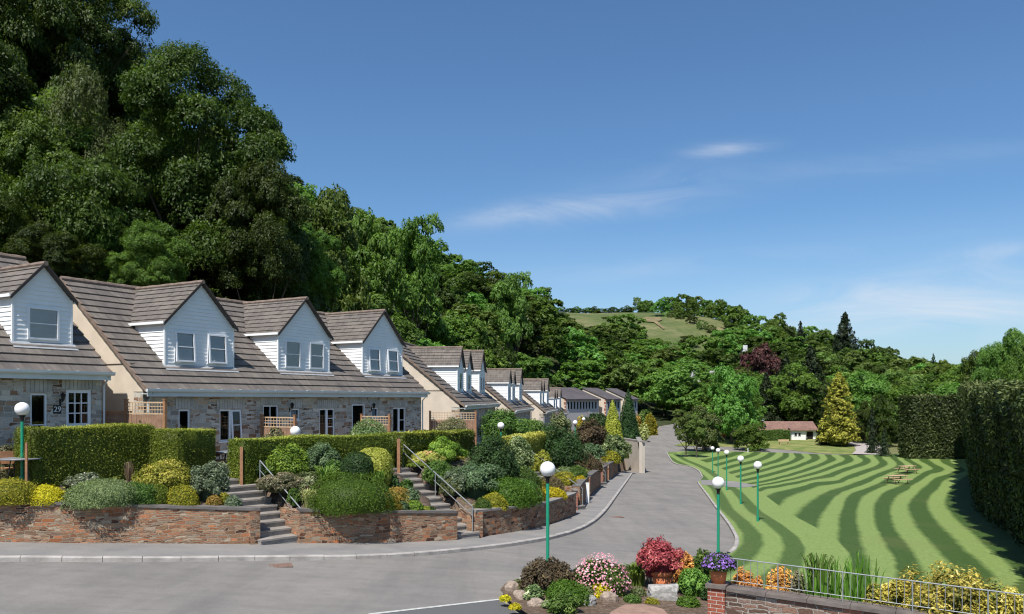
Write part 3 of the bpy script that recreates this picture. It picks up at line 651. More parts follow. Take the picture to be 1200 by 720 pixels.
# lawn outline
LK = [(782, 531), (790, 543), (803, 546.5), (812, 548.5), (820, 553), (824, 560)]
LK2 = [(819, 566), (823, 572), (830, 581), (838, 592), (847, 604), (856, 615.5), (863, 627), (866, 634), (866, 641), (863, 647), (857, 652)]
lk = smooth_line([pxy(*p) for p in LK + LK2], 0.5)
lk_near = lk[-1]
foot = [(13.5, 13.0), (17.2, 26.0), (23.3, 38.4), (29.2, 50.5), (42.5, 72.5), (49, 83.0), (56.5, 95.5), (57, 101)]
toph = [pxy(1130, 536), pxy(1100, 534), pxy(1060, 532.8), pxy(1000, 534.5), pxy(942, 532.6), pxy(907, 531.2), pxy(860, 530.3), pxy(820, 529)]
foot2 = [(x + 4.2, y - 1.6) for x, y in foot]
lawn_poly = [p for p in lk] + [(lk_near[0] - 1.6, lk_near[1] - 1.2), (4.6, 15.7), (8.0, 13.6)] + foot2 + toph
lawn_poly = lawn_poly
# mowing pattern: traced stripe centres (dark = whole numbers)
def r1(p): return (780 + p[0] / 2.857, 520 + p[1] / 2.857)
def r2(p): return (860 + p[0] / 8.571, 520 + p[1] / 8.571)
def z3(p): return (980 + p[0] / 7.5, 520 + p[1] / 7.5)
TR = []
def tr(v, f, pts): TR.extend([(f(p)[0], f(p)[1], v) for p in pts])
tr(9, r1, [(1000, 130), (975, 160), (965, 200), (990, 240), (1050, 300), (1130, 370), (1200, 430)])
tr(8.5, r1, [(990, 105), (960, 125), (920, 170), (905, 210), (930, 250), (1000, 310), (1080, 390), (1160, 465)]); tr(8.5, z3, [(1120, 205), (1050, 172)])
tr(8, z3, [(700, 560), (750, 480), (850, 400), (900, 320), (1000, 290), (1110, 245), (1040, 210), (960, 172)]); tr(8, r1, [(850, 215), (865, 255), (915, 320), (960, 370)])
tr(7.5, r1, [(780, 230), (800, 290), (850, 350), (910, 420), (790, 200), (830, 150), (900, 110)]); tr(7.5, z3, [(1010, 240), (940, 200), (880, 165)])
tr(7, r1, [(800, 410), (740, 300), (725, 230), (740, 190), (800, 150)]); tr(7, z3, [(480, 440), (620, 400), (700, 330), (800, 262), (915, 235), (840, 200), (770, 160)])
tr(6.5, r1, [(740, 400), (690, 310), (670, 240), (675, 200), (720, 160)]); tr(6.5, z3, [(450, 395), (640, 320), (760, 242), (815, 222), (760, 190), (700, 160)])
tr(6, r1, [(620, 400), (610, 300), (610, 240), (630, 190), (690, 155)]); tr(6, z3, [(120, 480), (250, 430), (400, 370), (560, 280), (725, 212), (680, 180), (620, 150)])
tr(5.5, r1, [(530, 400), (550, 290), (570, 220), (600, 180)]); tr(5.5, z3, [(20, 500), (100, 430), (250, 385), (380, 320), (480, 275), (600, 235), (645, 208), (620, 180), (570, 150)])
tr(5, r1, [(475, 270), (500, 230), (540, 190), (600, 160)]); tr(5, z3, [(0, 430), (100, 400), (200, 370), (290, 330), (400, 280), (500, 240), (570, 205), (550, 165), (520, 142)])
tr(4.5, r1, [(390, 240), (450, 190), (520, 160)]); tr(4.5, z3, [(0, 380), (120, 335), (350, 252), (450, 220), (495, 190), (475, 160), (440, 140)])
tr(4, r1, [(360, 205), (420, 165), (500, 137)]); tr(4, z3, [(40, 340), (120, 300), (210, 270), (330, 230), (395, 200), (415, 170), (380, 142)])
tr(3.5, z3, [(0, 320), (80, 277), (200, 232), (300, 200), (345, 170), (330, 142), (290, 125)])
tr(3, z3, [(0, 262), (100, 225), (200, 195), (265, 165), (265, 140), (220, 125)])
tr(2.5, z3, [(0, 230), (100, 200), (185, 170), (200, 145), (150, 120)])
tr(2, z3, [(0, 200), (70, 175), (118, 150), (115, 125), (60, 108)])
tr(1.5, r2, [(1070, 165), (1000, 205), (1010, 125)]); tr(1, r2, [(1000, 170), (850, 232), (700, 285), (560, 330), (400, 372), (280, 400), (940, 115)])
tr(0, r2, [(840, 150), (700, 212), (550, 265), (420, 305), (300, 335), (780, 112)]); tr(-1, r2, [(680, 148), (560, 205), (400, 245), (290, 280), (620, 110)])
tr(-2, r2, [(530, 130), (430, 185), (300, 225)]); tr(-3, r2, [(370, 118), (290, 160), (130, 205), (0, 232)]); tr(-4, r2, [(220, 108), (130, 142), (0, 172)]); tr(-5, r2, [(60, 100), (-60, 140), (-250, 180)])
tr(3.5, r1, [(280, 190), (340, 165)]); tr(3, r1, [(330, 150), (400, 140)])
TRa = np.array(TR); TP = np.stack([TRa[:, 0] / 100, TRa[:, 1] / 45], 1)
_kt = lambda r: r * r * np.log(r + 1e-6)
_kq = lambda r: -r
_wS = _rbf_fit(TP, TRa[:, 2], _kq)
def stripe(X, Y):
    px = HX + F * X / Y; py = HY - F * gplane(X, Y) / Y; P = np.stack([px / 100, py / 45], 1); out = np.zeros(len(P))
    for i in range(0, len(P), 4000):
        q = P[i:i + 4000]; r = np.sqrt(((q[:, None] - TP[None]) ** 2).sum(-1)); out[i:i + 4000] = _kq(r) @ _wS[:-3] + _wS[-3] + q @ _wS[-2:]
    return np.minimum(out, 9.0)  # past the last stripe stays dark, painting hedge shade into the lawn
EDGE = np.array([pxy(*p) for p in [(795, 533.5), (808, 541), (820, 545.5), (832, 551), (846, 561), (870, 578), (893, 602), (918, 618), (937, 633), (945, 647), (941, 668), (915, 690)]])
def edge_d(X, Y):
    best = np.full(X.shape, 1e9); sg = np.ones(X.shape)
    for i in range(len(EDGE) - 1):
        a = EDGE[i]; d = EDGE[i + 1] - a; t = np.clip(((X - a[0]) * d[0] + (Y - a[1]) * d[1]) / (d @ d), 0, 1)
        ex = X - a[0] - t * d[0]; ey = Y - a[1] - t * d[1]; q = ex * ex + ey * ey; c = d[0] * ey - d[1] * ex; m = q < best
        best = np.where(m, q, best); sg = np.where(m, -np.sign(c), sg)
    return np.sqrt(best) * sg
lawn = patch('lawn', lawn_poly, 0.5, lambda X, Y: gplane(X, Y) + 0.10, M['lawn'], attrs={'stripe': stripe, 'edge': edge_d}); tag(lawn, kind='structure')
kerb_run(smooth_line([pxy(*p) for p in LK], 0.5)[::-1]); kerb_run(smooth_line([pxy(*p) for p in LK2], 0.5)[::-1])
# path crossing the lawn edge
pth = patch('path', [pxy(*p) for p in [(821, 564.2), (840, 564.5), (862, 566), (888, 571), (868, 573.5), (845, 571.5), (822, 570)]], 0.6, lambda X, Y: gplane(X, Y) + 0.115, M['pavement']); tag(pth, kind='structure')
vg = patch('verge_grass', [pxy(*p) for p in [(790, 523), (827, 523.2), (867, 525), (898, 526), (927, 528.5), (960, 531.8), (1000, 533.6), (1003, 528), (1012, 522)]] + [(60, 136), (31, 136)], 1.5, lambda X, Y: np.maximum(ground(X, Y), gplane(X, Y)) + 0.06, M['verge']); tag(vg, kind='structure')
gp = patch('gravel_yard', [pxy(*p) for p in [(998, 533.2), (1003, 529), (1001, 523)]] + [(54, 131), (61, 128)] + [pxy(1040, 528), pxy(1036, 534)], 1.5, lambda X, Y: np.maximum(ground(X, Y), gplane(X, Y)) + 0.11, M['gravel']); tag(gp, kind='structure')
# worn white line and the darker bay in the near corner
l0, l1 = pxy(432, 720.5), pxy(585, 703); dv = np.array(l1) - np.array(l0); nv = np.array([-dv[1], dv[0]]) / np.hypot(*dv) * 0.05
ln = patch('road_marking', [tuple(np.array(l0) - nv), tuple(np.array(l1) - nv), tuple(np.array(l1) + nv), tuple(np.array(l0) + nv)], 0.5, lambda X, Y: gplane(X, Y) + 0.008, M['line'], inner=False); tag(ln, kind='structure')
by = patch('parking_bay', [tuple(np.array(l0) - nv), tuple(np.array(l1) - nv), pxy(610, 722), pxy(560, 745), pxy(380, 745)], 0.8, lambda X, Y: gplane(X, Y) + 0.004, M['bay']); tag(by, kind='structure')
def drain(px, py, w, d, label):
    x, y, z = road_hit(px, py); e = empty('drain_cover', (x, y, z + 0.006), 0.35, label, 'drain cover')
    mb = MB(); mb.box(-w / 2, w / 2, -d / 2, d / 2, 0, 0.006); mb.build('iron_frame', M['rust'], e)
    mb = MB()
    for i in range(6): x0 = -w / 2 + 0.05 + i * (w - 0.1) / 6; mb.box(x0, x0 + 0.03, -d / 2 + 0.04, d / 2 - 0.04, 0.006, 0.014)
    mb.build('grating', M['rust'], e)
drain(328, 663.5, 0.62, 0.5, 'rusty rectangular drain cover in the road below the first flight of steps')
drain(722, 606.5, 0.7, 0.4, 'thin iron drain cover in the road at the bend of the kerb')
# ------------------------------------------------------------------ END GROUND
# ------------------------------------------------------------------ houses
EH = 2.8; PW = 5.3; RISE = 4.4; PIT = math.atan2(RISE, PW); SL = math.hypot(PW, RISE)
def wall_openings(mb, x0, x1, z0, z1, y, holes, depth=0.14, flip=False):
    xs_ = sorted(set([x0, x1] + [h[0] for h in holes] + [h[1] for h in holes])); zs_ = sorted(set([z0, z1] + [h[2] for h in holes] + [h[3] for h in holes]))
    for i in range(len(xs_) - 1):
        for j in range(len(zs_) - 1):
            a, b, c, d = xs_[i], xs_[i + 1], zs_[j], zs_[j + 1]; mx_, mz = (a + b) / 2, (c + d) / 2
            if any(h[0] < mx_ < h[1] and h[2] < mz < h[3] for h in holes): continue
            mb.face([(a, y, c), (b, y, c), (b, y, d), (a, y, d)])
    for a, b, c, d in holes:
        mb.face([(a, y, c), (a, y + depth, c), (a, y + depth, d), (a, y, d)]); mb.face([(b, y, d), (b, y + depth, d), (b, y + depth, c), (b, y, c)])
        mb.face([(a, y, d), (a, y + depth, d), (b, y + depth, d), (b, y, d)]); mb.face([(a, y, c), (b, y, c), (b, y + depth, c), (a, y + depth, c)])
def frame_box(mb, x0, x1, z0, z1, y0, y1, w, cols=1, rows=1, bar=0.035, M=None):
    mb.box(x0, x0 + w, y0, y1, z0, z1, M=M); mb.box(x1 - w, x1, y0, y1, z0, z1, M=M)
    mb.box(x0 + w, x1 - w, y0 + .002, y1 - .002, z0, z0 + w, M=M); mb.box(x0 + w, x1 - w, y0 + .002, y1 - .002, z1 - w, z1, M=M)
    for i in range(1, cols):
        c = x0 + w + (x1 - x0 - 2 * w) * i / cols; mb.box(c - bar / 2, c + bar / 2, y0 + .012, y1 - .006, z0 + w, z1 - w, M=M)
    for j in range(1, rows):
        c = z0 + w + (z1 - z0 - 2 * w) * j / rows; mb.box(x0 + w, x1 - w, y0 + .016, y1 - .008, c - bar / 2, c + bar / 2, M=M)
def window(parent, name, x0, x1, z0, z1, y, casements=((1, 2),), curtain=0, openc=None, sill=True, dark=True, label=None, depth=0.10, w=0.065):
    """y = outside face of the wall; frame set into it; panes and curtains are sub-parts"""
    mb = MB(); n = len(casements); ws = (x1 - x0) / n; gl = MB()
    for i, cs in enumerate(casements):
        a, b = x0 + i * ws, x0 + (i + 1) * ws
        Mt = None
        if openc is not None and i in openc:
            frame_box(mb, a, b, z0, z1, y - 0.02, y + 0.05, w * 0.6)
            ang = rad(openc[i])
            Mt = Matrix.Translation((0, y - 0.02, z1)) @ Matrix.Rotation(-ang, 4, 'X') @ Matrix.Translation((0, -y, -z1))
            frame_box(mb, a + .03, b - .03, z0 + .03, z1 - .03, y - 0.02, y + 0.03, w, cs[0], cs[1], M=Mt)
        else:
            frame_box(mb, a, b, z0, z1, y - 0.025, y + 0.05, w, cs[0], cs[1])
        q = [(a + w, y + .012, z0 + w), (b - w, y + .012, z0 + w), (b - w, y + .012, z1 - w), (a + w, y + .012, z1 - w)]
        if Mt is not None: q = [Mt @ Vector(p) for p in q]
        gl.face(q)
    if sill: mb.box(x0 - .06, x1 + .06, y - 0.09, y + .04, z0 - .05, z0 - .002)
    f = mb.build(name, M['frame'], parent)
    if label: f['label'] = label
    gl.build('pane', M['glass'], f)
    if curtain:
        cu = MB(); k = curtain
        for (a, b) in (((x0 + w, x0 + (x1 - x0) * k)), ((x1 - (x1 - x0) * k, x1 - w))):
            for s_ in range(8):
                u0 = a + (b - a) * s_ / 8; u1 = a + (b - a) * (s_ + 1) / 8; d0 = .03 * (s_ % 2); d1 = .03 * ((s_ + 1) % 2)
                cu.face([(u0, y + .09 + d0, z0 + w), (u1, y + .09 + d1, z0 + w), (u1, y + .09 + d1, z1 - w), (u0, y + .09 + d0, z1 - w)])
        cu.build('curtain', M['curtain'], f)
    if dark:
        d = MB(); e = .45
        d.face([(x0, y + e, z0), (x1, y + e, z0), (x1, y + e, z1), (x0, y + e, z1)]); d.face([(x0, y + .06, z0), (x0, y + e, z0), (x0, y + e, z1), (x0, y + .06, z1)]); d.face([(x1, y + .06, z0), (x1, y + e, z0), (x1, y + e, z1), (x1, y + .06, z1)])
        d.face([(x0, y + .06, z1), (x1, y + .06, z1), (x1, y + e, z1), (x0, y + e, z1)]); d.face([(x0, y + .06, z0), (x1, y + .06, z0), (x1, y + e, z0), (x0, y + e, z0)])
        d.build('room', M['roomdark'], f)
    return f
def dormer(parent, c, wd, dz, wall_h, gab, wins, b=1.17, zoff=0.0, label=None):
    """white boarded gabled dormer; its front stands b behind the eaves line"""
    zb = EH + b * RISE / PW + dz; x0, x1 = c - wd / 2, c + wd / 2; zt = zb + wall_h; zp = zt + gab; yb = 0
    dep = PW + 0.3; back = lambda z: min(dep, (z - EH) * PW / RISE + 0.05)
    mb = MB()
    holes = []
    poly = [(x0, zb - .05), (x1, zb - .05), (x1, zt), (c, zp), (x0, zt)]
    mb.lapped((0, b, 0), (1, 0, 0), (0, 0, 1), (0, -1, 0), poly, 0.15, 0.024)
    for xx, sg in ((x0, -1), (x1, 1)):
        po = [(b, zb - .05), (back(zt), zt), (b, zt)]
        yy = back(zb - .05)
        mb.lapped((xx, 0, 0), (0, 1, 0), (0, 0, 1), (sg, 0, 0), po, 0.15, 0.024)
        mb.box(xx - .045 if sg < 0 else xx - .02, xx + .02 if sg < 0 else xx + .045, b - .035, b + .03, zb - .03, zt)      # corner boards
    o = mb.build('dormer', M['upvc'], parent)
    if label: o['label'] = label
    # roof: two tiled slopes from an eaves overhang to the dormer ridge
    ov = 0.14; hw = wd / 2 + ov; rise = gab * hw / (wd / 2); sl = math.hypot(hw, rise); rb = MB(); L_ = dep - b + 0.16
    for sg in (-1, 1):
        O = (c + sg * hw, b - 0.17, zp - rise + 0.05); V = (-sg * hw / sl, 0, rise / sl); Nn = (sg * rise / sl, 0, hw / sl)
        yk = lambda v: L_
        rb.lapped(O, (0, 1, 0), V, Nn, [(0, 0), (max(0.3, (zt + .05 - EH) * PW / RISE - b + .25), 0), (L_ + .25, sl), (0, sl)], 0.29, 0.035)
        rb.face([(c + sg * hw, b - .17, zp - rise + .045), (c, b - .17, zp + .045), (c, b + L_, zp + .045), (c + sg * hw, b + L_ * .5, zp - rise + .045)])
    rb.build('dormer_roof', M['tile'], o)
    rg = MB(); rg.tube([(c, b - .19 + L_ * i / 10, zp + 0.07) for i in range(11)], [0.085 + .012 * (i % 2) for i in range(11)], 8); rg.build('ridge_tiles', M['cement'], o)
    bg_ = MB()
    for sg in (-1, 1):      # dark verge edge of the gable
        p0 = Vector((c + sg * (hw + .01), b - .185, zp - rise - .02)); p1 = Vector((c, b - .185, zp + .0))
        up = Vector((0, 0, .13)); bg_.face([p0, p1, p1 + up, p0 + up]); bg_.face([p0 + Vector((0, .05, 0)), p1 + Vector((0, .05, 0)), p1 + up + Vector((0, .05, 0)), p0 + up + Vector((0, .05, 0))])
        bg_.face([p0, p1, p1 + Vector((0, .05, 0)), p0 + Vector((0, .05, 0))]); bg_.face([p0 + up, p1 + up, p1 + up + Vector((0, .05, 0)), p0 + up + Vector((0, .05, 0))])
    bg_.build('verge', M['darkedge'], o)
    fa = MB()
    for sg in (-1, 1): fa.box(c + sg * hw - .05, c + sg * hw + .03, b - .15, back(zt) - .1, zt - .10, zt + .0)
    fa.build('fascia', M['upvc'], o)
    ap = MB(); ft = lambda y: EH + y * RISE / PW + 0.05
    ap.face([(x0 - .12, b - .28, ft(b - .28)), (x1 + .12, b - .28, ft(b - .28)), (x1 + .12, b + .02, ft(b + .02)), (x0 - .12, b + .02, ft(b + .02))]); ap.build('flashing', M['lead'], o)
    for (a, e, za, ze, kw) in wins:
        window(o, 'window', a, e, za, ze, b - .045, **kw)
    return o
def lantern(parent, x, z, y):
    mb = MB(); mb.tube([(x, y, z - .12), (x, y - .14, z - .12), (x, y - .16, z + .02)], .014, 6); mb.box(x - .03, x + .03, y - .02, y, z - .22, z - .02)
    mb.lathe([(0, .20), (.03, .19), (.10, .10), (.075, .09), (.05, -.06), (.02, -.09), (0, -.09)], 6, 0, (x, y - .16, z)); return mb.build('wall_lantern', M['black'], parent)
def downpipe(parent, x, ybase, z0=0):
    mb = MB(); mb.tube([(x, .0, EH - .02), (x, .0, EH - .14), (x + .02, ybase - .07, EH - .42), (x + .02, ybase - .07, z0)], .036, 8); return mb.build('downpipe', M['gutter'], parent)
def mesh_obj_simple(n, me): o = bpy.data.objects.new(n, me); COL.objects.link(o); return o
def number_plate(parent, x, z, y, txt):
    mb = MB(); mb.box(x - .13, x + .13, y - .02, y, z - .14, z + .14); p = mb.build('number_plate', M['black'], parent)
    c = bpy.data.curves.new('house_number', 'FONT'); c.body = txt; c.size = .25; c.align_x = 'CENTER'; c.align_y = 'CENTER'; c.extrude = .003
    t = bpy.data.objects.new('house_number', c); COL.objects.link(t); t.data.materials.append(M['white']); bpy.context.view_layer.update(); me = bpy.data.meshes.new_from_object(t); bpy.data.objects.remove(t)
    t = mesh_obj_simple('digits', me); t.location = (x, y - .026, z); t.rotation_euler = (rad(90), 0, 0); t.parent = p
def row_house(loc, vp, length, holes, dormers, label, detail=True, gablewin=True, name='terraced_house'):
    th = math.atan2(vp - HX, F); rz = math.pi / 2 - th; e = empty(name, loc, rz, label, 'house', 'stone terraced houses with white dormers')
    WY = 0.38; ZB = -2.2
    mb = MB(); hs = [(a, b, c, d) for (a, b, c, d, *_) in holes]
    wall_openings(mb, 0.12, length - 0.12, ZB, EH, WY, hs); w = mb.build('front_wall', M['greystone'], e)
    gb = MB()
    for xx in (0.12, length - 0.12):
        pts = [(xx, WY + .02, ZB), (xx, 2 * PW - WY, ZB), (xx, 2 * PW - WY, EH + .25), (xx, PW, EH + RISE - .06), (xx, WY + .02, EH + (WY + .02) * RISE / PW - .06)]
        gb.face(pts if xx > 1 else pts[::-1])
    gb.box(0.12, length - .12, 2 * PW - WY - .2, 2 * PW - WY, ZB, EH)
    gb.build('gable_wall', M['render'], e)
    qn = MB(); qn.box(0.10, .35, WY - .0, WY + .52, ZB, EH - .05); qn.build('stone_corner', M['greystone'], e)
    if detail:
        jl = MB(); jl.box(.105, .125, WY + .5, PW * 1.0, EH + .95, EH + .99); jl.build('render_joint', M['darkedge'], e)
    rf = MB(); U = (1, 0, 0); ca, sa = math.cos(PIT), math.sin(PIT); st = SL / 16
    rf.lapped((0, 0, EH), U, (0, ca, sa), (0, -sa, ca), [(0, 0), (length, 0), (length, SL), (0, SL)], st, 0.05)
    rf.lapped((0, 2 * PW, EH), U, (0, -ca, sa), (0, sa, ca), [(0, 0), (length, 0), (length, SL), (0, SL)], st, 0.05)
    rf.face([(0, 0, EH - .03), (length, 0, EH - .03), (length, PW, EH + RISE - .03), (0, PW, EH + RISE - .03)])
    r = rf.build('roof', M['tile'], e)
    rg = MB(); nn = int(length / .3); rg.tube([(length * i / nn, PW, EH + RISE + .03) for i in range(nn + 1)], [.10 + .012 * (i % 2) for i in range(nn + 1)], 8); rg.build('ridge_tiles', M['cement'], r)
    for xx in (-.02, length - .06):          # verge tiles turned down over the gable, one for each course
        vg_ = MB()
        for i in range(16):
            a = i * st; b2 = a + st; p = lambda v, o: (v * ca - o * sa, EH + v * sa + o * ca)
            for (x_) in (xx,):
                A = p(a, -.10); B = p(b2, -.13); C = p(b2, .012); D = p(a, .07)
                for xf in (x_, x_ + .08): vg_.face([(xf, *A), (xf, *B), (xf, *C), (xf, *D)])
                vg_.face([(x_, *D), (x_ + .08, *D), (x_ + .08, *C), (x_, *C)]); vg_.face([(x_, *A), (x_ + .08, *A), (x_ + .08, *D), (x_, *D)]); vg_.face([(x_, *A), (x_ + .08, *A), (x_ + .08, *B), (x_, *B)])
        vg_.build('verge_tiles', M['cement'], r)
    gu = MB()
    prof = [(-.13, .04), (-.125, -.03), (-.09, -.075), (-.04, -.08), (-.005, -.05), (0.0, .03)]
    for i in range(len(prof) - 1):
        (ya, za), (yb, zb) = prof[i], prof[i + 1]; gu.face([(-.06, ya, EH + za), (length + .06, ya, EH + za), (length + .06, yb, EH + zb), (-.06, yb, EH + zb)], smooth=True)
    for xx in (-.06, length + .06): gu.face([(xx, y_, EH + z_) for y_, z_ in prof])
    for i in range(int(length / .95)): x_ = .4 + i * .95; gu.box(x_ - .02, x_ + .02, -.135, .0, EH + .03, EH + .055)
    gu.build('gutter', M['gutter'], e)
    fb = MB(); fb.box(.02, length - .02, .005, .04, EH - .24, EH - .01); fb.box(.02, length - .02, .04, WY - .002, EH - .16, EH - .13); fb.build('fascia', M['gutter'], e)
    for h in holes:
        a, b, c, d, kind = h[:5]; kw = h[5] if len(h) > 5 else {}
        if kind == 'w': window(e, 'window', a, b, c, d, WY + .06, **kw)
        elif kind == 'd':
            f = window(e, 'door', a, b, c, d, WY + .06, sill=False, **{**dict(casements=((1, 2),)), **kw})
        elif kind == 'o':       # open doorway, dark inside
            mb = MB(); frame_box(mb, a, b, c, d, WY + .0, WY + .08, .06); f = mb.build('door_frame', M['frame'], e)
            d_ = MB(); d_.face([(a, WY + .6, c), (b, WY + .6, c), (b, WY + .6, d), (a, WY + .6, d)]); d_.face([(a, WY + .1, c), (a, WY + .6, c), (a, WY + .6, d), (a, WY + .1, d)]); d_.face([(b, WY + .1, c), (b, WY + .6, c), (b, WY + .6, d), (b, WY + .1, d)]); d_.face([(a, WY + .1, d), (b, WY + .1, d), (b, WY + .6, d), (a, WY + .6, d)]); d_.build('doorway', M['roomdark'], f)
    # upright lintel stones over the openings
    for h in holes:
        if h[3] < EH - .2:
            lt = MB()
            n = max(3, int((h[1] - h[0] + .3) / .13)); x_ = h[0] - .15
            for i in range(n): ww = (h[1] - h[0] + .3) / n; lt.box(x_ + .008, x_ + ww - .008, WY - .018, WY + .01, h[3] + .03, min(h[3] + .42, EH - .2)); x_ += ww
            lt.build('stone_lintel', M['lintel'], e)
    for dd in dormers: dormer(e, *dd[:6], **(dd[6] if len(dd) > 6 else {}))
    downpipe(e, .25, WY); downpipe(e, length - .1, WY)
    return e
M['lintel'] = m_plain('lintel_stone', (0.46, 0.44, 0.40), 0.85, 0.2, 0.25, 2.2, 0.4)
O2 = Vector((-13.2, 28.4, 0)); TH2 = math.atan2(1118 - HX, F); D2 = Vector((math.sin(TH2), math.cos(TH2), 0)); NB2 = Vector((-math.cos(TH2), math.sin(TH2), 0))
def Lof(px, b=0.4):
    k = (px - HX) / F; o = O2 + NB2 * b; return (o.x - k * o.y) / (k * D2.y - D2.x)
def Zof(px, py, ze, b=0.4):
    o = O2 + NB2 * b + D2 * Lof(px, b); return (HY - py) / F * o.y - (ze - EH)
def H(px0, px1, pt, pb, ze, L0=0.0, b=0.4):
    pm = (px0 + px1) / 2; return (Lof(px0, b) - L0, Lof(px1, b) - L0, Zof(pm, pb, ze, b), Zof(pm, pt, ze, b))
E2 = 0.34
def dz2(c, wall_h=1.7, gab=1.65, wd=3.28, n=2, op=False, cur=0, lab=None):
    zb = EH + 1.17 * RISE / PW; ww = .95
    wins = []
    for k, s_ in enumerate((-.78, .78)):
        wins.append((c + s_ - ww / 2, c + s_ + ww / 2, zb + .13, zb + 1.38, dict(casements=((1, 2),), curtain=cur, sill=False, dark=True, depth=.1, openc=({0: 4} if op else None))))
    return (c, wd, 0, wall_h, gab, wins, dict(label=lab))
h2 = []
a, b, c, d = H(209, 222.5, 480, 508, E2); h2.append((a, b, 0.05, d, 'd'))
a, b, c, d = H(257, 283, 480, 517, E2); h2.append((a, b, c, d, 'w', dict(casements=((1, 1), (1, 2)), openc={1: 4}, curtain=.0)))
a, b, c, d = H(308, 326, 475, 508, E2); h2.append((a, b, 0.05, d, 'd', dict(casements=((2, 3),))))
a, b, c, d = H(340, 351, 479, 492, E2); h2.append((a, b, c, d, 'w', dict(casements=((1, 1),), curtain=.5)))
a, b, c, d = H(374, 392, 479, 512, E2); h2.append((a, b, c, d, 'w', dict(casements=((1, 1), (1, 3)))))
a, b, c, d = H(412, 427, 474, 508, E2); h2.append((a, b, 0.05, d, 'o'))
a, b, c, d = H(435, 443, 478, 489, E2); h2.append((a, b, c, d, 'w', dict(casements=((1, 1),), curtain=.5)))
a, b, c, d = H(460, 475, 478, 507, E2); h2.append((a, b, c, d, 'w', dict(casements=((1, 1), (1, 2)))))
b2 = row_house((-13.2, 28.4, E2 - EH), 1118, 17.4, h2, [dz2(3.25, op=True, cur=.46, lab='dormer with curtained windows ajar'), dz2(9.1, lab='dormer with closed windows showing green reflections'), dz2(14.9, op=True, cur=.46)],
               'long row of three stone houses under three paired-window white dormers')
for px in (339, 435): lantern(b2, Lof(px), Zof(px, 477, E2), .38)
# the house numbered 29, nearest the camera
L1 = 14.0; E1 = 0.89; LO1 = -1.37 - L1
o1 = O2 + D2 * LO1
h1 = []
a, b, c, d = H(35, 55, 461, 505, E1, LO1); h1.append((a, b, 0.05, d, 'd', dict(casements=((1, 2),))))
a, b, c, d = H(77, 107, 457, 500, E1, LO1); h1.append((a, b, c, d, 'w', dict(casements=((3, 3),), w=.11)))
zb1 = EH + 1.17 * RISE / PW
cdm = -3.06 - LO1
b1 = row_house((o1.x, o1.y, E1 - EH), 1118, L1, h1, [(cdm, 1.92, 0, 1.55, 1.05, [(cdm - .52, cdm + .52, zb1 + .12, zb1 + 1.2, dict(casements=((1, 2),), sill=False))], dict(label='narrow dormer with a single window'))],
               'nearest stone house at the left edge, black plate 29 by its door')
lantern(b1, Lof(70) - LO1, Zof(70, 467, E1), .38); number_plate(b1, Lof(66.5) - LO1, Zof(66.5, 480, E1), .38, "29")
def far_dormers(L_):
    out = []; zb = EH + 1.17 * RISE / PW
    for c, wd, wh, gb_, n in ((5.1, 2.5, 1.75, 1.25, 1), (8.95, 2.5, 1.75, 1.25, 1), (16.3, 3.4, 1.85, 1.6, 2)):
        ws = [(c - .55, c + .55, zb + .12, zb + 1.3, dict(casements=((1, 2),), sill=False))] if n == 1 else [(c - 1.25, c - .3, zb + .12, zb + 1.3, dict(sill=False)), (c + .3, c + 1.25, zb + .12, zb + 1.3, dict(sill=False))]
        out.append((c, wd, 0, wh, gb_, ws))
    return out
fh = [(1.2, 2.3, .9, 2.15, 'w', dict(casements=((1, 1), (1, 2)))), (4.6, 5.6, .05, 2.15, 'o'), (7.2, 8.6, .9, 2.15, 'w', dict(casements=((1, 1), (1, 2)))), (11, 12, .05, 2.15, 'd'), (14, 15.6, .9, 2.15, 'w', dict(casements=((1, 1), (1, 2))))]
row_house((-2.96, 49.7, -.43 - EH), 690, 19.3, fh, far_dormers(19.3), 'stone row just beyond the three-dormer row, seen almost end on')
row_house((.31, 72.2, -1.1 - EH), 703, 20.5, fh, far_dormers(20), 'third row of dormered houses, partly hidden behind the garden shrubs')
row_house((4.2, 96.0, -1.6 - EH), 716, 20.0, fh, far_dormers(20), 'farthest and smallest of the white-dormered rows, next to the grey sloping-roofed houses')
row_house((7.2, 121.0, -2.5 - EH), 735, 20.0, fh, far_dormers(20), 'last tiny dormered row, squeezed between its neighbour and the first grey house')
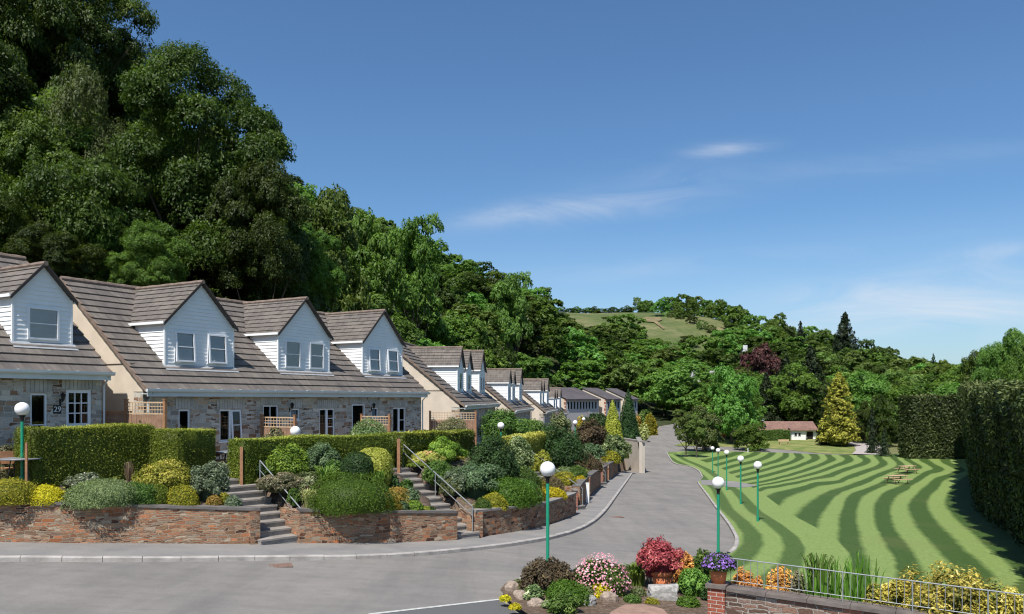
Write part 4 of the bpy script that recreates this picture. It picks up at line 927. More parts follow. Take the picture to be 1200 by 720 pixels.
# older grey houses with single-pitch roofs farther up the road
def grey_house(px0, pyt, Y, wlen, gab_w, label, hw=3.6):
    p = at(px0, 467, Y); ang = math.atan2(.80, .60); e = empty('grey_house', (p.x, p.y, p.z - 6), ang, label, 'house', 'plain grey houses with dark sloping roofs')
    # local x along the front, y to the back
    zt = 6.0; rb = 2.1; dp = gab_w
    mb = MB(); mb.box(0, wlen, 0, .2, -.5, zt - .1); f = mb.build('front_wall', M['greyrender'], e)
    g_ = MB()
    for xx in (0, wlen): g_.face([(xx - .003, 0, -.5), (xx - .003, dp, -.5), (xx - .003, dp, zt + rb), (xx - .003, 0, zt - .05)])
    g_.box(.01, wlen - .01, dp - .2, dp, -.5, zt + rb - .1); g_.build('gable_wall', M['render'], e)
    q = MB()
    for i in range(9): q.box(-.03, .0 + .05, -.04, .42 if i % 2 else .26, .3 + i * .65, .3 + i * .65 + .45)
    q.build('brick_corner', M['brick'], e)
    rf = MB(); sl = math.hypot(dp + .5, rb * (dp + .5) / dp); k = rb / dp; ca, sa = 1 / math.hypot(1, k), k / math.hypot(1, k)
    rf.lapped((-.2, -.35, zt - .35 * k), (1, 0, 0), (0, ca, sa), (0, -sa, ca), [(0, 0), (wlen + .3, 0), (wlen + .3, sl), (0, sl)], .5, .05); rf.box(-.2, wlen + .1, -.4, -.3, zt - .45, zt - .18); rf.build('roof', M['slate'], e)
    n = int(wlen / 1.15)
    for i in range(n):
        x_ = .45 + i * (wlen - .9) / n; mb = MB(); frame_box(mb, x_, x_ + .75, zt - 2.1, zt - .6, -.05, .02, .07, 1, 1); w_ = mb.build('window', M['gutter'], e)
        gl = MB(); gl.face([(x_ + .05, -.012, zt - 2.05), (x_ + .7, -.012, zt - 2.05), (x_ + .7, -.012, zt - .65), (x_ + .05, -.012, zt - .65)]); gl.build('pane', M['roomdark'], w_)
grey_house(663, 467, 146, 8.5, 5.4, 'first grey house beyond the dormered rows, with a cream gable end')
grey_house(688, 466, 152, 4.5, 5.4, 'narrow grey house set a step back on the end of the first grey house')
grey_house(710, 465.5, 156, 6.0, 5.4, 'second pale gabled grey house, behind the dark conifer')
grey_house(734, 464.5, 166, 5.0, 5.0, 'last grey house of the group, mostly behind the dark conifer')
# bungalow behind the lawn
def bungalow():
    Yb = 136; x0, y0, zg = (885 - 600) / F * Yb, Yb, -6.9; e = empty('bungalow', (x0, y0, zg), rad(-3), 'low white bungalow with a long dull red roof beyond the lawn', 'bungalow')
    s_ = Yb / F; Wd = 73 * s_
    zt = (468 - 504.5) * s_ + 6.9
    mb = MB(); mb.box(1.2, 8.3, .5, 6, -.6, zt - .02); mb.box(5.9, 8.3, -1.0, .5, -.6, zt - .02); mb.box(8.3, Wd - .3, .6, 6, -.6, zt - .02); mb.build('wall', M['white'], e)
    rf = MB(); rz_ = (468 - 494.5) * s_ + 6.9
    for (a, b, y_) in ((-1.2, Wd, 0.0), (5.6, 8.6, -1.35)):
        sl = math.hypot(3.2, rz_ - zt); ca, sa = 3.2 / sl, (rz_ - zt) / sl; l2 = sl if y_ == 0 else sl * .55
        rf.lapped((a, y_ - .1, zt + (.02 if y_ else 0)), (1, 0, 0), (0, ca, sa), (0, -sa, ca), [(0, 0), (b - a, 0), (b - a, l2), (0, l2)], .4, .05)
    rf.face([(-1.2, 3.1, rz_), (Wd, 3.1, rz_), (Wd, 6.3, zt), (-1.2, 6.3, zt)]); rf.build('roof', M['redtile'], e)
    for (a, b, c_, d_) in ((6.3, 6.85, zt - 1.0, zt - .35), (6.95, 7.5, zt - 1.0, zt - .35)):
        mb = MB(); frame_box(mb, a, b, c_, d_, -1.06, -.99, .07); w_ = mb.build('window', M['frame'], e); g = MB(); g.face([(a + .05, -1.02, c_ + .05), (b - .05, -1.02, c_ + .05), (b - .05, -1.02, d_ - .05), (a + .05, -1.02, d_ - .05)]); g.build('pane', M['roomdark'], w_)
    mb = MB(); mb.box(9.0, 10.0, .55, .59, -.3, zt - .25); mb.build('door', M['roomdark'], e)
    mb = MB(); mb.box(8.35, 8.8, .54, .58, -.3, zt - .4); mb.box(10.1, 10.6, .54, .58, .4, zt - .4); mb.build('window', M['frame'], e)
    mb = MB(); mb.box(1.5, 2.3, 2.7, 3.4, rz_ - .1, rz_ + .5); mb.build('chimney', M['greyrender'], e)
bungalow()
def hill_house(px, py, Y, w_, h_, label, chim=True, rz=0.3):
    p = at(px, py, Y); gz_ = g1(p.x, p.y); e = empty('hill_house', (p.x, p.y, gz_), rz, label, 'house'); top = p.z - gz_
    mb = MB(); mb.box(-w_ / 2, w_ / 2, 0, 6, -1, top - h_); mb.face([(-w_ / 2, 0, top - h_), (-w_ / 2, 3, top), (-w_ / 2, 6, top - h_)]); mb.face([(w_ / 2, 0, top - h_), (w_ / 2, 3, top), (w_ / 2, 6, top - h_)]); mb.build('wall', M['white'], e)
    rf = MB()
    for s_, y_ in ((1, -.3), (-1, 6.3)):
        sl = math.hypot(3.3, h_ * 1.1); rf.lapped((-w_ / 2 - .2, y_, top - h_ * 1.1), (1, 0, 0), (0, s_ * 3.3 / sl, h_ * 1.1 / sl), (0, -s_ * h_ * 1.1 / sl, 3.3 / sl), [(0, 0), (w_ + .4, 0), (w_ + .4, sl), (0, sl)], .5, .05)
    rf.build('roof', M['paleslate'], e)
    if chim: mb = MB(); mb.box(-w_ / 2 - .1, -w_ / 2 + 1.0, 2.4, 3.6, top - 1.5, top + 1.3); mb.build('chimney', M['white'], e)
M['paleslate'] = m_tile('pale_slate', (0.40, 0.38, 0.38), (0.3, 0.29, 0.29))
hill_house(834, 434.5, 232, 9, 3.0, 'white house with a chimney showing among the trees below the hill field')
hill_house(887, 408.5, 300, 7, 2.0, 'small pale house roof among the trees above the copper beech', True, .5)

# ------------------------------------------------------------------ foliage tools
RS = np.random.RandomState
def leaf_arrays(P, Nn, size, aspect, rs, tilt=0.6, droop=0.0):
    """one rhombic leaf per point: returns (4n,3) vertices"""
    n = len(P); Nn = Nn + rs.normal(0, tilt, (n, 3)); Nn /= np.linalg.norm(Nn, axis=1)[:, None] + 1e-9
    r = rs.normal(0, 1, (n, 3)); r[:, 2] -= droop; a = r - (r * Nn).sum(1)[:, None] * Nn; a /= np.linalg.norm(a, axis=1)[:, None] + 1e-9; b = np.cross(Nn, a)
    sz = (size * rs.uniform(0.65, 1.3, n))[:, None] if np.ndim(size) == 0 else (size * rs.uniform(0.65, 1.3, n))[:, None]
    V = np.stack([P - a * sz, P - b * sz * aspect + Nn * sz * .12, P + a * sz, P + b * sz * aspect + Nn * sz * .12], 1)
    return V.reshape(-1, 3)
def quads_mesh(name, V, tint, mats, mi=None, extra=None, nv=4):
    """V (nv*n,3) leaf polygons + optional extra (verts, faces, tints)"""
    n = len(V) // nv; F_ = np.arange(n * nv, dtype=np.int32); tot = np.full(n, nv, np.int32); T = np.repeat(tint, nv)
    co = V; loops = F_
    if extra is not None:
        ev, ef, et = extra; off = len(co); co = np.concatenate([co, ev]); T = np.concatenate([T, et]); loops = np.concatenate([loops, (np.array(ef, np.int32) + off).ravel()])
        tot = np.concatenate([tot, np.full(len(ef), len(ef[0]), np.int32)])
    me = bpy.data.meshes.new(name); me.vertices.add(len(co)); me.vertices.foreach_set('co', co.astype(np.float32).ravel())
    me.loops.add(len(loops)); me.loops.foreach_set('vertex_index', loops.astype(np.int32)); me.polygons.add(len(tot))
    st = np.concatenate([[0], np.cumsum(tot)[:-1]]).astype(np.int32); me.polygons.foreach_set('loop_start', st); me.polygons.foreach_set('loop_total', tot)
    for m in (mats if isinstance(mats, (list, tuple)) else [mats]): me.materials.append(m)
    if mi is not None: me.polygons.foreach_set('material_index', mi.astype(np.int32))
    a = me.attributes.new('tint', 'FLOAT', 'POINT'); a.data.foreach_set('value', T.astype(np.float32)); me.update(calc_edges=True); return me
def mesh_obj(name, me, parent=None, loc=None):
    o = bpy.data.objects.new(name, me); COL.objects.link(o)
    if parent is not None: o.parent = parent
    if loc is not None: o.location = loc
    return o
def lump(rs, k=7):
    """smooth random radius factor over directions"""
    A = rs.normal(0, 1, (k, 3)); A /= np.linalg.norm(A, axis=1)[:, None]; w = rs.uniform(-1, 1, k); p = rs.uniform(0, 6.28, k); f = rs.uniform(2.2, 4.5, k)
    return lambda D: sum(w[i] * np.cos(f[i] * (D @ A[i]) + p[i]) for i in range(k)) / math.sqrt(k)
def dome_dirs(n, rs, low=-0.25):
    z = rs.uniform(low, 1, n); a = rs.uniform(0, 2 * np.pi, n); r = np.sqrt(np.maximum(0, 1 - z * z)); return np.stack([r * np.cos(a), r * np.sin(a), z], 1)
def core(rx, ry, rz, cz, lf, amp, f=0.86, nu=14, nv=8, low=-0.3):
    vs = []; fs = []
    for j in range(nv + 1):
        z = low + (1 - low) * j / nv; r = math.sqrt(max(0, 1 - z * z))
        for i in range(nu): a = 2 * math.pi * i / nu; vs.append((r * math.cos(a), r * math.sin(a), z))
    D = np.array(vs); R = (1 + amp * lf(D)) * f; V = D * R[:, None] * np.array([rx, ry, rz]) + np.array([0, 0, cz])
    for j in range(nv):
        for i in range(nu): fs.append((j * nu + i, j * nu + (i + 1) % nu, (j + 1) * nu + (i + 1) % nu, (j + 1) * nu + i))
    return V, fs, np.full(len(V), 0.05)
LM = {
 'green': m_leaf('leaf_green', (0.046, 0.090, 0.016), (0.111, 0.186, 0.034), (0.208, 0.288, 0.069)),
 'dark': m_leaf('leaf_dark', (0.018, 0.041, 0.011), (0.048, 0.094, 0.024), (0.108, 0.168, 0.055)),
 'yew': m_leaf('leaf_yew', (0.021, 0.046, 0.013), (0.046, 0.090, 0.024), (0.078, 0.144, 0.039)),
 'lime': m_leaf('leaf_lime', (0.081, 0.138, 0.017), (0.218, 0.310, 0.039), (0.391, 0.460, 0.077)),
 'gold': m_leaf('leaf_gold', (0.16, 0.19, 0.02), (0.48, 0.46, 0.07), (0.68, 0.60, 0.14)),
 'goldpink': m_leaf('leaf_gold_tipped', (0.14, 0.18, 0.025), (0.52, 0.50, 0.12), (0.66, 0.38, 0.20)),
 'yellow': m_leaf('leaf_yellow', (0.34, 0.30, 0.015), (0.62, 0.50, 0.02), (0.74, 0.62, 0.05)),
 'mustard': m_leaf('leaf_mustard', (0.12, 0.13, 0.015), (0.33, 0.27, 0.025), (0.55, 0.42, 0.04)),
 'orangeheath': m_leaf('leaf_orange_heath', (0.12, 0.12, 0.02), (0.38, 0.20, 0.05), (0.50, 0.24, 0.10)),
 'bronze': m_leaf('leaf_bronze', (0.045, 0.035, 0.02), (0.13, 0.09, 0.05), (0.20, 0.15, 0.07)),
 'brownheath': m_leaf('leaf_brown_heath', (0.07, 0.07, 0.03), (0.20, 0.13, 0.07), (0.16, 0.20, 0.06)),
 'greygreen': m_leaf('leaf_grey_green', (0.072, 0.102, 0.052), (0.204, 0.252, 0.149), (0.408, 0.456, 0.310)),
 'bluegreen': m_leaf('leaf_blue_green', (0.046, 0.078, 0.033), (0.124, 0.186, 0.083), (0.260, 0.336, 0.176)),
 'sage': m_leaf('leaf_sage', (0.103, 0.138, 0.055), (0.230, 0.270, 0.110), (0.322, 0.356, 0.165)),
 'varieg': m_leaf('leaf_cream_edged', (0.05, 0.09, 0.025), (0.26, 0.31, 0.13), (0.66, 0.66, 0.42)),
 'variegwhite': m_leaf('leaf_white_edged', (0.06, 0.09, 0.04), (0.26, 0.30, 0.18), (0.66, 0.66, 0.56)),
 'variegpink': m_leaf('leaf_pink_edged', (0.07, 0.08, 0.035), (0.28, 0.26, 0.14), (0.52, 0.40, 0.30)),
 'variegold': m_leaf('leaf_gold_edged', (0.05, 0.07, 0.015), (0.62, 0.50, 0.09), (0.88, 0.76, 0.28), objvar=.06),
 'moss': m_leaf('leaf_moss_green', (0.050, 0.105, 0.011), (0.110, 0.210, 0.022), (0.165, 0.273, 0.039)),
 'red': m_leaf('leaf_crimson', (0.15, 0.025, 0.04), (0.46, 0.09, 0.12), (0.66, 0.24, 0.24)),
 'orange': m_leaf('leaf_orange', (0.34, 0.13, 0.05), (0.76, 0.36, 0.09), (0.88, 0.62, 0.20)),
 'fern': m_leaf('leaf_fern', (0.08, 0.15, 0.02), (0.18, 0.29, 0.05), (0.30, 0.40, 0.10)),
 'straw': m_leaf('leaf_straw', (0.28, 0.30, 0.10), (0.48, 0.48, 0.20), (0.60, 0.58, 0.30)),
 'hedge': m_leaf('leaf_hedge', (0.070, 0.098, 0.012), (0.185, 0.225, 0.028), (0.44, 0.45, 0.08), 0.2, 0.5, 0.08),
 'hedgegold': m_leaf('leaf_hedge_gold', (0.22, 0.24, 0.03), (0.46, 0.44, 0.08), (0.58, 0.54, 0.14), 0.2, 0.5, 0.1),
 'tallhedge': m_leaf('leaf_tall_hedge', (0.016, 0.028, 0.008), (0.075, 0.100, 0.028), (0.17, 0.19, 0.07), 0.12, 0.55, 0.1),
 'pinkfl': m_leaf('petal_pink', (0.62, 0.20, 0.30), (0.72, 0.38, 0.42), (0.85, 0.68, 0.66)),
 'purplefl': m_leaf('petal_purple', (0.13, 0.07, 0.30), (0.24, 0.14, 0.46), (0.36, 0.24, 0.60)),
 'whitefl': m_leaf('petal_white', (0.62, 0.62, 0.55), (0.75, 0.75, 0.70)),
 'twig': m_leaf('dry_twig', (0.14, 0.09, 0.06), (0.26, 0.18, 0.12), (0.36, 0.27, 0.20)),
}
SEED = [11]
def nseed(): SEED[0] += 1; return SEED[0]
def bush_mesh(w, h, leaf, mat, kind='mound', dens=1.0, seed=None):
    rs = RS(seed or nseed()); lf = lump(rs); rx = w / 2
    if kind == 'mound':        # close, fine-leaved dome
        ry = rx * .85; amp = .13; cz = h * .22; rz = h - cz; n = int(dens * 2.1 * (2 * math.pi * rx * max(rz, ry) * 1.2) / (leaf * leaf * 1.2)); n = min(n, 9000)
        D = dome_dirs(n, rs, -.28); fq = lf(D * 2.9 + 5); R = 1 + amp * lf(D) + .07 * fq + np.abs(rs.normal(0, .06, n)) - .03; P = D * R[:, None] * np.array([rx, ry, rz]) + np.array([0, 0, cz]); NN = D + np.array([0, 0, .2])
        tint = np.clip(.42 + .16 * lf(D * 2.3) + .14 * fq + rs.normal(0, .22, n), 0, 1); V = leaf_arrays(P, NN, leaf, .42, rs, .75); ex = core(rx, ry, rz, cz, lf, amp, .86)  # tint follows the lumps, so shade is painted into the crevices
    elif kind == 'ball':       # clipped
        ry = rx * .95; cz = h * .42; rz = h - cz; amp = .025; n = min(9000, int(dens * 2.3 * (9 * rx * max(rz, rx)) / (leaf * leaf * 1.2))); D = dome_dirs(n, rs, -.85)
        Dq = np.sign(D) * np.abs(D) ** .8; P = Dq * (1 + amp * lf(D) + rs.normal(0, .015, n))[:, None] * np.array([rx, ry, rz]) + np.array([0, 0, cz]); tint = np.clip(.4 + .2 * lf(D * 2) + rs.normal(0, .2, n), 0, 1)
        V = leaf_arrays(P, D, leaf, .5, rs, .4); ex = core(rx, ry, rz, cz, lf, amp, .93, low=-.85)
    elif kind == 'cone':
        n = min(9000, int(dens * 2.6 * (math.pi * rx * math.hypot(rx, h)) / (leaf * leaf * 1.2))); u = rs.uniform(0, 1, n); t = 1 - np.sqrt(u); a = rs.uniform(0, 2 * np.pi, n)
        prof = (1 - t) ** .75 * np.minimum(1, .75 + t * 2.0); D = np.stack([np.cos(a), np.sin(a), t * 2 - 1], 1); R = rx * prof * (1 + .09 * lf(D) + rs.normal(0, .05, n))
        P = np.stack([R * np.cos(a), R * np.sin(a), t * h * .98], 1); NN = np.stack([np.cos(a), np.sin(a), np.full(n, .4)], 1); tint = np.clip(.4 + .25 * lf(D * 2) + rs.normal(0, .2, n), 0, 1)
        V = leaf_arrays(P, NN, leaf, .42, rs, .5)
        vs = []; fs = []
        for j in range(8):
            tt = j / 7; r_ = rx * .8 * (1 - tt) ** .75 * min(1, .75 + tt * 2)
            for i in range(10): vs.append((r_ * math.cos(i * .628), r_ * math.sin(i * .628), tt * h * .92))
        for j in range(7):
            for i in range(10): fs.append((j * 10 + i, j * 10 + (i + 1) % 10, (j + 1) * 10 + (i + 1) % 10, (j + 1) * 10 + i))
        ex = (np.array(vs), fs, np.full(len(vs), .03))
    elif kind in ('bush', 'loose'):   # rounded leafy clumps with gaps between them
        k = 26 if kind == 'bush' else 34; Vs = []; Ts = []; ry = rx * .88
        rr = (.34 if kind == 'bush' else .25)
        nt = min(11000, int(dens * 3.0 * 2 * math.pi * rx * max(rx, h * .6) * 1.25 / (leaf * leaf * .9))); m = max(14, nt // k)
        for i in range(k):
            t = (i + .5) / k; zz = 1 - 1.15 * t; a = i * 2.399 + rs.normal(0, .3); r_ = math.sqrt(max(0, 1 - zz * zz)); d = np.array([r_ * math.cos(a), r_ * math.sin(a), max(zz, -.12)])
            amp = 1 + .13 * float(lf(d[None])[0]); q = rs.choice([.80, .5], p=[.8, .2]) * amp * (1.0 if kind == 'bush' else rs.uniform(.85, 1.15)); c = d * np.array([rx, ry, h * .62]) * q + np.array([0, 0, h * .26]); rc = rr * rs.uniform(.8, 1.2)
            D = dome_dirs(m, rs, -.6); u = rs.uniform(.3, 1.08, m) ** .6; P = c + D * u[:, None] * np.array([rx, ry, h * .62]) * rc; P[:, 2] = np.abs(P[:, 2])
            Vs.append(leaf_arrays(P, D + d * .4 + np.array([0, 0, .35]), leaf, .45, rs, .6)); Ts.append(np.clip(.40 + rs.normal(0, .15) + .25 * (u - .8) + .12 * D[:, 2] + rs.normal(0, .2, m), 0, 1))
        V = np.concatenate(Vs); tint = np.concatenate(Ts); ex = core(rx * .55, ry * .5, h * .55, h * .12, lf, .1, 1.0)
    elif kind in ('blades', 'fern', 'iris', 'grass'):
        nb = {'blades': 110, 'fern': 60, 'iris': 110, 'grass': 170}[kind]; Vs = []; Ts = []
        for i in range(nb):
            a = rs.uniform(0, 6.283); out = rs.uniform(.3 if kind != 'fern' else .65, 1) * rx; hh = h * rs.uniform(.65, 1.05); b0 = np.array([rs.normal(0, .12) * rx, rs.normal(0, .12) * rx, 0.0])
            if kind == 'iris': b0 = np.array([rs.uniform(-.8, .8) * rx, rs.uniform(-.3, .3) * rx, 0]); out = rs.uniform(.05, .5) * rx
            dirv = np.array([math.cos(a), math.sin(a), 0]); side = np.array([-math.sin(a), math.cos(a), 0]) * leaf * (1.0 if kind != 'grass' else .6); seg = 5; pts = []
            for j in range(seg + 1):
                t = j / seg; arch = math.sin(t * math.pi * (.62 if kind in ('fern', 'grass', 'blades') else .48)) / math.sin(math.pi * .5); pts.append(b0 + dirv * out * t ** 1.2 + np.array([0, 0, hh * arch]))
            tt = rs.uniform(.2, .9)
            if kind == 'fern':
                for j in range(seg):
                    for m in range(4):
                        t = m / 4; p = pts[j] * (1 - t) + pts[j + 1] * t; wl = leaf * 2.4 * (1 - (j + t) / seg) ** .6 + leaf * .4; s_ = side / np.linalg.norm(side)
                        for sg in (-1, 1):
                            tip = p + s_ * sg * wl + (pts[j + 1] - pts[j]) * .25; ww = (pts[j + 1] - pts[j]) * .16; Vs.append(np.array([p, p + ww, tip, p - ww])); Ts.append(min(1, max(0, tt + rs.normal(0, .12))))
            else:
                for j in range(seg):
                    w0 = side * (1 - (j / seg) ** 2); w1 = side * (1 - ((j + 1) / seg) ** 2); Vs.append(np.array([pts[j] - w0, pts[j] + w0, pts[j + 1] + w1, pts[j + 1] - w1])); Ts.append(tt)
        V = np.concatenate(Vs); tint = np.array(Ts); ex = None
    elif kind == 'twigs':
        Vs = []; Ts = []
        for i in range(70):
            a = rs.uniform(0, 6.283); p0 = np.array([0, 0, 0.0]); p1 = np.array([math.cos(a) * rx * rs.uniform(.1, 1), math.sin(a) * rx * rs.uniform(.1, 1), h * rs.uniform(.4, 1)]); s_ = np.array([-math.sin(a), math.cos(a), 0]) * .008
            Vs.append(np.array([p0 - s_, p0 + s_, p1 + s_, p1 - s_])); Ts.append(rs.uniform(0, 1))
        V = np.concatenate(Vs); tint = np.array(Ts); ex = None
    return quads_mesh('foliage', V, tint, mat, None, ex)
def plant(px, pyb, w, h, kind, mat, label, name='shrub', cat=None, group=None, leafpx=1.7, dens=1.0, pos=None, flowers=None, rz=None, wy=1.0):
    """px,pyb = middle of its foot in the photo; w,h in photo pixels"""
    x, y, z = pos if pos else hit(px, pyb); s_ = F / y; W, Hh = w / s_, h / s_; leaf = max(.028, leafpx / s_ * .75)
    me = bush_mesh(W, Hh, leaf, LM[mat], kind, dens)
    if flowers is None:
        o = mesh_obj(name, me, loc=(x, y, z - .03))
    else:
        o = empty(name, (x, y, z - .03)); mesh_obj('foliage', me, o); fm, fn, fs_ = flowers; rs = RS(nseed()); D = dome_dirs(fn, rs, -.1)
        P = D * np.array([W / 2 * 1.03, W / 2 * .9, Hh * .80]) * rs.uniform(.9, 1.07, fn)[:, None] + np.array([0, 0, Hh * .24]); V = leaf_arrays(P, D + np.array([0, -.3, .4]), fs_ / s_, .8, rs, .3)
        mesh_obj('blossom', quads_mesh('blossom', V, rs.uniform(0, 1, fn), LM[fm]), o)
    o.rotation_euler.z = rz if rz is not None else 0.0; o.scale.y = wy
    tag(o, label, cat or name.replace('_', ' '), group); return o

# ------------------------------------------------------------------ garden walls
ALLW = smooth_line([p for p in WALL if p[0] > -31 and p[1] < 79], 0.35); AW = np.array(ALLW)
def wall_piece(x0, x1, label, mat='redstone', top=None, dh=0.0, ret0=None, ret1=None):
    """stone garden wall along the pavement between two photo columns"""
    col = HX + F * AW[:, 0] / AW[:, 1]; seq = [tuple(p) for p, c in zip(AW, col) if x0 <= c <= x1]
    def inter(c0):
        k = np.argmax(col >= c0); t = (c0 - col[k - 1]) / (col[k] - col[k - 1]); return tuple(AW[k - 1] + (AW[k] - AW[k - 1]) * t)
    if x0 > col[0] + 1: seq = [inter(x0)] + seq
    seq = seq + [inter(x1)]
    mid = seq[len(seq) // 2]; e = empty('garden_wall', (mid[0], mid[1], float(gplane(*mid))), 0, label, 'garden wall'); e.location = (0, 0, 0)
    zt = lambda x, y: float(wall_top(x, y)) - .08 + dh
    w = strip_solid('stonework', seq, .36, lambda x, y: float(gplane(x, y)) - .15, zt, M[mat]); w.parent = e
    cop = offset_line(seq, -.035); c = strip_solid('coping', cop, .43, lambda x, y: float(wall_top(x, y)) - .078 + dh, lambda x, y: float(wall_top(x, y)) + dh, M['coping' if top is None else top]); c.parent = e
    for r, base in ((ret0, seq[0]), (ret1, seq[-1])):
        if r:
            q = [base, (base[0] + r[0], base[1] + r[1])]; q = q if r is ret1 else q[::-1]
            q = smooth_line(q, .3); s2 = strip_solid('stonework', q, .3 if r is ret1 else .3, lambda x, y: float(gplane(*base)) - .15, lambda x, y: zt(*base) - .003, M[mat]); s2.parent = e; s2.name = 'return_wall'
    return e
wall_piece(-60, 305, 'long red stone wall below the clipped hedge, from the left edge of the photo to the first steps', ret1=(-.85, .95), dh=0.0)
wall_piece(351, 536, 'red stone wall between the two flights of steps', ret0=(-.85, .9), ret1=(-.7, 1.0))
wall_piece(557, 675, 'curving brown stone wall right of the second steps, turning into shade', mat='redstone', top='coping2', ret0=(-.75, 1.1), ret1=(-.9, .3))
wall_piece(679.5, 690, 'short dark piece of stone wall beside the white post', ret0=(-1.0, .5), ret1=(-.9, .3), dh=.12)
wall_piece(691.5, 704, 'dark stone wall piece beyond the white post, with a brick end', ret1=(-.9, .3), dh=.05)
wall_piece(707, 712, 'narrow dark stone wall piece between two stepped wall pieces', dh=.05)
wall_piece(713.5, 724, 'last dark stone wall piece before the pale rendered wall', ret1=(-.9, .3), dh=.1)
def brick_pier(px, pyb, hpx, wpx, label):
    x, y, z = road_hit(px, pyb); s_ = F / y; e = empty('brick_pier', (x - .1, y, z - .1), .35, label, 'pier'); mb = MB(); mb.box(-wpx / s_ / 2, wpx / s_ / 2, -.1, .25, 0, hpx / s_); mb.build('brickwork', M['brick'], e)
    mb = MB(); mb.box(-wpx / s_ / 2 - .04, wpx / s_ / 2 + .04, -.14, .29, hpx / s_, hpx / s_ + .07); mb.build('cap', M['coping2'], e)
brick_pier(676.5, 601, 28, 4.5, 'thin red brick pier where the curving wall ends')
brick_pier(705.8, 571, 22, 3, 'thin brick pier between the dark wall pieces farther up the pavement')
# white post by the wall opening
x, y, z = road_hit(689.5, 592); e = empty('white_post', (x - .05, y, z), 0, 'white boxed post standing against the wall opening', 'post'); s_ = F / y
mb = MB(); mb.box(-.09, .09, -.05, .05, 0, 25 / s_); mb.build('shaft', M['white'], e); mb = MB(); mb.box(-.16, .10, -.06, .06, 25 / s_, 25 / s_ + .05); mb.build('cap', M['white'], e)
# pale rendered wall at the end of the terrace
e = empty('rendered_wall', (0, 0, 0), 0, 'tall pale rendered retaining wall with a flat grey cap beside the road', 'retaining wall')
A = np.array(pxy(728, 549)); B = np.array(pxy(752.5, 554.5)); zb_ = float(gplane(*B)); zt_ = (468 - 517.0) / F * B[1]; d_ = (B - A) / np.hypot(*(B - A)); C = B + np.array([.14, .99]) * 9
mb = MB()
def wseg(mb, P, Q, th, z0, z1, mi=0):
    P, Q = np.array(P), np.array(Q); d = (Q - P) / np.hypot(*(Q - P)); n = np.array([-d[1], d[0]]) * th
    c = [P, Q, Q + n, P + n]; lo = [(p[0], p[1], z0) for p in c]; hi = [(p[0], p[1], z1) for p in c]
    mb.face(hi, mi=mi)
    for i in range(4): mb.face([lo[i], lo[(i + 1) % 4], hi[(i + 1) % 4], hi[i]], mi=mi)
wseg(mb, A, B, .3, zb_ - .3, zt_ - .15); wseg(mb, B, C, .3, zb_ - .3, zt_ - .152); mb.build('render', M['wallrender'], e)
mb = MB(); wseg(mb, A - d_ * .1 + np.array([0, -.08]), B + d_ * .12 + np.array([0, -.08]), .5, zt_ - .149, zt_); wseg(mb, B + np.array([.12, .45]), C, .5, zt_ - .151, zt_ - .003); mb.build('cap', M['coping2'], e)
# low dark wall beside the upper road
e = empty('garden_wall', (0, 0, 0), 0, 'low dark stone wall with bright flower beds above, beside the upper road', 'garden wall')
up = smooth_line([p for p in WALL if 90 < p[1] < 180], 1.0); s_ = strip_solid('stonework', up, .5, lambda x, y: float(gplane(x, y)) - .5, lambda x, y: float(gplane(x, y)) + .75, M['rockwall']); s_.parent = e
s_ = strip_solid('coping', offset_line(up, -.05), .6, lambda x, y: float(gplane(x, y)) + .753, lambda x, y: float(gplane(x, y)) + .85, M['coping']); s_.parent = e

# ------------------------------------------------------------------ steps and handrails
def stairs(S, n, label, floor=None):
    x0, y0, z0, x1, y1, z1, w = S; L_ = math.hypot(x1 - x0, y1 - y0); e = empty('garden_steps', (x0, y0, z0), math.atan2(y1 - y0, x1 - x0), label, 'steps'); rise = (z1 - z0) / n; tr_ = L_ / n
    mb = MB()
    for i in range(n):
        mb.box(i * tr_, (i + 1) * tr_ + .02, -w / 2, w / 2, (i - 2) * rise if i > 1 else -.3, (i + 1) * rise - .055)
    b = mb.build('risers', M['concrete'], e); b['label'] = 'worn grey concrete risers'
    mb = MB()
    for i in range(n): mb.box(i * tr_ - .035, (i + 1) * tr_ + .01, -w / 2 - .01, w / 2 + .01, (i + 1) * rise - .052, (i + 1) * rise)
    mb.build('treads', M['coping2'], e); return e
stairs(S1, 7, 'first flight of concrete garden steps, beside the long red stone wall')
stairs(S2, 11, 'long second flight of concrete steps climbing to a gap in the hedge')
stairs(S3, 9, 'flight of steps behind the white post, mostly hidden by heathers')
stairs(S4, 8, 'farthest flight of garden steps, between dark wall pieces')
stairs((-8.72, 25.32, -2.97, -9.45, 26.05, -2.62, 1.7), 2, 'two broad upper steps between the first flight and the patio')
def handrail(a, b, label, mid=None):
    """a,b = (foot, top) world points"""
    e = empty('handrail', a[0], 0, label, 'handrail'); o = Vector(a[0]); mb = MB(); ta, tb = Vector(a[1]) - o, Vector(b[1]) - o; mb.tube([ta, tb], .02, 8); mb.build('rail', M['galv'], e)
    mb = MB(); low = Vector((0, 0, -.32)); mb.tube([ta + low, tb + low * 1.0], .013, 6); mb.build('lower_rail', M['galv'], e)
    for f, t in ((a[0], a[1]), (b[0], b[1])) + ((mid,) if mid else ()):
        mb = MB(); mb.tube([Vector(f) - o - Vector((0, 0, .1)), Vector(t) - o], .019, 8); mb.build('post', M['galv'], e)
def rail_for(S, offs, t0, t1, hgt, label, mid=False):
    x0, y0, z0, x1, y1, z1, w = S; d = Vector((x1 - x0, y1 - y0, 0)); d.normalize(); n = Vector((d.y, -d.x, 0)) * (w / 2 + offs); P = lambda t: Vector((x0 + (x1 - x0) * t, y0 + (y1 - y0) * t, z0 + (z1 - z0) * t)) + n
    up = Vector((0, 0, hgt)); handrail((P(t0), P(t0) + up), (P(t1), P(t1) + up), label, ((P((t0 + t1) / 2), P((t0 + t1) / 2) + up) if mid else None))
